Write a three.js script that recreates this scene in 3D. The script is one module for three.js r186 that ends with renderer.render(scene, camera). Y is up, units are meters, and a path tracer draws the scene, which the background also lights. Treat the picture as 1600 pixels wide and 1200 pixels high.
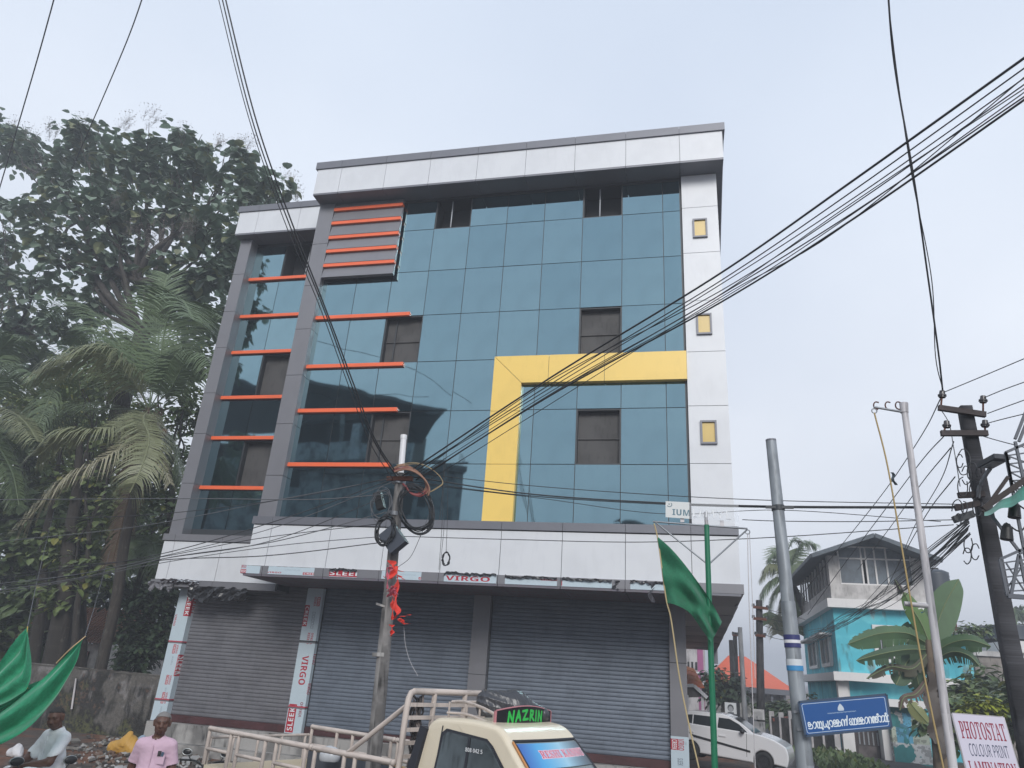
import * as THREE from 'three';
import { mergeGeometries } from 'three/addons/utils/BufferGeometryUtils.js';
import { MarchingCubes } from 'three/addons/objects/MarchingCubes.js';

// ---------------------------------------------------------------- camera, sky, sun, exposure
const scene = new THREE.Scene();
const camera = new THREE.PerspectiveCamera(57.1, 4 / 3, 0.05, 2000);
camera.rotation.order = 'YXZ';
camera.position.set(0, 1.6, 15);
camera.rotation.set(0.3868, 0.2410, 0.0700);
camera.updateMatrixWorld(true);

const renderer = new THREE.WebGLRenderer({ antialias: true });
renderer.toneMapping = THREE.LinearToneMapping;
renderer.toneMappingExposure = 1.8;
renderer.shadowMap.enabled = true;

let seed = 12345;
function rnd() { seed = (seed * 1664525 + 1013904223) >>> 0; return seed / 4294967296; }
const rr = (a, b) => a + (b - a) * rnd();
// value noise that repeats every "per" cells
const HASH = new Float32Array(65536); for (let i = 0; i < 65536; i++) HASH[i] = rnd();
function vnoise(x, y, per, s = 0) {
  const xi = Math.floor(x), yi = Math.floor(y); let fx = x - xi, fy = y - yi;
  fx = fx * fx * (3 - 2 * fx); fy = fy * fy * (3 - 2 * fy);
  const h = (i, j) => HASH[((((i % per) + per) % per) * 131 + (((j % per) + per) % per) * 1973 + s * 7919) & 65535];
  const a = h(xi, yi), b = h(xi + 1, yi), c = h(xi, yi + 1), d = h(xi + 1, yi + 1);
  return a + (b - a) * fx + (c - a) * fy + (a - b - c + d) * fx * fy;
}
function fbm(x, y, per, oct = 4, s = 0) { let v = 0, a = 0.5, t = 0; for (let o = 0; o < oct; o++) { v += a * vnoise(x, y, per, s + o * 3); t += a; a *= 0.5; x *= 2; y *= 2; per *= 2; } return v / t; }
const sm = (a, b, x) => { x = Math.min(1, Math.max(0, (x - a) / (b - a))); return x * x * (3 - 2 * x); };
const toS = (c) => { c = Math.min(1, Math.max(0, c)); return Math.round(255 * (c <= 0.0031308 ? 12.92 * c : 1.055 * Math.pow(c, 1 / 2.4) - 0.055)); };

{ // overcast monsoon sky: bright near the horizon, slightly blue-grey above, faint cloud mottling
  const W = 1024, H = 512, d = new Float32Array(W * H * 4);
  for (let j = 0; j < H; j++) {
    const el = ((j + 0.5) / H - 0.5) * Math.PI;
    for (let i = 0; i < W; i++) {
      const ph = (i + 0.5) / W, u = Math.max(0, Math.sin(el));
      const px = Math.cos(ph * 6.28318) * Math.cos(el) / (u + 0.35) * 2 + 40, py = Math.sin(ph * 6.28318) * Math.cos(el) / (u + 0.35) * 2 + 40;
      const n = fbm(px, py, 64, 5, 2), n2 = fbm(px * 0.45 + 7, py * 0.45, 64, 3, 11);
      const k = sm(0.0, 0.95, u), cl = (n - 0.5) * 0.24 + (n2 - 0.5) * 0.42;
      let r = 0.52 + (0.385 - 0.52) * k, g = 0.55 + (0.44 - 0.55) * k, b = 0.607 + (0.53 - 0.607) * k;
      r *= 1 + cl * 1.1; g *= 1 + cl * 0.95; b *= 1 + cl * 0.7;
      if (el < 0) { const t = sm(0, -0.25, el); r += (0.16 - r) * t; g += (0.15 - g) * t; b += (0.14 - b) * t; }
      const o = (j * W + i) * 4; d[o] = r; d[o + 1] = g; d[o + 2] = b; d[o + 3] = 1;
    }
  }
  const t = new THREE.DataTexture(d, W, H, THREE.RGBAFormat, THREE.FloatType);
  t.mapping = THREE.EquirectangularReflectionMapping; t.magFilter = t.minFilter = THREE.LinearFilter; t.wrapS = THREE.RepeatWrapping; t.needsUpdate = true;
  scene.background = t; scene.environment = t;
}
const sun = new THREE.DirectionalLight(new THREE.Color(1, 0.97, 0.93), 1.5);
sun.position.set(10, 32, 46); sun.target.position.set(-3, 4, 0); sun.castShadow = true; sun.shadow.radius = 45;
sun.shadow.mapSize.set(2048, 2048); Object.assign(sun.shadow.camera, { left: -40, right: 40, top: 40, bottom: -40, near: 1, far: 160 });
scene.add(sun, sun.target);

scene.fog = new THREE.FogExp2(new THREE.Color(0.68, 0.72, 0.79), 0.0042);
// ---------------------------------------------------------------- helpers
const V = (x, y, z) => new THREE.Vector3(x, y, z);
const F = 1102.6;
function ray(px, py) { return V((px - 800) / F, -(py - 600) / F, -1).applyQuaternion(camera.quaternion); }
// the point in the place that lies on a given plane and is seen at photo pixel (px, py)
function atz(px, py, z) { const r = ray(px, py); return r.multiplyScalar((z - 15) / r.z).add(camera.position); }
function aty(px, py, y) { const r = ray(px, py); return r.multiplyScalar((y - 1.6) / r.y).add(camera.position); }
function uvm(g) { // box-projected uv in metres
  const p = g.attributes.position, n = g.attributes.normal, uv = new Float32Array(p.count * 2);
  for (let i = 0; i < p.count; i++) {
    const ax = Math.abs(n.getX(i)), ay = Math.abs(n.getY(i)), az = Math.abs(n.getZ(i));
    let u, v; if (az >= ax && az >= ay) { u = p.getX(i); v = p.getY(i); } else if (ax >= ay) { u = p.getZ(i); v = p.getY(i); } else { u = p.getX(i); v = p.getZ(i); }
    uv[i * 2] = u; uv[i * 2 + 1] = v;
  }
  g.setAttribute('uv', new THREE.BufferAttribute(uv, 2)); return g;
}
function merge(list) {
  list = Array.isArray(list) ? list.flat(9) : [list];
  const out = list.map((g) => { const k = g.userData.keepUV; const h = g.index ? g.toNonIndexed() : g; for (const a of Object.keys(h.attributes)) if (!['position', 'normal', 'uv'].includes(a)) h.deleteAttribute(a); if (!k || !h.attributes.uv) uvm(h); h.morphAttributes = {}; return h; });
  const res = out.length === 1 ? out[0] : mergeGeometries(out, false); res.userData.keepUV = 1; return res;
}
const used = {};
function numbered(n) { const k = used[n] || 0; used[n] = k + 1; return k ? n + '_' + String(k).padStart(3, '0') : n; }
function tag(o, label, category, group, kind) { if (label) o.userData.label = label; if (category) o.userData.category = category; if (group) o.userData.group = group; if (kind) o.userData.kind = kind; return o; }
function thing(name, label, category, pos = [0, 0, 0], group) { const o = new THREE.Group(); o.name = numbered(name); o.position.set(...pos); scene.add(o); return tag(o, label, category, group); }
function part(name, geo, material, parent) {
  const m = new THREE.Mesh(merge(geo), material); m.castShadow = m.receiveShadow = true;
  if (parent === scene || !parent) { m.name = numbered(name); scene.add(m); } else { m.name = name; parent.updateWorldMatrix(true, false); parent.add(m); }
  return m;
}
function solo(name, geo, material, label, category, group, kind) { return tag(part(name, geo, material, scene), label, category, group, kind); }
function struct(name, geo, material) { return tag(part(name, geo, material, scene), null, null, null, 'structure'); }
function box(x0, x1, y0, y1, z0, z1) { const g = new THREE.BoxGeometry(Math.abs(x1 - x0), Math.abs(y1 - y0), Math.abs(z1 - z0)); g.translate((x0 + x1) / 2, (y0 + y1) / 2, (z0 + z1) / 2); return g; }
function bar(a, b, w, h = w, up = V(0, 1, 0)) { // straight box bar from a to b
  const d = b.clone().sub(a), L = d.length(); const g = new THREE.BoxGeometry(w, h, L); uvm(g);
  const m = new THREE.Matrix4().lookAt(b, a, Math.abs(d.y) > 0.95 * L ? V(0, 0, 1) : up); g.applyMatrix4(m); g.translate((a.x + b.x) / 2, (a.y + b.y) / 2, (a.z + b.z) / 2); g.userData.keepUV = 1; return g;
}
function cyl(a, b, r0, r1 = r0, seg = 10, open = false) {
  const d = b.clone().sub(a), L = d.length(); const g = new THREE.CylinderGeometry(r1, r0, L, seg, 1, open);
  const uv = g.attributes.uv; for (let i = 0; i < uv.count; i++) uv.setXY(i, uv.getX(i) * 6.283 * r0, uv.getY(i) * L); g.userData.keepUV = 1;
  g.applyQuaternion(new THREE.Quaternion().setFromUnitVectors(V(0, 1, 0), d.normalize())); g.translate((a.x + b.x) / 2, (a.y + b.y) / 2, (a.z + b.z) / 2); return g;
}
function tube(pts, r, seg = 0, rad = 6, closed = false) { const c = new THREE.CatmullRomCurve3(pts, closed, 'centripetal'); return new THREE.TubeGeometry(c, seg || Math.max(4, pts.length * 5), r, rad, closed); }
function ball(p, rx, ry = rx, rz = rx, seg = 12) { const g = new THREE.SphereGeometry(1, seg, Math.max(6, seg * 0.7 | 0)); g.scale(rx, ry, rz); g.translate(p.x, p.y, p.z); return g; }
function prism(xz, y0, y1) { // horizontal polygon [x,z] extruded from y0 to y1
  const s = new THREE.Shape(xz.map(([x, z]) => new THREE.Vector2(x, -z))); const g = new THREE.ExtrudeGeometry(s, { depth: y1 - y0, bevelEnabled: false }); g.rotateX(-Math.PI / 2); g.translate(0, y0, 0); return g;
}
function poly(xy, z0, z1) { const s = new THREE.Shape(xy.map(([x, y]) => new THREE.Vector2(x, y))); const g = new THREE.ExtrudeGeometry(s, { depth: Math.abs(z1 - z0), bevelEnabled: false }); g.translate(0, 0, Math.min(z0, z1)); return g; }
function tri(list, uvs) { // loose triangles: flat array of Vector3
  const g = new THREE.BufferGeometry(), p = new Float32Array(list.length * 3); list.forEach((v, i) => { p[i * 3] = v.x; p[i * 3 + 1] = v.y; p[i * 3 + 2] = v.z; });
  g.setAttribute('position', new THREE.BufferAttribute(p, 3)); g.computeVertexNormals(); if (uvs) { g.setAttribute('uv', new THREE.BufferAttribute(new Float32Array(uvs), 2)); g.userData.keepUV = 1; } return g;
}
function grid(nu, nv, f) { // smooth sheet; f(u, v) -> Vector3
  const g = new THREE.PlaneGeometry(1, 1, nu, nv), p = g.attributes.position;
  for (let j = 0; j <= nv; j++) for (let i = 0; i <= nu; i++) { const q = f(i / nu, j / nv); p.setXYZ(j * (nu + 1) + i, q.x, q.y, q.z); }
  g.computeVertexNormals(); g.userData.keepUV = 1; return g;
}
function quad(a, b, c, d) { const g = grid(1, 1, (u, v) => a.clone().lerp(b, u).lerp(d.clone().lerp(c, u), 1 - v).clone()); return g; }
// ---------------------------------------------------------------- textures and materials
function tex(n, f, size = 1, srgb = true) { // f(u,v,x,y) -> [r,g,b] linear 0..1 ; size = metres per repeat
  const d = new Uint8Array(n * n * 4);
  for (let j = 0; j < n; j++) for (let i = 0; i < n; i++) { const c = f(i / n, j / n), o = (j * n + i) * 4; for (let k = 0; k < 3; k++) d[o + k] = srgb ? toS(c[k]) : Math.max(0, Math.min(255, c[k] * 255)); d[o + 3] = 255; }
  const t = new THREE.DataTexture(d, n, n, THREE.RGBAFormat); t.wrapS = t.wrapT = THREE.RepeatWrapping; t.magFilter = THREE.LinearFilter; t.minFilter = THREE.LinearMipmapLinearFilter; t.generateMipmaps = true;
  if (srgb) t.colorSpace = THREE.SRGBColorSpace; t.repeat.set(1 / size, 1 / size); t.needsUpdate = true; return t;
}
function canvasTex(w, h, draw) { const c = document.createElement('canvas'); c.width = w; c.height = h; draw(c.getContext('2d'), w, h); const t = new THREE.CanvasTexture(c); t.colorSpace = THREE.SRGBColorSpace; t.anisotropy = 8; return t; }
const grimeF = (amt, s) => (u, v) => { const n = fbm(u * 6, v * 6, 6, 5, s), m = fbm(u * 40, v * 9, 40, 3, s + 20); const k = 1 - amt * (0.7 * sm(0.42, 0.75, n) + 0.5 * sm(0.55, 0.85, m)); return [k, k, k * 0.995]; };
const T = {
  soft: tex(512, grimeF(0.07, 1), 3.1), grime: tex(512, grimeF(0.42, 5), 2.3), heavy: tex(512, grimeF(0.75, 9), 2.7),
  shut: tex(512, grimeF(0.25, 15), 1.9),
  wave: tex(256, (u, v) => { const k = fbm(u * 3, v * 3, 3, 2, 51); return [k, k, k]; }, 2.7, false),
  fine: tex(256, (u, v) => { const k = 0.8 + 0.4 * (fbm(u * 60, v * 60, 60, 2, 31) - 0.5) + 0.3 * (fbm(u * 5, v * 5, 5, 3, 4) - 0.5); return [k, k, k]; }, 0.8),
  bump: tex(256, (u, v) => { const k = fbm(u * 24, v * 24, 24, 4, 8); return [k, k, k]; }, 0.7, false),
};
function mat(r, g, b, rough = 0.7, o = {}) { const m = new THREE[o.physical ? 'MeshPhysicalMaterial' : 'MeshStandardMaterial']({ color: new THREE.Color().setRGB(r, g, b), roughness: rough, metalness: o.metal || 0 }); const { metal, physical, ...rest } = o; Object.assign(m, rest); return m; }
const M = {
  white: mat(0.66, 0.68, 0.715, 0.38, { map: T.soft }), grey: mat(0.215, 0.215, 0.235, 0.42, { map: T.soft, metal: 0.25 }), trim: mat(0.165, 0.17, 0.195, 0.45, { map: T.soft, metal: 0.2 }),
  dark: mat(0.02, 0.022, 0.026, 0.6), frame: mat(0.035, 0.04, 0.046, 0.5), orange: mat(0.85, 0.15, 0.055, 0.4, { map: T.soft }), yellow: mat(0.86, 0.60, 0.15, 0.42, { map: T.soft }),
  core: mat(0.3, 0.3, 0.31, 0.9, { map: T.grime }), concrete: mat(0.36, 0.35, 0.34, 0.95, { map: T.heavy, bumpMap: T.bump, bumpScale: 0.004 }),
  shutter: mat(0.165, 0.195, 0.245, 0.5, { map: T.shut, metal: 0.25 }), maroon: mat(0.075, 0.024, 0.026, 0.6, { map: T.grime }), black: mat(0.012, 0.012, 0.013, 0.5), cable: mat(0.028, 0.03, 0.034, 0.55), cablegrey: mat(0.10, 0.105, 0.115, 0.6),
  steel: mat(0.30, 0.32, 0.35, 0.45, { map: T.grime, metal: 0.5 }), chrome: mat(0.55, 0.56, 0.58, 0.2, { metal: 1 }), paintw: mat(0.6, 0.58, 0.6, 0.5, { map: T.grime }), rust: mat(0.14, 0.05, 0.03, 0.85, { map: T.grime }),
  glass: ['0.180,0.291,0.328', '0.189,0.303,0.338', '0.171,0.281,0.319'].map((s) => { const c = s.split(',').map(Number); return mat(c[0] * 1.24, c[1] * 1.2, c[2] * 1.22, 0.03, { metal: 1, map: T.soft, bumpMap: T.wave, bumpScale: 0.004 }); }),
  board: mat(0.07, 0.068, 0.068, 0.7, { map: T.grime }),
};
const loc = (o) => (v) => v.clone().sub(o.position); // world point -> a thing's own frame
// ---------------------------------------------------------------- ground
const gy = (x, z) => { // height of the ground
  let y = -0.62 - 0.2 * sm(-0.2, 4, z);
  if (z < -9) y += 0.012 * (-9 - z) * sm(2, 5, x); if (x > 3) y -= 0.06 * sm(3, 6, x) * sm(-2, 4, z);
  return y;
};
{
  const soil = tex(1024, (u, v) => {
    const n = fbm(u * 8, v * 8, 8, 5, 3), m = fbm(u * 60, v * 60, 60, 3, 14), p = fbm(u * 20, v * 20, 20, 3, 41); const red = sm(0.42, 0.62, n);
    const k = 0.75 + 0.7 * (m - 0.5) - 0.25 * sm(0.6, 0.75, p); return [(0.12 + 0.08 * red) * k, (0.095 - 0.005 * red) * k, (0.08 - 0.03 * red) * k];
  }, 6);
  const g = grid(180, 180, (u, v) => { // finer near the place, and out to the horizon
    const f = (t) => { t = t * 2 - 1; return Math.sign(t) * (25 * Math.abs(t) + 575 * Math.pow(Math.abs(t), 6)); };
    const x = f(u) - 2, z = -f(v); const near = Math.exp(-(x * x + z * z) / 900); return V(x, gy(x, z) - 0.02 + near * 0.05 * (fbm(x * 0.9 + 50, z * 0.9 + 50, 512, 4, 6) - 0.5), z);
  });
  g.userData.keepUV = 0; struct('ground', g, mat(1, 1, 1, 0.95, { map: soil, bumpMap: T.bump, bumpScale: 0.01 }));
  const asph = tex(512, (u, v) => { const m = fbm(u * 90, v * 90, 90, 2, 17), n = fbm(u * 6, v * 6, 6, 4, 19); const k = 0.75 + 0.9 * (m - 0.5) + 0.5 * (n - 0.5); return [0.085 * k, 0.083 * k, 0.084 * k]; }, 3);
  const am = mat(1, 1, 1, 0.9, { map: asph, bumpMap: T.bump, bumpScale: 0.004 });
  const sheet = (x0, x1, z0, z1, n, lift) => { const s = grid(n, n, (u, v) => { const x = x0(v) + (x1(v) - x0(v)) * u, z = z0 + (z1 - z0) * v; return V(x, gy(x, z) + lift, z); }); s.userData.keepUV = 0; return s; };
  const flip = (g) => { const i = g.index.array; for (let k = 0; k < i.length; k += 3) { const t = i[k]; i[k] = i[k + 1]; i[k + 1] = t; } g.computeVertexNormals(); return g; };
  struct('road', flip(sheet(() => -60, () => 60, 5.5, 13.5, 60, 0.05)), am);
  struct('side_road', flip(sheet((v) => 3.2 - 0.6 * v, (v) => 8.5 - 0.2 * v, -60, 5.45, 60, 0.045)), am);
  struct('pavement', flip(sheet(() => -60, () => 60, 13.5, 22, 20, 0.12)), M.concrete);
}
// printed film that still covers parts of the cladding
const RED = '#b3303f';
function filmBg(g, w, h) { g.fillStyle = '#c3d3dc'; g.fillRect(0, 0, w, h); for (let i = 0; i < 60; i++) { g.strokeStyle = `rgba(${rnd() < 0.5 ? '150,165,178' : '228,236,240'},${rr(0.1, 0.35)})`; g.lineWidth = rr(1, 4); g.beginPath(); const x = rr(0, w), y = rr(0, h); g.moveTo(x, y); g.lineTo(x + rr(-60, 60), y + rr(-90, 90)); g.stroke(); } }
function word(g, s, x, y, px, col, boxed, sx = 1) { g.save(); g.translate(x, y); g.scale(sx, 1); g.font = `bold ${px}px sans-serif`; g.textBaseline = 'middle'; g.textAlign = 'center'; const wd = g.measureText(s).width; if (boxed) { g.fillStyle = col; g.fillRect(-wd / 2 - px * 0.15, -px * 0.55, wd + px * 0.3, px * 1.1); g.fillStyle = '#dfe7ea'; } else g.fillStyle = col; g.fillText(s, 0, 0); g.restore(); }
function smallPrint(g, x, y, w, col) { g.fillStyle = col; for (let r = 0; r < 3; r++) for (let i = 0; i < w; i += 7) if (rnd() < 0.8) g.fillRect(x + i, y + r * 9, 4, 5); }
// tall pillar film; words run up or down the pillar
function pillarTex(kind) {
  return canvasTex(256, 2048, (g, w, h) => {
    filmBg(g, w, h);
    const run = (x, y, dir, f) => { g.save(); g.translate(x, y); g.rotate(dir * Math.PI / 2); f(); g.restore(); };
    if (kind === 0) {
      run(185, 340, 1, () => word(g, 'CREEK', 0, 0, 84, RED, true, 1.35)); run(240, 330, 1, () => word(g, 'VIRGO', 0, 0, 60, RED, false, 1.6)); run(25, 600, 1, () => word(g, 'VIRGO', 0, 0, 42, RED, false, 1.4));
      for (const y of [1010, 1470, 1720]) { run(140, y, 1, () => { word(g, 'VIRGO', 0, -24, 40, RED, false, 1.1); word(g, 'CREEK', 0, 22, 38, RED, true, 1.1); }); run(130, y + 190, 1, () => smallPrint(g, -80, -10, 130, 'rgba(90,100,115,0.7)')); }
      run(235, 1250, 1, () => word(g, 'SLEEK', 0, 0, 54, RED, true, 1.9));
    } else if (kind === 1) {
      run(30, 420, 1, () => word(g, 'CREEK', 0, 0, 60, RED, true, 1.6)); run(150, 200, -1, () => { word(g, 'VIRGO', 0, -22, 42, RED, false, 1.1); word(g, 'SLEEK', 0, 24, 40, RED, true, 1.1); });
      for (let i = 0; i < 5; i++) { g.strokeStyle = 'rgba(80,90,105,0.6)'; g.lineWidth = 5; g.strokeRect(120, 360 + i * 52, 34, 34); }
      run(140, 740, -1, () => { word(g, 'CREEK', 0, -24, 44, RED, false, 1.1); word(g, 'VIRGO', 0, 22, 42, RED, false, 1.1); });
      run(120, 1190, 1, () => word(g, 'VIRGO', 0, 0, 118, RED, false, 1.15)); run(235, 1020, 1, () => word(g, 'VIRGO', 0, 0, 40, RED, false, 1.3)); run(225, 1440, 1, () => word(g, 'VIRGO', 0, 0, 40, RED, false, 1.3));
      run(60, 1850, -1, () => word(g, 'SLEEK', 0, 0, 92, RED, true, 1.3)); run(190, 1720, -1, () => { word(g, 'VIRGO', 0, -20, 50, '#8d3544', false, 1.2); });
    } else {
      run(90, 500, 1, () => word(g, 'VIRGO', 0, -34, 96, RED, false, 2.2)); run(80, 500, 1, () => word(g, 'CREEK', 0, 36, 84, RED, true, 2.2)); run(190, 500, 1, () => smallPrint(g, -200, 0, 200, 'rgba(90,100,115,0.7)')); g.fillStyle = RED; g.fillRect(222, 1100, 18, 600); g.fillRect(222, 1100, 34, 16); run(110, 1450, 1, () => word(g, 'SLEEK', 0, 0, 90, 'rgba(90,100,115,0.8)', false, 1.6));
    }
  });
}
function bandTex(kind) {
  return canvasTex(1024, 128, (g, w, h) => {
    filmBg(g, w, h);
    if (kind === 0) { word(g, 'CREEK', 120, 98, 60, RED, true, 1.6); word(g, 'VIRGO', 110, 22, 60, RED, false, 1.6); }
    else if (kind === 1) { word(g, 'VIRGO', 210, 98, 34, RED, false, 2.4); word(g, 'CREEK', 820, 98, 34, RED, true, 2.2); smallPrint(g, 380, 40, 260, 'rgba(150,165,180,0.7)'); }
    else if (kind === 2) { word(g, 'SLEEK', 420, 70, 92, RED, true, 2.3); g.strokeStyle = '#6b6f7c'; g.lineWidth = 9; g.beginPath(); g.arc(850, 70, 40, 0.5, 5); g.stroke(); }
    else if (kind === 3) { word(g, 'VIRGO', 520, 74, 96, RED, false, 2.6); }
    else if (kind === 4) { word(g, 'VIRGO', 160, 20, 44, RED, false, 2); word(g, 'CREEK', 850, 30, 44, RED, true, 2); smallPrint(g, 340, 8, 320, 'rgba(140,150,165,0.8)'); }
    else { g.fillStyle = RED; g.fillRect(20, 10, 12, 110); }
  });
}
const soffitTex = canvasTex(512, 512, (g, w, h) => { g.fillStyle = '#6e6a72'; g.fillRect(0, 0, w, h); for (let i = 0; i < 3; i++) { word(g, i % 2 ? 'CREEK' : 'VIRGO', 250, 90 + i * 160, 60, 'rgba(120,44,56,0.75)', false, 2.4); } for (let i = 0; i < 150; i++) { g.fillStyle = `rgba(${rnd() < 0.5 ? 60 : 150},${rnd() < 0.5 ? 60 : 140},150,0.07)`; g.fillRect(rr(0, w), rr(0, h), rr(5, 60), rr(5, 40)); } });
soffitTex.wrapS = soffitTex.wrapT = THREE.RepeatWrapping; soffitTex.repeat.set(0.8, 0.6);
let _ms; function MSoffit() { return _ms || (_ms = mat(0.85, 0.85, 0.85, 0.5, { map: soffitTex })); }
// ---------------------------------------------------------------- the glass fronted building
const bld = thing('commercial_building', 'four storey shop building faced in blue mirror glass and grey panels above three closed shutters', 'building', [-4, -0.62, 0]);
const BO = V(4, 0.62, 0); // parts are written in world metres and shifted to the building's base
function bp(name, geo, material, parent = bld) { const g = merge(geo); g.translate(BO.x, BO.y, BO.z); const m = part(name, [g], material, parent); return m; }
// keep uv through the shift
{
  const X0 = -9.25, XR = 1.18, rowY = (k) => 13.75 - 1.303 * k, colX = (c) => c - 6.13;
  bp('core_wall', [prism([[-9.3, -0.55], [1.14, -0.55], [1.5, -22], [-9.3, -22]], 3.6, 14.25), prism([[-12.75, -2.1], [-9.3, -2.1], [-9.3, -22], [-12.75, -22]], 3.6, 14.15), box(-12.2, 0.14, -0.7, 3.6, -22, -1.75)], M.core);
  bp('roof_slab', [prism([[-9.4, 0.3], [1.25, 0.3], [1.6, -21.9], [-9.4, -21.9]], 14.25, 14.32)], M.concrete);
  // reveal walls and frame grid behind the panes
  const mull = [];
  for (let c = -2; c <= 6; c++) mull.push(box(colX(c) - 0.03, colX(c) + 0.03, 4.6, 13.46, -0.55, -0.015));
  for (let k = 1; k <= 6; k++) mull.push(box(-9.2, 0.33, rowY(k) - 0.03, rowY(k) + 0.03, -0.55, -0.018));
  mull.push(box(-9.3, 0.34, 13.35, 13.5, -0.55, 0.03), box(-9.3, -9.1, 4.55, 13.5, -0.55, 0.02), box(0.28, 0.36, 4.55, 13.5, -0.55, 0.02));
  bp('window_frame', mull, M.frame);
  // panes: each a little out of true, as fitted glass is
  const paneShape = {};
  function pane(x0, x1, y0, y1, z, i) {
    const w = x1 - x0 - 0.016, h = y1 - y0 - 0.016, key = w.toFixed(3) + '_' + h.toFixed(3);
    if (!paneShape[key]) { const g = new THREE.BoxGeometry(w, h, 0.012); paneShape[key] = merge([g]); }
    const m = new THREE.Mesh(paneShape[key], M.glass[i % 3]); m.name = 'glass_pane'; m.castShadow = m.receiveShadow = true;
    m.position.set((x0 + x1) / 2 + BO.x, (y0 + y1) / 2 + BO.y, z); m.rotation.set(rr(-1, 1) * 0.0035, rr(-1, 1) * 0.004, 0); bld.add(m);
  }
  const xs = [-9.13, -8.13, -7.13, -6.13, -5.13, -4.13, -3.13, -2.13, -1.13, -0.13, 0.30];
  const ys = [13.44, 12.447, 11.144, 9.841, 8.538, 7.235, 5.932, 4.62];
  const openGrey = new Set(['2,3', '7,3', '7,5', '2,5']), openDark = new Set(['3,0', '7,0']);
  // the third pane of row six, beside the pole, is open too
  let n = 0;
  for (let r = 0; r < 7; r++) for (let c = 0; c < 10; c++) {
    const key = c + ',' + r; if ((r === 0 || (r === 1)) && c < 2) continue; // behind the louvred box
    const x0 = xs[c], x1 = xs[c + 1], y0 = ys[r + 1], y1 = ys[r];
    if (openDark.has(key)) { // opened: dark room behind, with the stay rod
      bp('window_opening', [box(x0 + 0.03, x1 - 0.03, y0 + 0.03, y1 - 0.02, -0.54, -0.5)], M.dark);
      bp('window_stay', [cyl(V(x0 + 0.42, y0 + 0.02, -0.1), V(x0 + 0.42, y1, -0.08), 0.022, 0.022, 8)], M.steel); continue;
    }
    if (openGrey.has(key)) {
      const o = bp('window_board', [box(x0 + 0.03, x1 - 0.03, y0 + 0.03, y1 - 0.03, -0.2, -0.17)], M.board);
      bp('rail', [box(x0 + 0.03, x1 - 0.03, y0 + 0.62, y0 + 0.66, -0.168, -0.14)], M.board, o);
      if (c === 2) bp('rail', [box(x0 + 0.24, x0 + 0.28, y0 + 0.03, y1 - 0.03, -0.168, -0.13)], M.frame, o);
      continue;
    }
    pane(x0, x1, y0, y1, 0, n++);
  }
  // grey column left of the main glass, in panels
  for (let k = 0; k < 7; k++) { const y1 = k ? rowY(k) - 0.35 : 13.42, y0 = k < 6 ? rowY(k + 1) - 0.35 : 4.55; bp('column_panel', [box(-9.54, -9.09, y0 + 0.006, y1 - 0.006, -0.55, 0.2)], M.grey); }
  // white column on the right with its small yellow windows
  for (let k = 0; k < 7; k++) { const y1 = k ? rowY(k) : 13.42, y0 = k < 6 ? rowY(k + 1) : 4.5; bp('column_panel', [box(0.335, XR, y0 + 0.006, y1 - 0.006, -0.5, 0.1)], M.white); }
  bp('column_backing', [box(0.36, XR - 0.02, 4.5, 13.42, -0.5, 0.085)], M.frame);
  for (const y of [11.82, 9.22, 6.62]) {
    const f = bp('small_window', [box(0.575, 0.915, y + 0.225, y + 0.265, 0.1, 0.15), box(0.575, 0.915, y - 0.265, y - 0.225, 0.1, 0.15), box(0.575, 0.615, y - 0.225, y + 0.225, 0.1, 0.148), box(0.875, 0.915, y - 0.225, y + 0.225, 0.1, 0.148)], M.trim);
    bp('pane', [box(0.615, 0.875, y - 0.225, y + 0.225, 0.095, 0.112)], mat(0.62, 0.44, 0.12, 0.3, { map: T.soft }), f);
  }
  // parapet
  const pj = [-9.58, -8.84, -7.51, -6.23, -4.90, -3.59, -2.30, -1.01, 0.31, 1.345];
  for (let i = 0; i < pj.length - 1; i++) {
    bp('parapet_panel', [box(pj[i] + 0.005, pj[i + 1] - 0.005, 13.485, 14.30, 0.3, 0.6)], M.white);
    bp('coping_panel', [box(pj[i] - (i ? -0.004 : 0.05), pj[i + 1] + (i === 8 ? 0.06 : -0.004), 14.305, 14.53, 0.25, 0.64)], M.trim);
    bp('soffit_panel', [box(pj[i] + 0.006, pj[i + 1] - 0.006, 13.43, 13.48, -0.05, 0.598)], M.trim);
  }
  bp('parapet_backing', [box(-9.55, 1.32, 13.49, 14.5, 0.2, 0.585)], M.frame);
  bp('parapet_panel', [prism([[1.06, 0.3], [1.34, 0.3], [1.62, -8], [1.2, -8]], 13.485, 14.30)], M.white); bp('coping_panel', [prism([[1.06, 0.25], [1.4, 0.25], [1.7, -8], [1.2, -8]], 14.305, 14.53)], M.trim);
  bp('soffit_panel', [prism([[1.1, -0.06], [1.335, -0.06], [1.6, -8], [1.2, -8]], 13.43, 13.48)], M.trim);
  // louvred grey box with orange strips
  const lv = bp('louvre_box', [box(-9.085, -7.1, 11.06, 13.42, -0.2, 0.13)], M.frame);
  const ly = [13.42, 13.24, 12.79, 12.32, 11.88, 11.43, 11.0];
  for (let i = 0; i < 6; i++) {
    const y1 = ly[i] - (i ? 0.09 : 0), y0 = ly[i + 1] + 0.01; // the slab leans out at its foot
    const g = poly([[0.1, y1], [0.14, y1], [0.22, y0], [0.1, y0]], 0, 2.04); g.rotateY(-Math.PI / 2); g.translate(-7.04, 0, 0);
    g.computeVertexNormals(); bp('louvre_slab', [g], M.grey, lv);
    if (i < 5) bp('orange_strip', [box(-9.085, -7.05, ly[i + 1] - 0.088, ly[i + 1] + 0.005, 0.08, 0.21)], M.orange, lv);
  }
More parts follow.
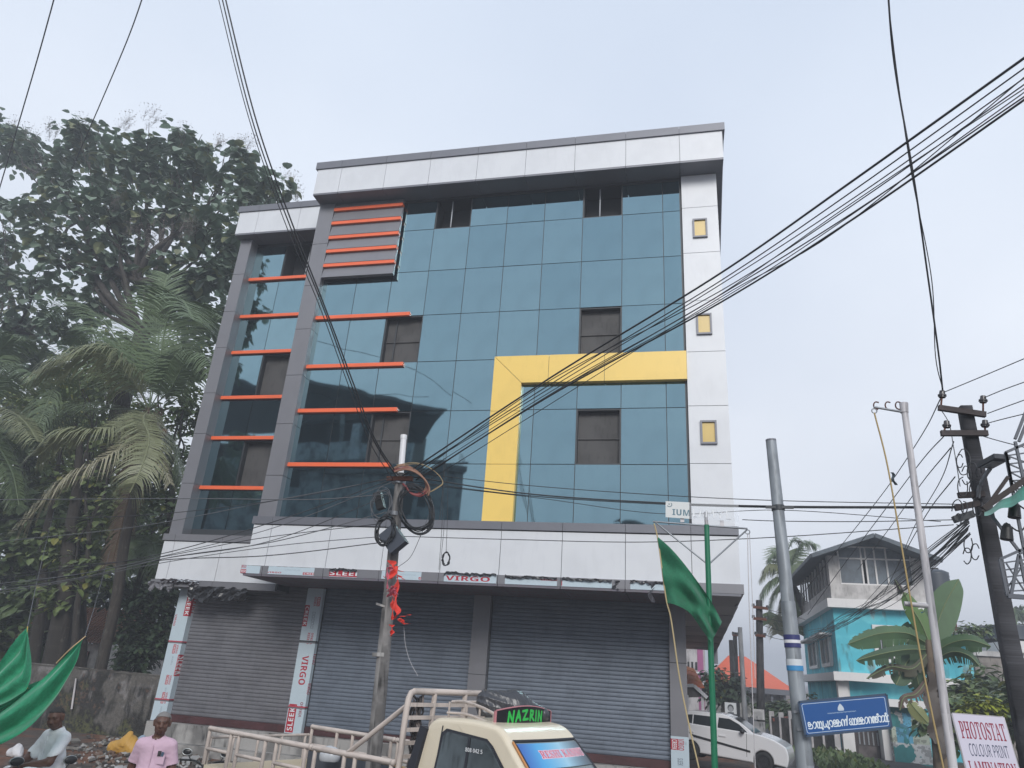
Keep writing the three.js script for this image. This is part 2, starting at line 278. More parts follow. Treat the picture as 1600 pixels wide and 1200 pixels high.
  // orange fins across the main glass and the left bay
  for (const y of [9.76, 8.36, 7.16, 5.78]) bp('orange_fin', [box(-9.089, -6.47, y + 0.06, y + 0.155, 0.008, 0.09)], M.orange);
  for (const y of [12.13, 10.86, 9.68, 8.27, 7.07, 5.67]) bp('orange_fin', [box(-12.5, -9.4, y - 0.05, y + 0.045, -1.49, -1.41)], M.orange);
  // yellow bracket frame
  const yz = 0.15, ym = M.yellow; const mit = [[-4.12, 8.55], [-3.43, 7.86]];
  bp('yellow_panel', [poly([[-4.12, 4.6], [-3.43, 4.6], [-3.43, 5.885], [-4.12, 5.885]], 0.01, yz)], ym); bp('yellow_panel', [poly([[-4.12, 5.895], [-3.43, 5.895], [-3.43, 7.155], [-4.12, 7.155]], 0.01, yz)], ym);
  bp('yellow_panel', [poly([[-4.12, 7.165], [-3.43, 7.165], [-3.43, 7.853], [-4.12, 8.543]], 0.01, yz)], ym);
  bp('yellow_panel', [poly([[-4.113, 8.55], [-3.423, 7.86], [-2.805, 7.86], [-2.805, 8.55]], 0.01, yz)], ym);
  bp('yellow_panel', [box(-2.795, -1.505, 7.86, 8.55, 0.01, yz)], ym); bp('yellow_panel', [box(-1.495, 0.33, 7.86, 8.55, 0.01, yz)], ym);
  bp('yellow_backing', [box(-4.1, -3.45, 4.6, 8.3, 0.012, 0.135), box(-3.6, 0.32, 7.88, 8.53, 0.012, 0.134)], M.frame);
  // left bay, set back
  const lxs = [-12.55, -11.5, -10.4, -9.4];
  const lys = [13.38, 12.07, 10.8, 9.62, 8.21, 7.01, 5.61, 4.5];
  bp('window_frame', [box(-11.53, -11.47, 4.45, 13.5, -2.1, -1.52), ...lys.map((y) => box(-12.6, -9.3, y - 0.03, y + 0.05, -2.1, -1.525)), box(-12.65, -12.5, 4.4, 13.5, -2.1, -1.5), box(-12.6, -9.3, 13.3, 13.6, -2.1, -1.49), box(-12.6, -9.3, 4.35, 4.56, -2.1, -1.49)], M.frame);
  for (let r = 0; r < 7; r++) for (let c = 0; c < 2; c++) {
    const x0 = lxs[c], x1 = c ? -9.35 : lxs[1];
    if (c === 1 && r === 0) { bp('window_opening', [box(x0 + 0.03, x1, lys[1] + 0.05, lys[0] - 0.05, -2.09, -2.05)], M.dark); bp('window_stay', [cyl(V(-10.75, lys[1] + 0.05, -1.6), V(-10.72, lys[0], -1.6), 0.018, 0.018, 6)], M.steel); continue; }
    if (c === 1 && (r === 3 || r === 5)) { bp('window_board', [box(x0 + 0.03, x1, lys[r + 1] + 0.05, lys[r] - 0.03, -1.72, -1.69)], M.board); continue; }
    pane(x0, x1, lys[r + 1], lys[r], -1.5, n++);
  }
  for (let k = 0; k < 7; k++) { const y1 = k ? lys[k] + 0.1 : 13.4, y0 = k < 6 ? lys[k + 1] + 0.1 : 4.3; bp('column_panel', [box(-12.88, -12.5, y0 + 0.006, y1 - 0.006, -2.1, -1.15)], M.grey); }
  const lpj = [-12.97, -12.3, -10.88, -9.5];
  for (let i = 0; i < 3; i++) {
    bp('parapet_panel', [box(lpj[i] + 0.005, lpj[i + 1] - 0.005, 13.47, 14.24, -1.2, -0.9)], M.white);
    bp('coping_panel', [box(lpj[i] - (i ? -0.004 : 0.05), lpj[i + 1] - 0.004, 14.245, 14.45, -1.25, -0.86)], M.trim);
    bp('soffit_panel', [box(lpj[i] + 0.006, lpj[i + 1] - 0.006, 13.41, 13.465, -1.55, -0.902)], M.trim);
  }
  bp('parapet_backing', [box(-12.94, -9.5, 13.48, 14.4, -1.5, -0.92)], M.frame);
  // white fascia over the shops
  const fj = [-9.4, -8.93, -7.465, -6.17, -4.84, -3.565, -2.27, -0.985, 0.3, 1.2];
  for (let i = 0; i < fj.length - 1; i++) {
    bp('fascia_panel', [box(fj[i] + 0.006, fj[i + 1] - 0.006, 3.43, 4.335, 0.2, 0.5)], M.white);
    bp('sill_panel', [box(fj[i] - (i ? -0.004 : 0.04), fj[i + 1] - (i === 8 ? -0.01 : 0.004), 4.36, 4.53, -0.3, 0.53)], M.trim);
    bp('soffit_panel', [box(fj[i] + 0.008, fj[i + 1] - 0.008, 3.2, 3.245, -1.4, 0.55)], i < 8 ? MSoffit() : M.trim);
  }
  bp('fascia_backing', [box(-9.38, 1.18, 3.3, 4.45, -0.6, 0.485), box(-9.3, 1.16, 3.25, 4.3, -1.75, 0.18)], M.frame);
  const lfj = [-12.85, -12.53, -11.15, -9.42];
  for (let i = 0; i < 3; i++) {
    bp('fascia_panel', [box(lfj[i] + 0.006, lfj[i + 1] - 0.006, 3.2, 4.14, -1.3, -1.0)], M.white);
    bp('sill_panel', [box(lfj[i] - (i ? -0.004 : 0.04), lfj[i + 1] - 0.004, 4.165, 4.33, -1.55, -0.97)], M.grey);
    bp('trim_panel', [box(lfj[i] - (i ? -0.004 : 0.06), lfj[i + 1] - 0.004, 3.03, 3.185, -1.5, -0.95)], M.grey);
  }
  bp('fascia_backing', [box(-12.8, -9.4, 3.06, 4.3, -2.1, -1.02)], M.frame);
  // side of the building: fascia, ribbed soffit panels and end drop
  const sx = (z) => 1.22 + (0.5 - z) * 0.026;
  bp('fascia_panel', [prism([[1.0, 0.18], [1.2, 0.18], [sx(-22) - 0.03, -22], [1.0, -22]], 3.43, 4.33)], M.white);
  bp('trim_panel', [prism([[1.02, 0.55], [1.24, 0.55], [sx(-22.5), -22.5], [1.3, -22.5]], 3.252, 3.42)], M.trim);
  for (let i = 0; i < 10; i++) { const z1 = -1.41 - i * 2.1, z0 = z1 - 2.09; bp('soffit_panel', [prism([[0.1, z1], [sx(z1), z1], [sx(z0), z0], [0.1, z0]], 3.2 - (i % 2) * 0.012, 3.25)], i % 2 ? M.trim : M.grey); }
  bp('trim_panel', [box(1.45, 1.85, 2.6, 3.4, -22.6, -22.45)], M.trim);
}
// ---------------------------------------------------------------- shops on the ground floor
{
  const curtain = (x0, x1, y0, y1, z) => { // interlocking slats: each a shallow bow with a groove under it
    const n = Math.round((y1 - y0) / 0.086), h = (y1 - y0) / n, P = [];
    for (let i = 0; i < n; i++) { const b = y0 + i * h; P.push([b, 0.004], [b + 0.005, -0.016], [b + 0.012, 0.008], [b + h * 0.5, 0.011], [b + h - 0.003, 0.007]); }
    const v = [], uv = [];
    for (let i = 0; i < P.length - 1; i++) { const [ya, za] = P[i], [yb, zb] = P[i + 1]; const A = V(x0, ya, z + za), B = V(x1, ya, z + za), C = V(x1, yb, z + zb), D = V(x0, yb, z + zb); v.push(A, B, C, A, C, D); }
    return tri(v);
  };
  const sy0 = -0.02, sy1 = 3.3, sz = -1.58;
  const bays = [[-12.0, -8.74], [-8.42, -4.54], [-4.2, -0.14]];
  bays.forEach(([x0, x1], i) => {
    const s = bp('roller_shutter', [curtain(x0, x1, sy0 + 0.16, sy1, sz)], i ? M.shutter : mat(0.185, 0.185, 0.205, 0.5, { map: T.shut, metal: 0.25 }));
    bp('bottom_rail', [box(x0, x1, sy0, sy0 + 0.16, sz - 0.03, sz + 0.04)], M.maroon, s);
    for (const gx of [x0, x1 - 0.03]) bp('guide', [box(gx - 0.02, gx + 0.05, sy0, sy1, sz - 0.04, sz + 0.06)], M.frame, s);
    if (i === 2) bp('lock_plate', [box(-3.55, -3.2, sy0 + 0.02, sy0 + 0.13, sz + 0.04, sz + 0.046)], M.steel, s);
  });
  bp('plinth', [box(-12.36, 0.22, -0.75, -0.03, -1.75, -1.32), box(-12.3, 0.2, -0.75, -0.42, -1.4, -1.05)], M.concrete);
  // pillars; three wear printed protective film
  const pil = [[-12.33, -11.95, 0], [-8.79, -8.38, 1], [-4.57, -4.17, -1], [-0.18, 0.17, 2]];
  pil.forEach(([x0, x1, k]) => {
    const p = bp('pillar', k >= 0 ? [box(x0, x1, -0.03, 3.2, -1.7, -1.4)] : [box(x0, x1, -0.03, 3.2, -1.7, -1.4)], M.grey);
    const film = (y0, y1, v0, v1, kind) => {
      const f = []; const e = 0.004;
      const g1 = new THREE.PlaneGeometry(x1 - x0 + 2 * e, y1 - y0); g1.translate((x0 + x1) / 2, (y0 + y1) / 2, -1.4 + e); g1.userData.keepUV = 1;
      const sc = (g, u0, u1) => { const a = g.attributes.uv; for (let i = 0; i < a.count; i++) a.setXY(i, u0 + (u1 - u0) * a.getX(i), v0 + (v1 - v0) * a.getY(i)); };
      sc(g1, 0, 0.86);
      const g2 = new THREE.PlaneGeometry(0.3, y1 - y0); sc(g2, 0.86, 1.0); g2.rotateY(Math.PI / 2); g2.translate(x1 + e, (y0 + y1) / 2, -1.55 + e); g2.userData.keepUV = 1;
      const g3 = new THREE.PlaneGeometry(0.3, y1 - y0); g3.rotateY(-Math.PI / 2); g3.translate(x0 - e, (y0 + y1) / 2, -1.55 + e); g3.userData.keepUV = 1; sc(g3, 0.3, 0.4);
      f.push(g1, g2, g3); return f;
    };
    if (k === 0 || k === 1) {
      const m = mat(0.92, 0.92, 0.92, 0.28, { map: pillarTex(k) }); const js = k ? [-0.03, 0.52, 1.94, 3.2] : [-0.03, 0.43, 1.74, 3.2];
      for (let i = 0; i < 3; i++) bp('protective_film', film(js[i] + 0.02, js[i + 1] - 0.02, (js[i] + 0.03) / 3.23, (js[i + 1] + 0.03) / 3.23, k), m, p);
      js.slice(1, 3).forEach((y, i) => bp('tape', [box(x0 - 0.007, x1 + 0.007, y + 0.012, y + 0.04, -1.68, -1.393)], k && i ? M.frame : mat(0.45, 0.06, 0.09, 0.5), p));
    } else if (k === 2) bp('protective_film', film(-0.03, 0.61, 0.02, 0.98, 2), mat(0.92, 0.92, 0.92, 0.28, { map: pillarTex(2) }), p), bp('joint', [box(x0 - 0.003, x1 + 0.003, 2.0, 2.015, -1.7, -1.397)], M.dark, p);
    else bp('joint', [box(x0 - 0.003, x1 + 0.003, 1.5, 1.512, -1.7, -1.397)], M.dark, p);
  });
  // canopy edge band with film remnants and torn, curled plastic
  const fj = [-9.47, -8.93, -7.465, -6.17, -4.84, -3.565, -2.27, -0.985, 0.3, 1.25];
  const kinds = [0, 1, 2, 1, 3, 4, 5, 5];
  const tops = [[0.02, 0.9], [0.1, 0.86], [0.12, 0.62], [0.05, 0.72], [0.1, 0.98], [0.12, 0.95], [0.02, 0.8], [0.08, 0.62]];
  for (let i = 0; i < 9; i++) {
    const x0 = fj[i], x1 = fj[i + 1]; const b = bp('canopy_band', [box(x0 + 0.005, x1 - 0.005, 3.248, 3.425, 0.3, 0.555)], M.grey);
    if (i === 8) continue;
    const [a, c] = tops[i], w = x1 - x0, nx = 14; const base = 3.25, H = 0.172;
    // film sheet with a ragged upper edge
    const pos = [], uv = []; const hs = []; for (let j = 0; j <= nx; j++) hs.push(i < 2 || i === 3 ? H * (0.94 + 0.06 * rnd()) : H * Math.min(1, 0.55 + 0.45 * fbm(j * 0.7 + i * 9, 3, 256, 3, 5) + (i === 4 ? 0.15 : 0)));
    for (let j = 0; j < nx; j++) { const xa = x0 + w * (a + (c - a) * j / nx), xb = x0 + w * (a + (c - a) * (j + 1) / nx), z = 0.56; pos.push(V(xa, base, z), V(xb, base, z), V(xb, base + hs[j + 1], z), V(xa, base, z), V(xb, base + hs[j + 1], z), V(xa, base + hs[j], z)); const ua = (xa - x0) / w, ub = (xb - x0) / w; uv.push(ua, 0, ub, 0, ub, hs[j + 1] / H, ua, 0, ub, hs[j + 1] / H, ua, hs[j] / H); }
    bp('protective_film', [tri(pos, uv)], mat(0.92, 0.92, 0.92, 0.25, { map: bandTex(kinds[i]) }), b);
    if (i >= 2 && i !== 3) { // loose dark torn edge curling off the film
      const g = grid(26, 4, (u, v) => { const j = Math.min(nx, u * nx), h = hs[Math.round(j)]; const x = x0 + w * (a + (c - a) * u); return V(x + 0.02 * (fbm(u * 30, v * 7, 512, 2, i) - 0.5), base + h + 0.045 * (v - 0.4) + 0.05 * (fbm(u * 22 + i, v * 3, 512, 3, 2) - 0.5), 0.565 + 0.05 * fbm(u * 26, v * 5 + i, 512, 3, 7)); });
      bp('torn_film', [g], mat(0.03, 0.03, 0.035, 0.22), b);
    }
    if (i === 6 || i === 7) { const xx = x0 + w * (i === 6 ? 0.86 : 0.4); const L = i === 6 ? 0.18 : 0.38; bp('torn_film', [grid(4, 16, (u, v) => V(xx + (u - 0.5) * 0.09 * (1 - v * 0.4) + 0.04 * Math.sin(v * 7 + u), 3.4 - L * v, 0.58 + 0.03 * Math.sin(v * 11 + u * 3)))], mat(0.06, 0.06, 0.07, 0.2), b); }
  }
  // left canopy: long crumpled strip of dark plastic and a shred of bright film
  const crum = (x0, x1, y, h, z, s, m) => bp('torn_film', [grid(46, 8, (u, v) => V(x0 + (x1 - x0) * u + 0.05 * (fbm(u * 12, v * 3, 512, 2, s) - 0.5), y - h * v * (0.35 + 1.2 * fbm(u * 7, 1, 512, 3, s + 3)) + 0.05 * (fbm(u * 12, v * 2, 512, 2, s + 1) - 0.5), z + 0.22 * (fbm(u * 11 + v * 3, v * 2.5, 512, 3, s + 2) - 0.45)))], m);
  crum(-11.75, -10.1, 3.06, 0.3, -0.95, 3, mat(0.018, 0.018, 0.02, 0.18)); crum(-12.9, -12.2, 3.12, 0.2, -0.93, 13, mat(0.2, 0.2, 0.22, 0.2)); crum(-12.35, -11.5, 3.2, 0.1, -0.92, 23, mat(0.5, 0.53, 0.58, 0.2)); crum(-12.6, -11.6, 3.2, 0.12, -0.94, 33, mat(0.04, 0.03, 0.035, 0.2));
}
// ---------------------------------------------------------------- boundary wall on the left
const leafM = (r, g, b, o = {}) => mat(r, g, b, 0.62, { physical: true, transmission: 0, side: THREE.DoubleSide, ...o });
{
  const wt = tex(1024, (u, v) => { // old lime plaster under black mould, moss and bare patches
    const n = fbm(u * 10, v * 10, 10, 5, 61), st = fbm(u * 34, v * 6, 34, 4, 65), m = fbm(u * 5, v * 5, 5, 4, 71), f = fbm(u * 80, v * 80, 80, 2, 77);
    let c = [0.13, 0.122, 0.112]; const mixc = (d, t) => { c = c.map((q, i) => q + (d[i] - q) * t); };
    mixc([0.27, 0.26, 0.26], sm(0.5, 0.62, n) * 0.85); mixc([0.02, 0.02, 0.018], sm(0.40, 0.52, st * 0.3 + n * 0.3 + m * 0.4) * 0.9); mixc([0.10, 0.105, 0.045], sm(0.5, 0.66, m) * sm(0.3, 0.6, f) * 0.8); mixc([0.12, 0.07, 0.05], sm(0.62, 0.72, n * 0.6 + f * 0.4) * 0.6);
    return c.map((q) => q * (0.62 + 0.5 * f));
  }, 4.2);
  const w = thing('boundary_wall', 'old plaster compound wall black with mould and moss left of the shop building', 'wall', [-20, -0.7, -3]);
  const g = grid(120, 24, (u, v) => { const x = -34 + 21.6 * u, y = -0.95 + 1.88 * v - 0.012 * (x + 14); return V(x + 20, y + 0.7, 0.03 * (fbm(x * 1.3 + 90, y * 2 + 9, 512, 4, 3) - 0.5)); });
  const uvs = g.attributes.uv; for (let i = 0; i < uvs.count; i++) uvs.setXY(i, uvs.getX(i) * 21.6, uvs.getY(i) * 1.88);
  part('plaster_face', [g], mat(1, 1, 1, 0.95, { map: wt, bumpMap: T.bump, bumpScale: 0.012, side: THREE.DoubleSide }), w);
  part('coping', [bar(V(-14, 1.66 + 0.168, -0.1), V(7.6, 1.66 - 0.09, -0.1), 0.22, 0.04)], mat(0.1, 0.095, 0.085, 0.95, { map: T.heavy }), w);
  part('wall_core', [box(-14, 7.6, 0, 1.45, -0.2, -0.04)], M.concrete, w);
  part('drain_pipe', [cyl(atz(119, 1060, -2.93).sub(V(-20, -0.7, -3)), atz(112, 1108, -2.93).sub(V(-20, -0.7, -3)), 0.025)], M.paintw, w);
  // little tiled house behind the trees
  const h = thing('tiled_house', 'small white house with mossy clay tile roof glimpsed behind the palm trunk', 'house', [-22, -0.7, -13]);
  const o = atz(140, 985, -13), L = (px, py, z = -13) => atz(px, py, z).sub(V(-22, -0.7, -13));
  part('wall', [box(L(135, 1010).x - 3, L(160, 1010).x + 0.3, 0, L(150, 1006).y, -4, 0)], mat(0.75, 0.73, 0.7, 0.9, { map: T.grime }), h);
  const tm = mat(0.42, 0.2, 0.11, 0.9, { map: T.heavy }), y0 = L(150, 1005).y, y1 = y0 + 1.5, xa = L(100, 1000).x - 3, xb = L(162, 1000).x + 0.5;
  const rf = part('roof', [quad(V(xa, y0, 0.5), V(xb, y0, 0.5), V(xb, y1, -1.6), V(xa, y1, -1.6)), quad(V(xb, y0, -4.4), V(xa, y0, -4.4), V(xa, y1, -1.6), V(xb, y1, -1.6))], mat(0.12, 0.06, 0.04, 0.9, { side: THREE.DoubleSide }), h);
  const tg = []; for (let r = 0; r < 7; r++) for (let c = 0; c < 34; c++) { const x = xa + (xb - xa) * (c + 0.5) / 34, t = (r + 0.5) / 7; const b = new THREE.CylinderGeometry(0.1, 0.1, 0.36, 6, 1, true, Math.PI / 2, Math.PI); b.rotateX(-Math.PI / 2 + 0.62); b.rotateZ(rr(-0.05, 0.05)); b.translate(x, y0 + 1.5 * t + 0.04 + rr(0, 0.02), 0.5 - 2.1 * t); tg.push(b); }
  tag(part('tile', tg, tm, rf), null, null, null, 'stuff');
  const wn = part('window', [box(L(128, 1020).x, L(140, 1020).x, L(134, 1040).y, L(134, 1017).y, 0.0, 0.06)], M.dark, h);
  for (let i = 0; i < 5; i++) part('bar', [box(L(128, 1020).x + i * 0.09, L(128, 1020).x + i * 0.09 + 0.03, L(134, 1040).y, L(134, 1017).y, 0.06, 0.09)], mat(0.3, 0.12, 0.12, 0.7), wn);
}
// ---------------------------------------------------------------- trees
function leafGeo(L, W, droop, fold = 0.25) { // broad pointed leaf along +z, four quads
  const st = [[0, 0.04], [0.22, 0.42], [0.5, 0.5], [0.78, 0.33], [1, 0.0]], v = [];
  const P = (i, s) => { const [t, w] = st[i]; return V(s * w * W, (s ? fold * w * W : 0) - droop * t * t * L, t * L); };
  for (let i = 0; i < 4; i++) for (const s of [-1, 1]) { const a = P(i, 0), b = P(i, s), c = P(i + 1, s), d = P(i + 1, 0); if (s > 0) v.push(a, c, b, a, d, c); else v.push(a, b, c, a, c, d); }
  return tri(v);
}
const LEAF = { teak: leafGeo(0.44, 0.37, 0.35), mid: leafGeo(0.3, 0.2, 0.25), small: leafGeo(0.19, 0.11, 0.2), lace: (() => { const v = []; for (let i = 0; i < 34; i++) { const a = rr(0, 6.28), r = rr(0.02, 0.2), y = rr(0, 0.5), s = rr(0.007, 0.014); const p = V(Math.cos(a) * r, y, Math.sin(a) * r); v.push(p, p.clone().add(V(s * 2, s, 0)), p.clone().add(V(0, s * 2, s * 2))); v.push(V(0, y * 0.6 - 0.1, 0), V(0.009, y * 0.6 - 0.1, 0.009), p); } return tri(v); })() };
const DUM = new THREE.Object3D(), COL = new THREE.Color();
function cloud(parent, name, geo, material, pts, tint) { // pts: [Vector3, scale, dir?]
  const im = new THREE.InstancedMesh(geo, material, pts.length); im.name = name; im.castShadow = im.receiveShadow = true; im.userData.kind = 'stuff';
  pts.forEach(([p, s, d], i) => {
    DUM.position.copy(p); const dir = d || V(rr(-1, 1), rr(-0.9, 0.35), rr(-1, 1)); DUM.up.set(rr(-0.3, 0.3), 1, rr(-0.3, 0.3)); DUM.lookAt(p.clone().add(dir)); DUM.scale.setScalar(s * rr(0.7, 1.2)); DUM.updateMatrix(); im.setMatrixAt(i, DUM.matrix);
    const k = rr(0.6, 1.25), y = rr(0, 1) < 0.12 ? tint : 0; im.setColorAt(i, COL.setRGB(k * (1 + y * 0.9), k * (1 + y * 0.35), k * (1 - y * 0.2)));
  });
  parent.add(im); return im;
}
// clumps of leaves inside a blob; several twigs each
function blobLeaves(c, R, n, per, spread, s, flat = 0.85) {
  const out = [];
  for (let i = 0; i < n; i++) {
    let d; do { d = V(rr(-1, 1), rr(-1, 1), rr(-1, 1)); } while (d.lengthSq() > 1); d.multiplyScalar(0.55 + 0.45 * rnd()); d.y *= flat; const q = c.clone().addScaledVector(d, R);
    for (let j = 0; j < per; j++) { const a = rr(0, 6.28), e = rr(-0.8, 0.3); const dir = V(Math.cos(a), e, Math.sin(a)); out.push([q.clone().addScaledVector(dir, rr(0.03, spread)).add(V(0, rr(-0.4, 0.4) * spread, 0)), s, dir]); }
  }
  return out;
}
function limb(a, b, r0, r1, wob = 0.12) { const L = a.distanceTo(b), pts = []; for (let i = 0; i <= 5; i++) { const t = i / 5; pts.push(a.clone().lerp(b, t).add(V(rr(-1, 1), rr(-0.5, 0.5), rr(-1, 1)).multiplyScalar(i && i < 5 ? wob * L * 0.25 : 0))); } const g = tube(pts, 1, 12, 7); const p = g.attributes.position, c = new THREE.CatmullRomCurve3(pts, false, 'centripetal'); for (let i = 0; i <= 12; i++) { const ctr = c.getPointAt(i / 12), r = r0 + (r1 - r0) * i / 12; for (let j = 0; j <= 7; j++) { const k = i * 8 + j; const q = V(p.getX(k), p.getY(k), p.getZ(k)).sub(ctr).multiplyScalar(r).add(ctr); p.setXYZ(k, q.x, q.y, q.z); } } return g; }
const barkT = tex(512, (u, v) => { const a = fbm(u * 30, v * 5, 30, 4, 81), b = fbm(u * 6, v * 6, 6, 4, 85); const k = 0.55 + 0.9 * (a - 0.3); return [0.065 * k + 0.05 * sm(0.6, 0.75, b), 0.056 * k + 0.05 * sm(0.6, 0.75, b), 0.048 * k + 0.045 * sm(0.6, 0.75, b)]; }, 1.2);
const bark = mat(1, 1, 1, 0.95, { map: barkT, bumpMap: T.bump, bumpScale: 0.01 });
const G = { teak: leafM(0.17, 0.235, 0.165, { transmission: 0.4, roughness: 0.5 }), teak2: leafM(0.19, 0.26, 0.085, { transmission: 0.4 }), dark: leafM(0.035, 0.062, 0.03), mid: leafM(0.12, 0.185, 0.065, { transmission: 0.35 }), lace: mat(0.30, 0.27, 0.25, 0.9, { side: THREE.DoubleSide }) };
function tree(name, label, base, blobs, o) { // blobs: [px, py, radius px, z]
  const t = thing(name, label, 'tree', [base.x, base.y, base.z], o.group); const rel = (p) => p.clone().sub(base);
  const cs = blobs.map(([px, py, r, z]) => { const c = atz(px, py, z); return [c, r * c.distanceTo(camera.position) / F * 1.0]; });
  const hub = o.hub, tr = [limb(V(0, -0.2, 0), rel(hub), o.r0, o.r1, 0.05)];
  for (const [c, R] of cs) { const st = o.hub2 && rnd() < 0.4 ? o.hub2 : hub; tr.push(limb(rel(st), rel(c.clone().lerp(hub, 0.15)), o.r1 * rr(0.35, 0.6), 0.025, 0.2)); for (let k = 0; k < 3; k++) tr.push(limb(rel(c.clone().lerp(hub, 0.35)), rel(c).add(V(rr(-1, 1), rr(-0.6, 1), rr(-1, 1)).multiplyScalar(R * 0.75)), 0.03, 0.012, 0.2)); }
  part('trunk', tr, bark, t);
  const pts = []; for (const [c, R] of cs) pts.push(...blobLeaves(c, R, Math.round((o.dens || 10) * R * R), o.per || 7, o.spread || 0.45, 1).map(([p, s, d]) => [rel(p), s, d]));
  cloud(t, 'crown', o.leaf, o.mat, pts, o.tint || 0.5);
  if (o.lace) { const lp = []; for (const [px, py, z] of o.lace) { const c = atz(px, py, z); for (let k = 0; k < 6; k++) lp.push([rel(c).add(V(rr(-0.3, 0.3), rr(-0.5, 0.1), rr(-0.3, 0.3))), rr(0.9, 1.7), V(rr(-0.3, 0.3), rr(-0.2, 0.2), 1)]); } cloud(t, 'blossom', LEAF.lace, G.lace, lp, 0); }
  return t;
}
const B = (px, py, z, y = -0.7) => { const p = atz(px, py, z); p.y = y; return p; };
{ // the tall broad-leaved tree, hub where the limbs part
  const z = -7, hub = atz(222, 520, z), base = V(hub.x - 0.4, -0.7, z);
  const blobs = [[215, 255, 60, z], [300, 255, 52, z], [130, 235, 48, z - 1], [375, 285, 50, z], [165, 320, 62, z + 1], [260, 330, 66, z], [345, 350, 60, z + 1], [95, 285, 34, z], [60, 330, 32, z], [85, 385, 46, z + 1], [180, 410, 58, z], [270, 430, 56, z + 1], [350, 430, 52, z], [430, 300, 34, z - 1], [455, 325, 26, z - 2], [400, 340, 40, z - 1], [240, 220, 28, z], [130, 205, 24, z], [290, 215, 26, z], [372, 240, 26, z], [330, 500, 46, z], [130, 470, 46, z], [385, 400, 34, z - 1], [35, 230, 34, z - 2], [60, 250, 22, z - 2], [5, 215, 34, z - 2]];
  tree('broadleaf_tree', 'tall broad leaved tree with lacy blossom rising behind the boundary wall', base, blobs, { hub, hub2: atz(215, 440, z), r0: 0.42, r1: 0.3, leaf: LEAF.teak, mat: G.teak, dens: 12, per: 7, spread: 0.45, tint: 0.6, lace: [[235, 186, z], [195, 192, z], [130, 196, z], [82, 205, z], [290, 208, z], [285, 218, z], [350, 222, z], [376, 226, z], [452, 285, z - 2], [462, 302, z - 2], [15, 200, z - 2], [40, 212, z - 2], [100, 330, z], [250, 360, z + 1], [230, 380, z + 2], [290, 355, z + 2], [290, 365, z + 2], [210, 365, z + 2], [180, 320, z + 2]] });
  // left neighbour of the same kind, cut by the frame
  const h2 = atz(20, 520, -9); tree('broadleaf_tree', 'broad leaved tree cut off by the left edge, sky showing through its open crown', V(h2.x - 0.5, -0.7, -9), [[10, 330, 26, -9], [5, 380, 30, -9], [15, 435, 34, -9], [60, 440, 30, -8], [40, 490, 40, -9], [95, 500, 36, -8], [20, 540, 40, -9], [-30, 400, 50, -9], [130, 530, 34, -9], [60, 560, 40, -9]], { hub: h2, r0: 0.35, r1: 0.18, leaf: LEAF.teak, mat: G.teak, dens: 13, per: 6, spread: 0.5, tint: 0.4 });
}
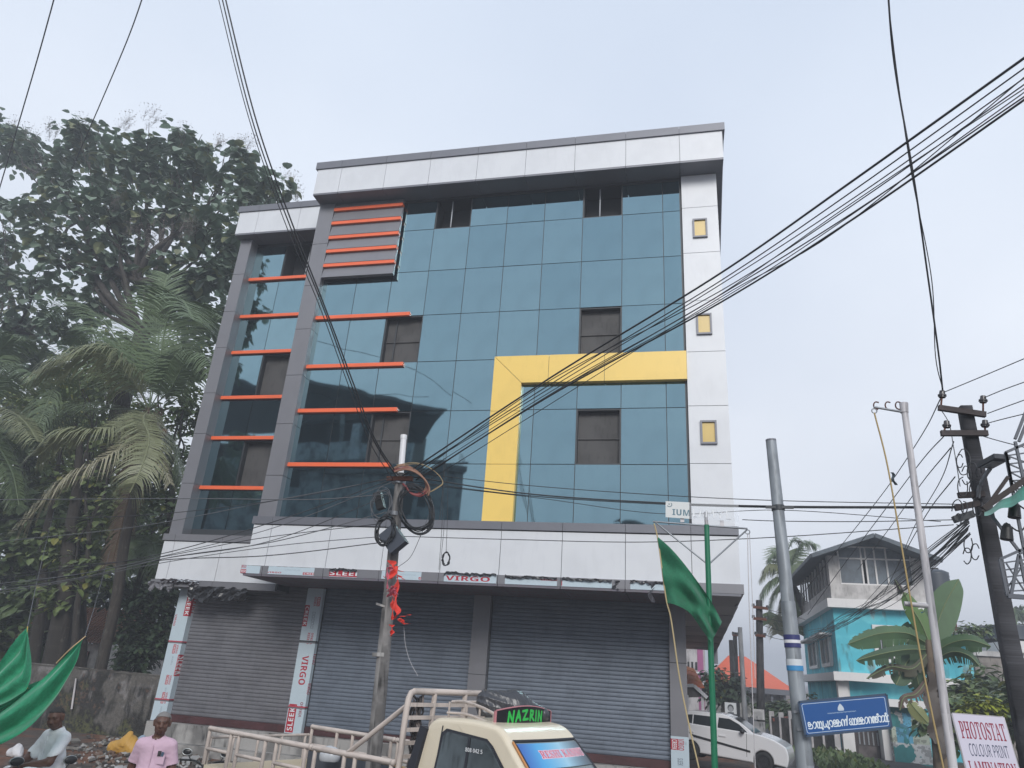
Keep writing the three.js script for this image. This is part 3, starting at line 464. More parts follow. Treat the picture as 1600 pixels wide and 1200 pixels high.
{ // darker growth below: several trees behind the wall
  const Z = -8;
  tree('shade_tree', 'dense dark tree filling the gap between the palm and the shop building', B(290, 1000, -7), [[300, 560, 50, -7], [290, 640, 50, -8], [255, 560, 40, -9], [285, 720, 40, -8], [300, 480, 40, -8], [275, 800, 44, -8], [240, 760, 40, -9], [265, 880, 45, -8], [230, 850, 40, -9], [280, 960, 40, -7]], { hub: atz(270, 760, -8), r0: 0.22, r1: 0.12, leaf: LEAF.mid, mat: G.mid, dens: 30, per: 8, spread: 0.4, tint: 0.9 });
  tree('shade_tree', 'dense leafy tree behind the coconut palm, left of its trunk', B(120, 1000, -9), [[190, 560, 60, -9], [120, 600, 60, -9], [60, 640, 60, -10], [150, 680, 60, -10], [210, 650, 50, -10], [80, 730, 60, -10], [150, 780, 60, -10], [210, 740, 50, -10]], { hub: atz(120, 800, -9.5), r0: 0.3, r1: 0.16, leaf: LEAF.mid, mat: G.teak2, dens: 24, per: 8, spread: 0.45, tint: 0.8 });
  tree('shade_tree', 'dark low tree at the left edge over the green netting', B(30, 1000, -8), [[10, 700, 60, -8], [20, 790, 60, -8], [70, 830, 55, -8], [20, 880, 55, -7.5], [70, 920, 45, -7.5], [-30, 950, 60, -7.5], [120, 880, 45, -8.5], [10, 980, 50, -7], [70, 1000, 30, -7]], { hub: atz(30, 880, -8), r0: 0.3, r1: 0.16, leaf: LEAF.teak, mat: G.mid, dens: 16, per: 7, spread: 0.45, tint: 0.5 });
  tree('shade_tree', 'deep green bushy tree close behind the wall beside the first pillar', B(235, 1030, -5), [[240, 940, 34, -6], [215, 980, 34, -6], [255, 990, 30, -6], [230, 1020, 30, -5.5], [205, 1030, 26, -5.5], [200, 930, 36, -7], [262, 930, 22, -6.5]], { hub: atz(230, 985, -6), r0: 0.12, r1: 0.07, leaf: LEAF.small, mat: G.dark, dens: 120, per: 9, spread: 0.25, tint: 0.4 });
  tree('shade_tree', 'light green leafy tree just behind the leaning coconut palm, left of its trunk', B(140, 1000, -4.6), [[150, 600, 40, -6], [190, 700, 36, -6], [130, 760, 44, -6], [170, 820, 40, -6], [100, 850, 44, -6], [140, 900, 36, -5.5], [190, 780, 30, -5.5], [205, 560, 34, -6], [90, 930, 30, -5.5]], { hub: atz(140, 820, -5.5), r0: 0.12, r1: 0.08, leaf: LEAF.mid, mat: G.teak2, dens: 26, per: 8, spread: 0.4, tint: 0.9 });
  // shadowy wood behind everything
  const pts = []; for (const [px, py, r, z] of [[40, 760, 100, -18], [150, 820, 100, -18], [240, 800, 90, -19], [60, 900, 100, -18], [150, 920, 80, -19], [250, 900, 80, -19], [-20, 640, 100, -20], [110, 650, 70, -20], [225, 690, 60, -20], [30, 990, 70, -18], [100, 1010, 40, -19], [200, 1010, 40, -18], [280, 1000, 40, -19]]) { const c = atz(px, py, z), R = r * c.distanceTo(camera.position) / F; pts.push(...blobLeaves(c, R, Math.round(9 * R * R), 8, 0.7, 1.7)); }
  const wd = cloud(scene, numbered('distant_wood'), LEAF.mid, G.mid, pts, 0.3); tag(wd, 'dim mass of foliage far behind the wall on the left', 'woodland', null, 'stuff');
  for (const [x0, y0, x1, y1, r, z] of [[95, 1040, 125, 690, 0.42, -5.5], [130, 1040, 150, 740, 0.3, -6.5], [60, 1040, 95, 700, 0.25, -6]]) { const a = atz(x0, y0, z), b = atz(x1, y1, z); a.y = -0.7; const t = solo('tree_trunk', [limb(a, b, r, r * 0.25, 0.1)], bark, ['stout dark tree trunk behind the green netting tip', 'middle sized dark trunk between the stout trunk and the tiled house', 'slim dark trunk nearest the left netting peak'][[0.42, 0.3, 0.25].indexOf(r)], 'tree trunk'); }
}
// ---------------------------------------------------------------- coconut palms
function frondGeo(pts, W, o = {}) { // pts: rachis points; leaflets hang from both sides
  const c = new THREE.CatmullRomCurve3(pts, false, 'centripetal'), n = o.n || 96, v = [], L = c.getLength();
  const side = o.side || null;
  for (let i = 0; i < n; i++) {
    const t = 0.14 + 0.86 * i / (n - 1), p = c.getPointAt(Math.min(1, t)), tg = c.getTangentAt(Math.min(1, t)); let s = V(0, 1, 0).cross(tg); if (s.lengthSq() < 0.05) s = V(1, 0, 0); s.normalize(); if (side) s.copy(side);
    const up = tg.clone().cross(s).normalize(); if (up.y < 0 && !side) up.negate();
    const len = 1.3 * W * (0.45 + 0.75 * Math.sin(Math.PI * (0.15 + 0.75 * t))) * rr(0.85, 1.1);
    for (const q of [-1, 1]) {
      const d = s.clone().multiplyScalar(q * rr(0.75, 1)).addScaledVector(tg, 0.4).addScaledVector(up, rr(0.0, 0.25)).normalize(); const w = 0.022 * rr(0.8, 1.3);
      const wd = tg.clone().multiplyScalar(w); let a = p.clone(), dir = d.clone(); const hang = (o.hang ?? 0.5) * rr(0.8, 1.7), segs = 3; 
      for (let k = 0; k < segs; k++) { const b = a.clone().addScaledVector(dir, len / segs); const w0 = wd.clone().multiplyScalar(k === 0 ? 0.7 : 1 - (k - 1) / segs), w1 = wd.clone().multiplyScalar(k === segs - 1 ? 0.05 : 1 - k / segs); const A = a.clone().sub(w0), A2 = a.clone().add(w0), Bq = b.clone().sub(w1), B2 = b.clone().add(w1); v.push(A, A2, B2, A, B2, Bq); a = b; dir.y -= hang; dir.normalize(); }
    }
  }
  return [tri(v), tube(pts, 0.022, 20, 5)];
}
const GP = { a: leafM(0.24, 0.26, 0.14, { roughness: 0.45, transmission: 0.25 }), b: leafM(0.15, 0.21, 0.105, { roughness: 0.45, transmission: 0.25 }), c: leafM(0.34, 0.32, 0.21, { roughness: 0.55, transmission: 0.2 }), dry: leafM(0.12, 0.075, 0.045) };
function palm(label, crown, base, fronds, r, name = 'coconut_palm') {
  const t = thing(name, label, 'palm tree', [base.x, base.y, base.z]); const rel = (p) => p.clone().sub(base);
  part('trunk', [limb(V(0, -0.2, 0), rel(crown), r * 1.25, r, 0.03)], bark, t);
  for (const f of fronds) { const g = frondGeo(f.p.map(rel), f.w || 0.75, f); part('frond', g, f.m || GP.b, t); }
  return t;
}
{
  const z = -3.6, c = atz(236, 655, z); const base = atz(165, 1045, z); base.y = -0.7;
  const P = (px, py, dz = 0) => atz(px, py, z + dz); const S = atz(233, 640, z);
  const fr = [
    { p: [S, P(250, 560, 0.3), P(262, 500, 0.5), P(280, 468, 0.9), P(303, 500, 1.4)], m: GP.b, w: 1.1, hang: 0.25 },
    { p: [S, P(240, 560, -0.3), P(248, 480, -0.5), P(262, 430, -0.6)], m: GP.b, w: 1.0, hang: 0.12 },
    { p: [S, P(205, 590, 0.8), P(160, 553, 1.6), P(105, 562, 2.2), P(60, 585, 2.6)], m: GP.a, w: 1.15, hang: 0.55 },
    { p: [S, P(190, 600, -0.5), P(140, 560, -0.6), P(90, 600, -0.6), P(60, 665, -0.4)], m: GP.b, w: 1.1, hang: 0.6 },
    { p: [S, P(200, 560, -1), P(150, 490, -1.5), P(100, 478, -1.8), P(70, 490, -2)], m: GP.b, w: 1.1, hang: 0.4 },
    { p: [S, P(224, 655, 1.2), P(233, 690, 2.0), P(215, 745, 2.4), P(203, 770, 2.4)], m: GP.a, w: 0.8, hang: 0.5 },
    { p: [S, P(195, 660, 1.2), P(150, 675, 2.0), P(105, 678, 2.4), P(60, 712, 2.6)], m: GP.a, w: 0.8, hang: 0.6 },
    { p: [S, P(215, 680, 1.4), P(165, 715, 2.2), P(105, 748, 2.8), P(35, 820, 3.2)], m: GP.c, w: 0.8, hang: 0.75 },
    { p: [S, P(265, 610, 0.4), P(295, 560, 0.9), P(328, 562, 1.3), P(346, 610, 1.5)], m: GP.b, w: 0.85, hang: 0.6 },
    { p: [S, P(262, 590, -0.6), P(300, 520, -0.8), P(335, 490, -0.8), P(350, 500, -0.8)], m: GP.b, w: 0.9, hang: 0.35 },
    { p: [S, P(240, 690, 1.5), P(252, 720, 1.8), P(266, 755, 1.8)], m: GP.c, w: 0.45, hang: 0.8 },
    { p: [S, P(150, 640, -1.2), P(80, 650, -1.6), P(20, 700, -1.8)], m: GP.b, w: 1.0, hang: 0.6 },
    { p: [S, P(180, 540, 0.2), P(140, 520, 0.2), P(110, 540, 0.2)], m: GP.b, w: 0.8, hang: 0.4 },
    { p: [S, P(270, 700, -0.8), P(290, 760, -1), P(290, 830, -1)], m: GP.b, w: 0.8, hang: 0.6 },
    { p: [S, P(210, 740, -0.6), P(190, 820, -0.7), P(175, 880, -0.7)], m: GP.dry, w: 0.6, hang: 0.7 },
  ];
  const t = palm('leaning coconut palm with long arching fronds in front of the boundary trees', c, base, fr, 0.14);
  const fz = []; for (let i = 0; i < 90; i++) { const a = c.clone().add(V(rr(-0.35, 0.4), rr(-0.7, 0.5), rr(-0.3, 0.4))); fz.push(bar(a, a.clone().add(V(rr(-0.3, 0.3), rr(-0.45, 0.1), rr(-0.3, 0.3))), 0.02)); }
  part('dry_sheath', fz.map((g) => g.translate(-base.x, -base.y, -base.z)), mat(0.11, 0.065, 0.05, 0.95), t);
  for (const [px, py] of [[246, 668], [256, 676], [240, 682]]) { const q = P(px, py, 0.4).sub(base); part('coconut', [ball(q, 0.11, 0.14, 0.11, 10)], mat(0.16, 0.09, 0.04, 0.6), t); }
  // second palm, mostly out of frame on the left
  const z2 = -5, c2 = atz(-30, 640, z2), b2 = V(c2.x - 0.5, -0.7, z2); const Q = (px, py, dz = 0) => atz(px, py, z2 + dz);
  palm('coconut palm whose fronds reach in from the left edge below the tall tree', c2, b2, [{ p: [c2, Q(0, 590, 0.5), Q(40, 580, 0.8), Q(70, 600, 1)], m: GP.b, w: 0.9, hang: 0.5 }, { p: [c2, Q(10, 640, 1), Q(40, 660, 1.4), Q(60, 690, 1.6)], m: GP.a, w: 0.9, hang: 0.7 }, { p: [c2, Q(-10, 560, 0), Q(20, 530, 0), Q(50, 535, 0)], m: GP.b, w: 0.9, hang: 0.4 }, { p: [c2, Q(0, 700, 0.6), Q(20, 740, 0.8), Q(30, 790, 0.8)], m: GP.b, w: 0.8, hang: 0.7 }], 0.15);
  // low palm behind, frond just left of the building
  const z3 = -7, c3 = atz(225, 880, z3), b3 = V(c3.x, -0.7, z3), U = (px, py, dz = 0) => atz(px, py, z3 + dz);
  palm('young dark palm low between the wall and the left edge of the building', c3, b3, [{ p: [c3, U(215, 840), U(205, 850, 1), U(190, 900, 1)], w: 0.7, hang: 0.7 }, { p: [c3, U(235, 850), U(245, 870, 1), U(250, 930, 1)], w: 0.7, hang: 0.7 }, { p: [c3, U(230, 840, -0.5), U(262, 850, -0.5), U(285, 900, 0)], w: 0.7, hang: 0.7 }, { p: [c3, U(205, 860, -0.5), U(180, 850, -0.5), U(150, 890, 0)], w: 0.7, hang: 0.7 }], 0.1);
}
// ---------------------------------------------------------------- poles and their fittings
const polegroup = {};
const conc2 = mat(0.25, 0.24, 0.235, 0.95, { map: T.heavy, bumpMap: T.bump, bumpScale: 0.006 });
function fit(a, b) { return a.clone().lerp(b, 0.5); }
let poleTop;
{ // concrete pole before the shutters
  const z = 5.5, top = atz(626, 740, z), foot = atz(590, 1130, z); const dir = foot.clone().sub(top).normalize(); const base = top.clone().addScaledVector(dir, (top.y + 0.78) / -dir.y); poleTop = top;
  const t = thing('utility_pole', 'slim grey concrete pole wound with cables before the middle shutter, white pipe on top', 'pole', [base.x, base.y, base.z]); const R = loc(t), P = (px, py, dz = 0) => R(atz(px, py, z + dz));
  part('shaft', [cyl(V(0, -0.3, 0), R(top), 0.115, 0.075, 8)], conc2, t); part('pipe', [cyl(P(626, 742), P(631, 682), 0.045, 0.045, 12), cyl(P(630.6, 686), P(631, 680), 0.05, 0.05, 12)], mat(0.72, 0.72, 0.74, 0.4), t);
  part('clamp', [cyl(P(624, 748), P(623, 756), 0.1, 0.1, 10), cyl(P(617, 800), P(616, 806), 0.105, 0.105, 10)], M.steel, t); part('junction_box', [box(-0.13, 0.13, -0.16, 0.16, -0.06, 0.1).rotateZ(0.72).translate(P(616, 843, 0.16).x, P(616, 843, 0.16).y, P(616, 843, 0.16).z)], mat(0.05, 0.06, 0.08, 0.5), t);
  part('bracket', [bar(P(605, 748, 0.08), P(645, 748, 0.08), 0.06)], M.rust, t); part('splice_box', [bar(P(590, 770, 0.05), P(596, 795, 0.05), 0.11)], M.black, t); part('joint_ring', [cyl(P(599, 945), P(598, 948), 0.108, 0.108, 8), cyl(P(594.5, 1020), P(594, 1026), 0.116, 0.116, 8)], M.concrete, t);
}
{ // grey steel pole that carries the street sign
  const z = 6.5; const b = atz(1258, 1195, z), tp = atz(1204.5, 688, z); const t = thing('steel_pole', 'grey tubular steel pole standing left of the blue street name board', 'pole', [1.23, -0.8, z]); const R = loc(t), P = (px, py, dz = 0) => R(atz(px, py, z + dz));
  const at = (py) => { const k = (py - 688) / (1195 - 688); return P(1204.5 + (1258 - 1204.5) * k, py); };
  const ft = V(P(1258, 1195).x + 0.03, 0, 0);
  part('shaft', [cyl(at(1195), at(940), 0.084, 0.076, 20), cyl(at(940), at(688), 0.07, 0.06, 20), cyl(ft, at(1195), 0.086, 0.084, 20)], mat(0.33, 0.36, 0.39, 0.55, { map: T.grime, metal: 0.4 }), t);
  part('cap', [cyl(at(690), at(687), 0.061, 0.061, 16)], M.trim, t); part('clamp', [cyl(at(790), at(798), 0.073, 0.073, 16), bar(at(794).add(V(-0.14, 0, 0.05)), at(794).add(V(0.16, 0, 0.05)), 0.03)], M.frame, t);
  for (const [y0, y1, c] of [[992, 1000, [0.03, 0.035, 0.14]], [1000, 1005, [0.7, 0.7, 0.72]], [1005, 1012, [0.03, 0.035, 0.14]], [1030, 1040, [0.6, 0.63, 0.66]], [1040, 1048, [0.05, 0.25, 0.5]]]) part('sticker_band', [cyl(at(y1), at(y0), 0.085, 0.085, 20, true)], mat(...c, 0.5, { side: THREE.DoubleSide }), t);
}
{ // white pipe flagpole with rope
  const z = 6.5; const a = atz(1413, 640, z), b = atz(1487, 1195, z); const t = thing('flag_pole', 'tall white painted pipe pole with empty bracket arm at its top', 'flagpole', [b.x, -0.8, z]); const R = loc(t), P = (px, py, dz = 0) => R(atz(px, py, z + dz));
  part('shaft', [cyl(V(-0.02, 0, 0), R(a), 0.044, 0.035, 14)], M.paintw, t); part('cap', [cyl(P(1413, 645), P(1412, 630), 0.043, 0.047, 14)], M.paintw, t);
  part('bracket_arm', [cyl(P(1411, 644), P(1365, 636), 0.014, 0.014, 8)], M.steel, t); for (const px of [1368, 1386, 1402]) part('hook', [tube([P(px + 5, 629), P(px, 628), P(px - 3, 632), P(px - 1, 638), P(px + 4, 640)], 0.008, 12, 6)], M.rust, t);
  part('cross_arm', [cyl(P(1413, 943), P(1452, 947), 0.025, 0.025, 10)], M.paintw, t); part('ring', [new THREE.TorusGeometry(0.028, 0.007, 6, 14).translate(P(1366, 642).x, P(1366, 642).y, 0)], M.steel, t);
  solo('pole_rope', [tube([atz(1366, 645, z + 0.03), atz(1385, 720, z + 0.03), atz(1408, 850, z + 0.04), atz(1425, 950, z + 0.06), atz(1445, 1060, z + 0.06), atz(1474, 1200, z + 0.06)], 0.009, 60, 6)], mat(0.42, 0.31, 0.14, 0.9), 'ochre rope hanging slack down the white pipe pole', 'rope');
  solo('flag_scrap', [grid(3, 6, (u, v) => atz(1391 + u * 5 + v * 5 + 2 * Math.sin(v * 8), 738 + v * 20, z + 0.05 * u))], mat(0.1, 0.13, 0.16, 0.8, { side: THREE.DoubleSide }), 'small torn cloth scrap knotted on the white pole rope', 'cloth scrap');
}
{ // green party flagpole with yoke, plate and flag
  const z = 6.5; const t = thing('flag_pole', 'green painted flagpole with wire yoke and a small plate on top', 'flagpole', [0.335, -0.8, z]); const R = loc(t), P = (px, py, dz = 0) => R(atz(px, py, z + dz)); const gm = mat(0.008, 0.155, 0.075, 0.4, { map: T.soft });
  part('shaft', [cyl(V(0, 0, 0), P(1104, 820), 0.036, 0.03, 14)], gm, t); part('pipe', [cyl(P(1104, 820), P(1102.5, 800), 0.022, 0.022, 10)], M.paintw, t);
  part('yoke', [cyl(P(1020, 815), P(1168, 826), 0.011, 0.011, 6), cyl(P(1024, 816), P(1105, 881), 0.01, 0.01, 6), cyl(P(1168, 827), P(1108, 881), 0.01, 0.01, 6)], M.steel, t);
  for (const [px, py] of [[1066, 812], [1128, 818]]) part('stay', [box(-0.022, 0.022, -0.03, 0.04, -0.012, 0.012).translate(P(px, py).x, P(px, py).y, 0)], M.paintw, t); part('ring', [new THREE.TorusGeometry(0.025, 0.006, 6, 14).translate(P(1168, 831).x, P(1168, 831).y, 0)], M.steel, t);
  const pl = thing('name_plate', 'clear acrylic plate lettered IUML on the green flagpole, left end opaque white', 'sign', [0.31, 3.48, z + 0.03]); const RP = loc(pl), pp = (px, py) => RP(atz(px, py, z + 0.03));
  const c0 = pp(1040, 783), c1 = pp(1154, 789), c2 = pp(1154, 816), c3 = pp(1040, 808), sp = 0.33; const lerp2 = (u, v) => c0.clone().lerp(c1, u).lerp(c3.clone().lerp(c2, u), v);
  const sheet = (u0, u1, dz) => { const g = grid(8, 2, (u, v) => lerp2(u0 + (u1 - u0) * u, v).add(V(0, 0, dz))); const a = g.attributes.uv; for (let i = 0; i < a.count; i++) a.setX(i, u0 + (u1 - u0) * a.getX(i)); return g; };
  const ct = canvasTex(1024, 256, (g, w, h) => { g.fillStyle = '#d4d7d6'; g.fillRect(0, 0, w, h); g.strokeStyle = '#6d8088'; g.lineWidth = 14; g.beginPath(); g.arc(54, 52, 34, -0.9, 2.6); g.stroke(); g.fillStyle = '#6d8088'; g.beginPath(); g.arc(50, 44, 11, 0, 7); g.fill(); g.fillStyle = '#4f7382'; g.font = 'bold 132px sans-serif'; g.textBaseline = 'middle'; g.textAlign = 'left'; g.fillText('IUML', 92, 168); });
  part('plate', [sheet(0, sp, 0)], mat(0.95, 0.95, 0.95, 0.4, { map: ct, side: THREE.DoubleSide }), pl); part('clear_plate', [sheet(sp, 1, 0)], mat(0.93, 0.95, 0.97, 0.25, { physical: true, transmission: 0.85, side: THREE.DoubleSide }), pl);
  const tg = []; const stroke = (a, b) => tg.push(bar(lerp2(...a).add(V(0, 0, 0.006)), lerp2(...b).add(V(0, 0, 0.006)), 0.014, 0.004)); // frosted letters
  for (const s of [[[.39, .4], [.39, .85]], [[.39, .85], [.44, .85]], [[.47, .85], [.49, .4]], [[.49, .4], [.53, .85]], [[.56, .85], [.57, .4]], [[.57, .4], [.61, .7]], [[.61, .7], [.65, .4]], [[.65, .4], [.67, .85]], [[.71, .4], [.75, .65]], [[.79, .4], [.75, .65]], [[.75, .65], [.75, .85]], [[.84, .4], [.84, .85]], [[.84, .85], [.9, .85]]]) stroke(...s);
  part('frosted_letter', tg, mat(0.75, 0.77, 0.79, 0.5), pl);
  const k = (px, py, dz = 0) => atz(px, py, z + 0.12 + dz); const top = new THREE.CatmullRomCurve3([k(1027, 838), k(1052, 862, 0.05), k(1084, 900, 0.02), k(1108, 935, -0.08), k(1128, 972)], false), bot = new THREE.CatmullRomCurve3([k(1042, 942), k(1056, 946, 0.05), k(1078, 958), k(1098, 985), k(1111, 1004)], false);
  solo('green_flag', [grid(40, 24, (u, v) => { const q = top.getPoint(u).lerp(bot.getPoint(u), v); return q.add(V(0, 0, 0.05 * Math.sin(u * 9 - v * 7) * (0.3 + u) + 0.03 * Math.sin(u * 5 + v * 13))); })], mat(0.02, 0.22, 0.11, 0.85, { physical: true, transmission: 0.3, side: THREE.DoubleSide, map: T.fine }), 'plain dark green flag drooping from the yoke of the green flagpole', 'flag');
  for (const [a, b] of [[[1060, 868], [1070, 876]], [[1066, 884], [1072, 890]]]) {} 
  solo('flag_rope', [tube([k(1022, 818), k(1027, 838), k(1042, 942), k(1047, 960), k(1062, 1060), k(1076, 1130), k(1092, 1200)], 0.009, 60, 6)], mat(0.45, 0.36, 0.2, 0.9), 'tan rope running from the green flag down past the last pillar', 'rope'); solo('flag_rope', [tube([atz(1168, 833, z), atz(1170, 930, z), atz(1174, 1040, z), atz(1180, 1200, z)], 0.005, 30, 5), tube([atz(1171, 833, z), atz(1176, 950, z), atz(1180, 1060, z)], 0.004, 30, 5)], M.paintw, 'thin pale cord hanging from the right end of the green flagpole yoke', 'rope');
}
{ // blue street name board
  const z = 6.66; const t = thing('street_sign', 'blue street name board with white lettering fixed to the grey steel pole', 'street sign', [1.64, 1.4, z]); const R = loc(t); const c = [[1248, 1097], [1385, 1085], [1393, 1137], [1259, 1150]].map(([x, y]) => R(atz(x, y, z)));
  const ct = canvasTex(1200, 440, (g, w, h) => {
    g.fillStyle = '#1d3a63'; g.fillRect(0, 0, w, h); g.fillStyle = '#0f4f90'; g.fillRect(16, 16, w - 32, h - 32); g.strokeStyle = '#c9d6e2'; g.lineWidth = 7; g.beginPath(); g.roundRect(32, 32, w - 64, h - 64, 26); g.stroke();
    g.fillStyle = '#c7d2dc'; g.beginPath(); g.arc(555, 128, 40, Math.PI, 0); g.lineTo(600, 150); g.lineTo(510, 150); g.fill(); g.beginPath(); g.moveTo(528, 95); g.lineTo(555, 64); g.lineTo(582, 95); g.fill(); g.fillRect(520, 152, 72, 8);
    g.strokeStyle = '#b9c8d6'; g.lineWidth = 4; for (let i = 0; i < 22; i++) { const x = 370 + i * 18, y = 182; g.beginPath(); g.arc(x, y, 6, 2.6, 7.2); if (i % 3) g.lineTo(x + 8, y + 6); g.stroke(); }
    // lettering, drawn stroke by stroke
    g.strokeStyle = '#dbe4ea'; g.lineCap = 'round'; g.lineJoin = 'round'; g.lineWidth = 15;
    const Y = 318, H = 78; const pth = (x, pts) => { g.beginPath(); pts.forEach((p, i) => { const X = x + p[0], y = Y + p[1]; if (p.length === 2) (i ? g.lineTo(X, y) : g.moveTo(X, y)); else if (p.length === 4) g.quadraticCurveTo(X, y, x + p[2], Y + p[3]); else g.bezierCurveTo(X, y, x + p[2], Y + p[3], x + p[4], Y + p[5]); }); g.stroke(); };
    const ka = (x) => { pth(x, [[6, -20], [0, -44, 20, -46], [38, -44, 36, -14], [34, 8, 14, 8], [0, 6, 4, -8], [12, -22, 44, -16], [66, -12, 62, 14], [56, 38, 34, 36], [4, 36, 2, 30]]); };
    const aa = (x) => pth(x, [[6, -22], [10, -46, 28, -44], [48, -40, 42, -4], [36, 34, 12, 36]]);
    const va = (x) => pth(x, [[4, 34], [-6, -44, 18, -44], [36, -42, 28, 34], [40, -44, 52, -44], [74, -40, 64, 36], [40, 38, 4, 34]]);
    const uu = (x) => pth(x, [[0, 34], [10, 60, 22, 44], [28, 34, 14, 62]]);
    const pa = (x) => pth(x, [[2, -42], [-8, 30, 14, 34], [40, 34, 38, -6], [34, 36, 60, 36], [66, 36, 64, -42]]);
    const ra = (x) => pth(x, [[8, 10], [-8, -42, 26, -44], [56, -42, 48, 16], [36, 48, 22, 28]]);
    const na = (x) => pth(x, [[4, 36], [-8, -44, 20, -44], [44, -42, 34, 36], [48, -46, 62, -42], [80, -30, 66, 36]]);
    const dot = (x) => { g.beginPath(); g.arc(x, Y - 66, 9, 0.3, 5.6); g.stroke(); };
    const ee = (x) => pth(x, [[18, -44], [-10, -30, 16, -6], [-14, 10, 10, 34], [34, 38, 30, 10]]);
    let x = 62; ka(x); aa(x + 72); va(x + 126); uu(x + 180); pa(x + 214); uu(x + 268); ra(x + 296); ka(x + 356); ka(x + 396); na(x + 470); pth(x + 540, [[0, 30], [14, -60, 20, -86]]);
    x = 640; ee(x); va(x + 34); ka(x + 110); ka(x + 150); aa(x + 214); na(x + 268); na(x + 320); dot(x + 398);
    x = 1010 - 12; ee(x); ra(x + 34); aa(x + 84); va(x + 132 - 6); dot(x + 190 - 40);
  });
  const q = (u, v) => c[0].clone().lerp(c[1], u).lerp(c[3].clone().lerp(c[2], u), 1 - v); part('face', [grid(4, 4, (u, v) => q(u, 1 - v))], mat(0.95, 0.95, 0.95, 0.4, { map: ct, side: THREE.DoubleSide }), t); part('backing', [grid(1, 1, (u, v) => q(u, 1 - v).add(V(0, 0, -0.02)))], mat(0.2, 0.22, 0.24, 0.5, { side: THREE.DoubleSide }), t);
  part('rim', [0, 1, 2, 3].map((i) => bar(c[i].clone().add(V(0, 0, -0.01)), c[(i + 1) % 4].clone().add(V(0, 0, -0.01)), 0.022)), mat(0.03, 0.06, 0.11, 0.5), t); part('bracket', [bar(R(atz(1240, 1112, 6.58)), R(atz(1275, 1110, 6.62)), 0.025), bar(R(atz(1246, 1140, 6.58)), R(atz(1280, 1138, 6.62)), 0.025)], M.steel, t);
}
{ // printed shop board at the lower right
  const z = 9.6; const t = thing('shop_board', 'white board reading PHOTOSTAT, COLOUR PRINT and LAMINATION in red and grey', 'sign board', [1.8, 1.2, z]); const R = loc(t); const c = [atz(1488, 1115, z), atz(1568, 1121, z), atz(1610, 1262, z), atz(1524, 1256, z)].map(R);
  const ct = canvasTex(1000, 1700, (g, w, h) => { g.fillStyle = '#d3cfde'; g.fillRect(0, 0, w, h); const line = (s, y, px, col, font, wid, x0) => { g.save(); g.translate(x0, y); g.font = `bold ${px}px ${font}`; g.textBaseline = 'alphabetic'; g.textAlign = 'left'; const k = wid / g.measureText(s).width; g.scale(k, 1); g.fillStyle = col; g.fillText(s, 0, 0); g.restore(); }; line('PHOTOSTAT', 470, 470, '#8e2440', 'serif', 880, 70); g.font = '300px sans-serif'; g.save(); g.translate(150, 800); g.font = '330px sans-serif'; const k = 750 / g.measureText('COLOUR PRINT').width; g.scale(k, 1); g.fillStyle = '#3c4560'; g.fillText('COLOUR PRINT', 0, 0); g.restore(); line('LAMINATION', 1220, 450, '#8e2440', 'serif', 900, 60); g.fillStyle = '#8e2440'; g.fillRect(60, 1420, 880, 16); });
  const q = (u, v) => c[0].clone().lerp(c[1], u).lerp(c[3].clone().lerp(c[2], u), 1 - v); part('face', [grid(4, 6, (u, v) => q(u, 1 - v))], mat(0.95, 0.95, 0.95, 0.5, { map: ct, side: THREE.DoubleSide }), t); part('backing', [grid(1, 1, (u, v) => q(u, 1 - v).add(V(0, 0, -0.015)))], M.paintw, t); part('rim', [0, 1, 2, 3].map((i) => bar(c[i].clone().add(V(0, 0, -0.008)), c[(i + 1) % 4].clone().add(V(0, 0, -0.008)), 0.012)), M.paintw, t); part('leg', [bar(c[3].clone().lerp(c[2], 0.2).add(V(0, 0, -0.02)), V(c[3].x + 0.06, -2.1, -0.02), 0.03)], M.steel, t); part('leg', [bar(c[3].clone().lerp(c[2], 0.8).add(V(0, 0, -0.02)), V(c[2].x - 0.06, -2.1, -0.02), 0.03)], M.steel, t);
}
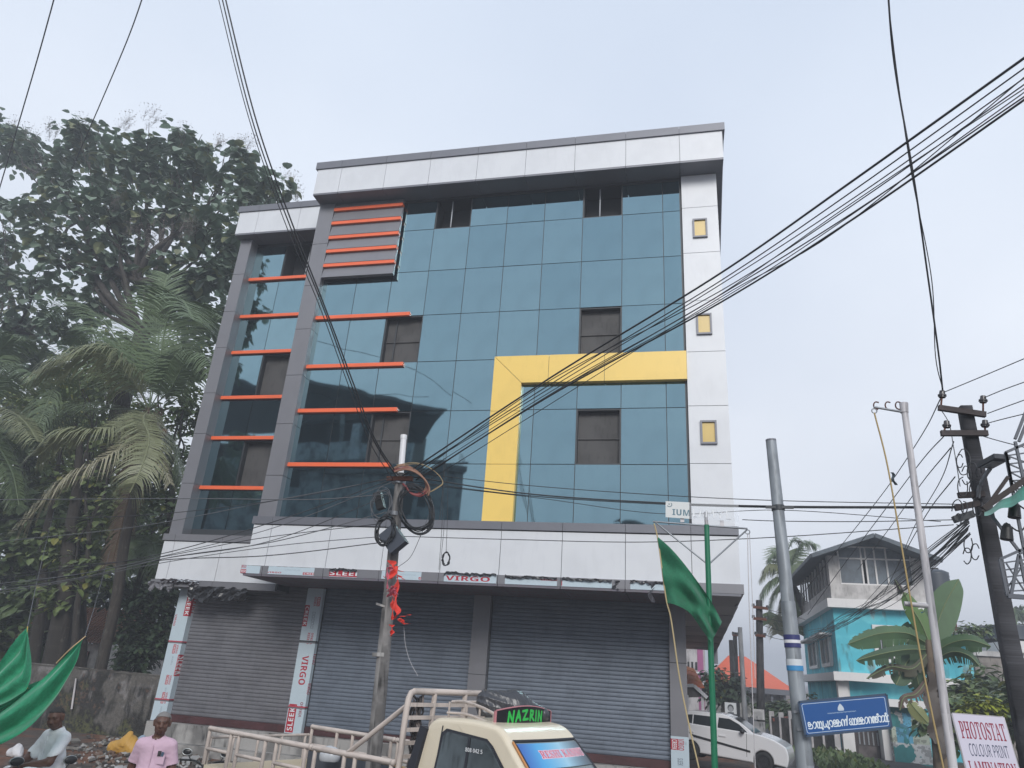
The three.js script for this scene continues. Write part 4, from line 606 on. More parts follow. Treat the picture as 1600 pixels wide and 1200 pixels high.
{ // dark electric pole with cross arms and street lamp
  const z = 6.5, t = thing('electric_pole', 'weathered dark concrete electric pole with cross arms and a flat street lamp at the right', 'electric pole', [3.27, -0.9, z]); const R = loc(t), P = (px, py, dz = 0) => R(atz(px, py, z + dz)); const dm = mat(0.085, 0.085, 0.095, 0.95, { map: T.heavy, bumpMap: T.bump, bumpScale: 0.008 });
  const tp = P(1507, 636); const g = new THREE.CylinderGeometry(0.085, 0.128, tp.y + 0.2, 4, 10); g.rotateY(Math.PI / 4); g.translate(0, (tp.y - 0.2) / 2, 0); { const p = g.attributes.position; for (let i = 0; i < p.count; i++) { const k = (p.getY(i) + 0.2) / (tp.y + 0.2); p.setX(i, p.getX(i) + tp.x * k + 0.012 * (fbm(p.getY(i) * 3 + 9, 2, 512, 2, 4) - 0.5)); } g.computeVertexNormals(); } part('shaft', [g], dm, t);
  const am = mat(0.07, 0.055, 0.055, 0.8, { map: T.grime }); const arm = (a, b) => part('cross_arm', [bar(P(...a), P(...b), 0.05, 0.06)], am, t); arm([1466, 637, 0.1], [1540, 648, 0.1]); arm([1470, 677, 0.1], [1543, 677, 0.1]); arm([1497, 774, 0.12], [1538, 772, 0.12]); arm([1492, 794, 0.12], [1530, 786, 0.12]);
  for (const [px, py, qx, qy] of [[1472, 616, 1470, 636], [1536, 624, 1536, 646], [1479, 663, 1474, 676], [1539, 662, 1539, 676]]) { const n = part('insulator', [cyl(P(px, py + 5, 0.1), P(px, py - 5, 0.1), 0.036, 0.028, 12), cyl(P(px, py + 1, 0.1), P(px, py + 3, 0.1), 0.045, 0.045, 12)], mat(0.06, 0.055, 0.06, 0.25), t); part('pin', [cyl(P(qx, qy, 0.1), P(px, py, 0.1), 0.01)], M.rust, n); }
  part('lamp_arm', [tube([P(1528, 778, 0.16), P(1530, 762, 0.2), P(1540, 742, 0.3), P(1547, 732, 0.36)], 0.022, 12, 8)], M.steel, t); { const a = P(1538, 728, 0.3), b = P(1566, 713, 0.6); const h = part('lamp_head', [bar(a, b, 0.16, 0.05, V(0.1, 1, 0.4))], mat(0.06, 0.065, 0.075, 0.5), t); part('lens', [bar(a.clone().lerp(b, 0.1).add(V(0, -0.032, 0)), a.clone().lerp(b, 0.75).add(V(0, -0.032, 0)), 0.12, 0.012, V(0.1, 1, 0.4))], mat(0.3, 0.32, 0.34, 0.2), h); }
  part('cable_rack', [bar(P(1490, 812, 0.15), P(1520, 803, 0.15), 0.07)], M.frame, t); const cl = []; for (let i = 0; i < 14; i++) { const px = rr(1495, 1530), py = rr(690, 880); const pts = []; const R0 = rr(6, 18), ph = rr(0, 6); for (let k = 0; k < 7; k++) pts.push(P(px + R0 * 0.6 * Math.cos(ph + k * 0.9), py + R0 * Math.sin(ph + k * 0.9) * 1.2, 0.16 + 0.02 * k)); cl.push(tube(pts, 0.006, 24, 5)); } tag(part('tangled_cable', cl, M.cable, t), null, null, null, 'stuff');
}
{ // other poles down the side road
  const mk = (name, label, px0, py0, px1, z, r, m, arms) => { const a = atz(px0, py0, z), b = atz(px1, 1120, z); const t = thing(name, label, 'pole', [b.x, gy(b.x, z), z]); const R = loc(t); part('shaft', [cyl(V(0, -0.1, 0), R(a), r, r * 0.75, 8)], m, t); for (const [x0, y0, x1, y1] of arms || []) part('cross_arm', [bar(R(atz(x0, y0, z + r)), R(atz(x1, y1, z + r)), 0.1)], M.rust, t); for (const [x0, y0] of (arms || []).flatMap(([x0, y0, x1, y1]) => [[x0 + 1, y0], [x1 - 1, y1]])) part('insulator', [cyl(R(atz(x0, y0 - 0.5, z + r)), R(atz(x0, y0 - 5, z + r)), 0.06, 0.05, 8)], M.frame, t); return t; };
  const dm = mat(0.06, 0.058, 0.062, 0.95, { map: T.heavy });
  mk('side_road_pole', 'black electric pole with two cross arms in front of the far coconut palm', 1186, 938, 1186, -15, 0.16, dm, [[1176, 948, 1200, 951], [1176, 966, 1198, 968], [1180, 992, 1196, 994]]); mk('side_road_pole', 'pale grey plain pole before the red roofed house', 1156, 980, 1164, -16, 0.11, mat(0.3, 0.31, 0.33, 0.8, { map: T.grime })); mk('side_road_pole', 'thin dark pole, left one of the pair over the red roof', 1142, 1000, 1148, -30, 0.16, dm); mk('side_road_pole', 'thin dark pole with short arm, right one of the pair over the red roof', 1148, 988, 1152, -31, 0.16, dm, [[1144, 992, 1153, 993]]);
  const p1 = atz(1132, 1097, -14), p2 = atz(1151, 1116, -14); const s = thing('portrait_poster', 'small black and white portrait poster above the white car roof', 'poster', [p1.x, p2.y, -14]); part('face', [(() => { const g = new THREE.PlaneGeometry(p2.x - p1.x, p1.y - p2.y); g.translate((p2.x - p1.x) / 2, (p1.y - p2.y) / 2, 0.03); g.userData.keepUV = 1; return g; })()], mat(0.9, 0.9, 0.9, 0.6, { map: canvasTex(128, 128, (g) => { g.fillStyle = '#ccd0d4'; g.fillRect(0, 0, 128, 128); g.fillStyle = '#33363c'; g.beginPath(); g.ellipse(64, 62, 34, 42, 0, 0, 7); g.fill(); g.fillStyle = '#9b9ea4'; g.beginPath(); g.ellipse(64, 74, 25, 34, 0, 0, 7); g.fill(); g.fillStyle = '#55585f'; g.fillRect(30, 108, 68, 20); }) }), s); part('backing', [box(0, p2.x - p1.x, 0, p1.y - p2.y, 0, 0.02)], M.paintw, s); part('post', [box(0.17, 0.21, -p2.y - 0.5, 0, -0.04, 0)], M.steel, s);
  const n1 = atz(1186, 1120, -14.7); const w = thing('pole_notice', 'pale paper notice on the black side road pole', 'notice', [n1.x, n1.y, -14.8]); part('paper', [box(-0.2, 0.2, -0.1, 0.25, -0.01, 0.0)], mat(0.55, 0.55, 0.56, 0.8, { map: T.heavy }), w); part('paper', [box(-0.18, 0.2, -0.6, -0.16, -0.01, 0.0)], mat(0.5, 0.5, 0.52, 0.8, { map: T.heavy }), w);
}
{ // lattice hoarding frame and green awning net at the right edge
  const z = 7.5, t = thing('lattice_frame', 'grey steel lattice hoarding frame at the right edge beside the dark pole', 'steel frame', [4, 3, z]); const R = loc(t), P = (px, py, dz = 0) => R(atz(px, py, z + dz)); const L = []; const b = (a, c, r = 0.012) => L.push(bar(a, c, r * 2));
  const q = [[[1577, 716], [1592, 830]], [[1600, 706], [1618, 800]]]; b(P(1571, 707), P(1583, 770)); b(P(1571, 707), P(1610, 690)); b(P(1586, 690), P(1606, 780)); for (let i = 0; i < 5; i++) { b(P(1573 + i * 3, 712 + i * 13), P(1600, 708 + i * 14), 0.006); b(P(1573 + i * 3, 712 + i * 13), P(1602, 722 + i * 14), 0.006); }
  b(P(1586, 686), P(1604, 640)); b(P(1592, 690), P(1612, 640)); b(P(1571, 707), P(1604, 880)); b(P(1545, 800), P(1596, 866)); b(P(1562, 874), P(1574, 931)); b(P(1562, 874), P(1612, 852)); b(P(1574, 931), P(1612, 934), 0.02); for (let i = 0; i < 5; i++) { b(P(1563 + i * 2.6, 880 + i * 11), P(1605, 874 + i * 12), 0.006); } b(P(1580, 928), P(1592, 866)); b(P(1572, 880), P(1605, 930), 0.006); b(P(1593, 868), P(1606, 930)); b(P(1570, 925), P(1600, 880), 0.006);
  tag(part('lattice_bar', L, mat(0.10, 0.11, 0.13, 0.6), t), null, null, null, 'stuff');
  for (const [px, py] of [[1586, 796], [1574, 830]]) { const f = thing('spot_lamp', px > 1580 ? 'black floodlight just under the green awning net at the right edge' : 'black floodlight left of and below the other, near the dark pole', 'floodlight', [atz(px, py, z).x, atz(px, py, z).y, z]); part('housing', [cyl(V(-0.02, -0.08, 0), V(0, 0.03, 0), 0.055, 0.046, 10), cyl(V(0, 0.03, 0), V(0.01, 0.07, 0), 0.046, 0.025, 10)], M.black, f); part('bracket', [tube([V(0, 0.08, 0), V(0.1, 0.0, 0), V(0.16, 0.05, 0)], 0.008, 8, 5)], M.black, f); }
  solo('awning_net', [grid(16, 10, (u, v) => atz(1538 + 75 * u, 800 - 48 * u + v * (6 + 20 * u) + 2 * Math.sin(u * 14), z + 0.3 * v))], mat(0.03, 0.30, 0.21, 0.8, { physical: true, transmission: 0.35, side: THREE.DoubleSide, map: T.fine }), 'green shade net sloping in from the right edge over the floodlights', 'awning'); solo('awning_beam', [bar(atz(1536, 795, z), atz(1612, 742, z), 0.05), bar(atz(1536, 800, z), atz(1575, 745, z), 0.03)], mat(0.05, 0.04, 0.038, 0.9), 'dark wooden beam under the green shade net', 'beam');
}
// ---------------------------------------------------------------- cables
function cable(label, pts, r, group, m = M.cable, name = 'overhead_cable') { return solo(name, [tube(pts, r * 0.88, Math.max(24, pts.length * 8), 5)], m, label, 'cable', group); }
const W3 = (list, z0, z1, n = list.length) => list.map(([x, y], i) => atz(x, y, z0 + (z1 - z0) * i / (list.length - 1)));
{
  const zP = 5.6;
  // bundle to the upper right
  const up = [[[628, 744], [860, 590], [1130, 424], [1330, 284], [1640, 62], 0.014], [[640, 742], [870, 594], [1130, 436], [1330, 300], [1640, 78], 0.008], [[650, 736], [860, 606], [1120, 448], [1330, 312], [1640, 94], 0.007], [[652, 740], [850, 600], [1130, 452], [1330, 322], [1640, 104], 0.007], [[655, 742], [880, 600], [1110, 470], [1330, 318], [1640, 112], 0.006], [[660, 744], [860, 616], [1130, 458], [1330, 334], [1640, 124], 0.008], [[660, 746], [850, 622], [1130, 466], [1330, 336], [1640, 116], 0.006], [[650, 750], [860, 618], [1130, 470], [1330, 344], [1640, 128], 0.012], [[668, 752], [900, 606], [1140, 456], [1300, 366], [1640, 88], 0.006]];
  up.forEach((u, i) => { const r = u.pop(); cable(i === 0 ? 'thick topmost cable of the bundle rising from the concrete pole to the upper right' : i === 7 ? 'thick lowest cable of the bundle rising from the concrete pole to the upper right' : 'thin cable inside the bundle rising from the concrete pole to the upper right', W3(u, zP, 10.2), r, i === 0 || i === 7 ? null : 'thin cables of the rising bundle'); });
  // long ones to the top of the picture
  [[[338, -40], [398, 200], [452, 350], [505, 480], [545, 590], [585, 690], [620, 745]], [[343, -40], [404, 200], [457, 350], [508, 480], [549, 590], [588, 690], [622, 742]], [[332, -40], [392, 195], [450, 360], [500, 480], [540, 590], [580, 695], [615, 750]]].forEach((u, i) => cable(['middle of the three black cables climbing steeply from the concrete pole to the top edge', 'rightmost and thickest of the three black cables climbing steeply from the concrete pole', 'leftmost and thinnest of the three black cables climbing steeply from the concrete pole'][i], W3(u, 9.5, zP), [0.01, 0.012, 0.007][i]));
  cable('lone cable crossing the top left corner of the picture', W3([[95, -40], [62, 80], [30, 190], [-20, 360]], 9, 6), 0.012, null, M.cablegrey); cable('lone cable slanting down into the crown of the tall tree', W3([[235, -40], [200, 60], [150, 178], [110, 270]], 9, 4), 0.012, null, M.cablegrey);
  // to the left
  const lf = [[[-20, 781], [300, 779], [500, 780], [605, 772]], [[-20, 813], [250, 803], [480, 774], [620, 744]], [[-20, 848], [220, 822], [440, 780], [620, 746]], [[-20, 908], [120, 888], [250, 866], [450, 808], [616, 748]], [[-20, 914], [130, 896], [250, 870], [430, 824], [616, 752]], [[-20, 920], [120, 904], [250, 874], [420, 846], [612, 772]], [[-20, 926], [140, 900], [260, 872], [430, 846], [604, 800]], [[-20, 904], [120, 884], [240, 872], [400, 842], [596, 818]], [[-20, 930], [120, 906], [250, 880], [440, 852], [600, 838]], [[-20, 918], [110, 900], [245, 876], [420, 868], [610, 846]]];
  lf.forEach((u, i) => cable(i === 0 ? 'thin level cable crossing before the palm, highest of the leftward cables' : i === 1 ? 'cable crossing the left bay to the palm fronds, second highest of the leftward cables' : i === 2 ? 'cable crossing the left bay just below the second highest leftward cable' : 'cable sagging from the concrete pole to the low bundle before the palm trunk', W3(u, 6, zP), i % 3 === 0 ? 0.008 : 0.0065, i < 3 ? null : 'sagging low leftward cables', i % 2 ? M.cable : M.cablegrey));
  // to the right
  const rt = [[[640, 738], [820, 758], [1040, 774], [1210, 782], [1500, 788]], [[645, 745], [820, 771], [1040, 786], [1210, 791], [1510, 792]], [[640, 752], [820, 774], [1040, 788], [1210, 793], [1490, 794]], [[650, 756], [840, 778], [1040, 803], [1215, 797], [1470, 815]], [[625, 838], [800, 843], [1000, 847], [1200, 840], [1490, 820]], [[1160, 812], [1210, 814], [1340, 815], [1500, 812]]];
  rt.forEach((u, i) => cable(['topmost level cable from the concrete pole to the dark electric pole', 'level cable just under the topmost one running to the dark electric pole', 'level cable, lower strand of the close pair running to the dark electric pole', 'thin cable dipping behind the name plate on its way to the dark electric pole', 'lowest level cable, crossing the white fascia below the sill', 'short level cable from the name plate to the dark electric pole'][i], W3(u, zP, 6.4), [0.006, 0.011, 0.008, 0.005, 0.006, 0.006][i]));
  cable('thick twisted cable dropping from the top edge to the dark electric pole', W3([[1386, -30], [1396, 90], [1428, 280], [1448, 420], [1466, 550], [1473, 612]], 9.5, 6.6), 0.011); cable('thin strand twined round the thick cable above the dark electric pole', W3([[1384, -30], [1402, 120], [1424, 270], [1456, 440], [1462, 560], [1474, 612]], 9.5, 6.6), 0.006);
  [[[1472, 614], [1530, 590], [1620, 552]], [[1536, 622], [1570, 608], [1620, 590]], [[1543, 646], [1570, 636], [1620, 618]], [[1540, 662], [1570, 654], [1620, 642]], [[1530, 680], [1565, 690], [1620, 704]]].forEach((u, i) => cable(['highest', 'second highest', 'middle', 'second lowest', 'lowest'][i] + ' of the five lines running from the dark electric pole to the right edge', W3(u, 6.6, 7.5), 0.006));
  [[[1472, 618], [1440, 680], [1380, 770], [1300, 870], [1240, 945]], [[1478, 678], [1440, 720], [1380, 800], [1320, 880], [1262, 960]], [[1485, 700], [1440, 755], [1390, 825], [1340, 890]], [[1490, 690], [1470, 750], [1430, 820], [1400, 890]], [[1492, 745], [1450, 800], [1410, 870], [1380, 930]], [[1468, 637], [1482, 660], [1490, 700], [1500, 760]]].forEach((u, i) => cable((i < 5 ? ['upper left', 'second from left', 'middle', 'second from right', 'lower right'][i] + ' of the lines slanting down behind the white pipe pole' : 'short jumper wire dropping down the left side of the dark electric pole'), W3(u, 6.6, i < 5 ? -4 : 6.6), i < 5 ? 0.008 : 0.006, null, M.cablegrey));
  for (let i = 0; i < 15; i++) cable('service cable of the sagging bunch from the dark electric pole to the turquoise house', W3([[1512 + rr(-3, 6), 806 + i * 2.2], [1450 + rr(-6, 6), 862 + i * 2.5 + rr(-4, 4)], [1390 + rr(-6, 6), 908 + i * 2.6 + rr(-6, 6)], [1318 + rr(-8, 10), 968 + rr(-5, 8)], [1270 + rr(-8, 8), 985 + i * 1.5]], 6.6, -16.7), 0.0075, 'service cables to the turquoise house');
  for (let i = 0; i < 4; i++) cable(['highest', 'second', 'third', 'lowest'][i] + ' of the thin wires from the black side road pole to the turquoise house', W3([[1186, 950 + i * 12], [1210, 955 + i * 14], [1258, 968 + i * 12]], -15, -18), 0.012);
  // coils on the concrete pole
  const loop = (label, px, py, rx, ry, n, r, m, z = 5.75, rot = 0.2) => { const t = thing('cable_coil', label, 'cable coil', [atz(px, py, z).x, atz(px, py, z).y, z]); for (let k = 0; k < n; k++) { const pts = [], a0 = rr(0, 6.3), ex = rr(0.75, 1.1), ey = rr(0.75, 1.1); for (let j = 0; j < 12; j++) { const a = a0 + j / 12 * 6.283, x = rx * ex * Math.cos(a), y = ry * ey * Math.sin(a); pts.push(atz(px + x * Math.cos(rot) - y * Math.sin(rot) + rr(-1.5, 1.5), py + x * Math.sin(rot) + y * Math.cos(rot) + rr(-1.5, 1.5), z + rr(-0.06, 0.08)).sub(t.position)); } part('loop', [tube(pts, r, 50, 5, true)], Array.isArray(m) ? m[k % m.length] : m, t); } return t; };
  const red = mat(0.20, 0.035, 0.035, 0.5), br = mat(0.25, 0.13, 0.085, 0.6), tan = mat(0.35, 0.27, 0.15, 0.7);
  loop('black cable coil hanging right of the pole under the red ducts', 650, 796, 25, 38, 15, 0.007, M.cable, 5.7, -0.3); loop('small black cable coil hanging left of the concrete pole by the junction box', 602, 828, 14, 24, 11, 0.007, M.cable); loop('loose grey loops left of the concrete pole above the small coil', 596, 788, 16, 26, 5, 0.005, M.cablegrey);
  const arch = (label, pts, r, n, ms) => { const t = thing('duct_bundle', label, 'cable duct', [atz(...pts[0], 5.7).x, atz(...pts[0], 5.7).y, 5.7]); for (let k = 0; k < n; k++) part('duct', [tube(pts.map(([x, y]) => atz(x + (k - n / 2) * 1.4 + rr(-1, 1), y + (k - n / 2) * 1.6 + rr(-1, 1), 5.7 + 0.02 * k).sub(t.position)), r, 40, 6)], ms[k % ms.length], t); };
  arch('brown and red ducts arching right from the concrete pole top', [[615, 736], [632, 731], [650, 738], [664, 750], [670, 764], [666, 772]], 0.011, 5, [br, br, red]); arch('red duct loops bulging right of the pole below the arch', [[632, 758], [640, 770], [655, 774], [664, 768]], 0.01, 4, [red, red, mat(0.3, 0.1, 0.1, 0.5)]); arch('thin tan wire looping far right of the concrete pole', [[622, 728], [650, 724], [672, 732], [690, 746], [692, 756], [684, 764], [672, 770]], 0.005, 2, [tan]);
  loop('little cable ring dangling on two wires before the white fascia', 697, 873, 6, 10, 4, 0.006, M.cable, 5.6, 0.1);
  cable('left of the two wires from which the little cable ring dangles', W3([[694, 700], [691, 812], [686, 890]], 5.6, 5.6), 0.004); cable('right of the two wires from which the little cable ring dangles', W3([[700, 730], [699, 812], [697, 864]], 5.6, 5.6), 0.004); cable('grey wire curving from the cable coil to the red ribbons on the pole', W3([[672, 800], [656, 840], [640, 872], [622, 886]], 5.7, 5.7), 0.005, null, M.cablegrey); cable('thin pale wire dangling below the red ribbons before the shutter', W3([[631, 980], [634, 1010], [642, 1036], [653, 1056]], 5.6, 5.6), 0.0035, null, M.paintw);
  // festival ribbons tied to the pole
  const rb = thing('red_ribbons', 'torn red and pink festival ribbons tied round the concrete pole', 'ribbons', [atz(618, 930, 5.65).x, atz(618, 930, 5.65).y, 5.65]); const or = mat(0.72, 0.06, 0.04, 0.7, { side: THREE.DoubleSide }), pk = mat(0.62, 0.16, 0.22, 0.7, { side: THREE.DoubleSide });
  const rib = (list, w, m, s) => part('ribbon', [grid(3, 14, (u, v) => { const c = new THREE.CatmullRomCurve3(list.map(([x, y]) => atz(x, y, 5.72).sub(rb.position))); const p = c.getPoint(v); return p.add(V((u - 0.5) * w * (0.6 + 0.5 * Math.sin(v * 9 + s)), 0, 0.03 * Math.sin(v * 12 + u * 3 + s))); })], m, rb);
  rib([[612, 876], [616, 890], [610, 905]], 0.1, or, 1); rib([[617, 884], [622, 905], [618, 925], [619, 945]], 0.07, or, 2); rib([[616, 928], [618, 945], [622, 958], [616, 966]], 0.09, or, 3); rib([[614, 932], [614, 950], [613, 968]], 0.06, or, 4); rib([[624, 964], [634, 962], [642, 960]], 0.05, or, 5); rib([[625, 966], [630, 974], [640, 974]], 0.07, or, 6); rib([[626, 968], [632, 976]], 0.05, or, 7); rib([[612, 976], [613, 986], [611, 994]], 0.06, or, 8); rib([[620, 890], [632, 894]], 0.06, or, 9); rib([[620, 897], [631, 905]], 0.06, or, 10); rib([[608, 882], [612, 888], [610, 896]], 0.09, pk, 3); rib([[605, 886], [606, 905], [605, 920]], 0.03, pk, 4);
  for (let i = 0; i < 16; i++) rib([[611 + rr(-6, 9), 920 + rr(-6, 8)], [612 + rr(-9, 12), 926 + rr(-6, 8)]], 0.03, pk, i);
}
// ---------------------------------------------------------------- implicit bodies
function sdf(bones, k) { // smooth union of tapered capsules; bone: [a, b, ra, rb, fz]
  const B = bones.map(([a, b, ra, rb, fz = 1]) => ({ ax: a.x, ay: a.y, az: a.z, dx: b.x - a.x, dy: b.y - a.y, dz: b.z - a.z, ra, rb, fz }));
  return (x, y, z) => { let s = 0; for (const q of B) { const px = x - q.ax, py = y - q.ay, pz = (z - q.az), f2 = 1 / q.fz; const ex = q.dx, ey = q.dy, ez = q.dz * f2, zz = pz * f2; const L = ex * ex + ey * ey + ez * ez; let t = L > 1e-9 ? (px * ex + py * ey + zz * ez) / L : 0; t = t < 0 ? 0 : t > 1 ? 1 : t; const a = px - ex * t, b = py - ey * t, c = zz - ez * t; const d = (Math.sqrt(a * a + b * b + c * c) - (q.ra + (q.rb - q.ra) * t)) * Math.min(1, q.fz + 0.2); s += Math.exp(-d / k); } return -k * Math.log(s + 1e-30); };
}
function skin(f, lo, hi, cell) { // mesh a distance field inside the box lo..hi
  const c = lo.clone().add(hi).multiplyScalar(0.5), h = Math.max(hi.x - lo.x, hi.y - lo.y, hi.z - lo.z) / 2 + cell * 2, n = Math.max(12, Math.ceil(2 * h / cell));
  const mc = new MarchingCubes(n, new THREE.MeshBasicMaterial(), false, false, 400000); mc.isolation = 0; const half = n / 2; const e = cell * 3;
  for (let k = 0; k < n; k++) { const z = c.z + h * (k - half) / half; for (let j = 0; j < n; j++) { const y = c.y + h * (j - half) / half; for (let i = 0; i < n; i++) { const x = c.x + h * (i - half) / half; mc.field[i + j * n + k * n * n] = (x < lo.x - e || x > hi.x + e || y < lo.y - e || y > hi.y + e || z < lo.z - e || z > hi.z + e) ? -1 : -f(x, y, z); } } }
  mc.update(); const cnt = mc.count ?? mc.geometry.drawRange.count; const src = mc.positionArray, pos = new Float32Array(cnt * 3), nor = new Float32Array(cnt * 3);
  const g = (x, y, z) => { const q = cell * 0.4; const v = V(f(x + q, y, z) - f(x - q, y, z), f(x, y + q, z) - f(x, y - q, z), f(x, y, z + q) - f(x, y, z - q)); return v.normalize(); };
  for (let i = 0; i < cnt; i += 3) { const P = [0, 1, 2].map((t) => V(c.x + h * src[(i + t) * 3], c.y + h * src[(i + t) * 3 + 1], c.z + h * src[(i + t) * 3 + 2])); const N = P.map((p) => g(p.x, p.y, p.z)); const fn = P[1].clone().sub(P[0]).cross(P[2].clone().sub(P[0])); const o = fn.dot(N[0]) < 0 ? [0, 2, 1] : [0, 1, 2]; o.forEach((s, t) => { P[s].toArray(pos, (i + t) * 3); N[s].toArray(nor, (i + t) * 3); }); }
  const out = new THREE.BufferGeometry(); out.setAttribute('position', new THREE.BufferAttribute(pos, 3)); out.setAttribute('normal', new THREE.BufferAttribute(nor, 3)); return out;
}
const bone = (a, b, ra, rb = ra, fz = 1) => [a, b, ra, rb, fz];
function headParts(c, R, o) { // head about centre c, turned by quaternion R; returns skin and hair geometries
  const p = (x, y, z) => V(x, y, z).applyQuaternion(R).add(c);
  const bs = [bone(p(0, 0.03, -0.015), p(0, 0.025, 0.012), 0.082, 0.078), bone(p(0, -0.04, 0.03), p(0, -0.075, 0.05), 0.06, 0.036), bone(p(-0.03, -0.065, 0.035), p(0.03, -0.065, 0.035), 0.035), bone(p(0, 0.01, 0.09), p(0, -0.022, 0.108), 0.010, 0.014), bone(p(-0.012, -0.026, 0.1), p(0.012, -0.026, 0.1), 0.009), bone(p(-0.034, 0.03, 0.078), p(0.034, 0.03, 0.078), 0.015), bone(p(-0.045, -0.02, 0.055), p(-0.04, -0.03, 0.06), 0.025), bone(p(0.045, -0.02, 0.055), p(0.04, -0.03, 0.06), 0.025), bone(p(-0.018, -0.052, 0.086), p(0.018, -0.052, 0.086), 0.008), bone(p(-0.016, -0.063, 0.083), p(0.016, -0.063, 0.083), 0.008),
    bone(p(-0.083, 0.02, -0.01), p(-0.083, -0.025, 0.0), 0.017, 0.012, 1), bone(p(0.083, 0.02, -0.01), p(0.083, -0.025, 0.0), 0.017, 0.012, 1), bone(p(0, -0.05, -0.015), o.neck, 0.056, 0.058)];
  const f = sdf(bs, 0.008); const lo = V(c.x - 0.14, Math.min(c.y - 0.2, o.neck.y - 0.03), c.z - 0.16), hi = V(c.x + 0.14, c.y + 0.14, c.z + 0.17);
  const hb = sdf([bone(p(0, 0.034, -0.018), p(0, 0.03, 0.008), 0.087, 0.082)], 0.01); const inv = R.clone().invert(); const hf = (x, y, z) => { const q = V(x, y, z).sub(c).applyQuaternion(inv); const n = 0.004 * (fbm(x * 60 + 90, y * 60 + z * 40 + 90, 512, 2, 3) - 0.5); return Math.max(hb(x, y, z) + n, -(q.y - (q.z > 0 ? 0.055 + (q.z) * 0.35 : -0.02 + q.z * 0.9 + 0.06))); };
  const eye = [], iris = []; for (const s of [-1, 1]) { const e = p(s * 0.032, 0.008, 0.078); eye.push(ball(e, 0.0105, 0.0065, 0.008, 8)); iris.push(ball(p(s * 0.032, 0.008, 0.084), 0.0055, 0.006, 0.004, 8)); }
  const brow = [-1, 1].map((s) => tube([p(s * 0.015, 0.03, 0.096), p(s * 0.034, 0.036, 0.092), p(s * 0.052, 0.028, 0.078)], 0.004, 8, 5)); const lip = [tube([p(-0.022, -0.056, 0.09), p(0, -0.058, 0.096), p(0.022, -0.056, 0.09)], 0.0035, 8, 5)];
  return { skin: skin(f, lo, hi, 0.0045), hair: skin(hf, V(c.x - 0.12, c.y - 0.1, c.z - 0.13), V(c.x + 0.12, c.y + 0.14, c.z + 0.13), 0.006), eye, iris, brow, lip };
}
function handBones(w, dir, nrm, curl = 0.5) { // five fingers rooted in a palm
  const d = dir.clone().normalize(), n = nrm.clone().addScaledVector(d, -nrm.dot(d)).normalize(), s = d.clone().cross(n).normalize(), out = []; const P = (a, b, c2) => w.clone().addScaledVector(d, a).addScaledVector(s, b).addScaledVector(n, c2);
  for (let i = 0; i < 4; i++) { const b = -0.03 + i * 0.02; out.push(bone(P(0.01, b * 0.7, 0), P(0.085, b, 0), 0.014, 0.011)); let q = P(0.085, b, 0), a = curl * 0.4; const len = [0.038, 0.043, 0.041, 0.032][i]; for (let k = 0; k < 3; k++) { const t = q.clone().addScaledVector(d, Math.cos(a) * len * (1 - k * 0.22)).addScaledVector(n, Math.sin(a) * len * (1 - k * 0.22)); out.push(bone(q, t, 0.0092 - k * 0.001, 0.0086 - k * 0.001)); q = t; a += curl; } }
  let q = P(0.025, -0.032, 0.004); for (let k = 0; k < 3; k++) { const t = q.clone().addScaledVector(d, 0.026 - k * 0.002).addScaledVector(s, -0.016 + k * 0.008).addScaledVector(n, 0.012); out.push(bone(q, t, 0.0125 - k * 0.0015, 0.011 - k * 0.0015)); q = t; } return out;
}
const clothBump = (x, y, z, a = 0.006) => a * (fbm(x * 9 + 50, y * 14 + z * 7 + 50, 512, 3, 9) - 0.5) * 2;
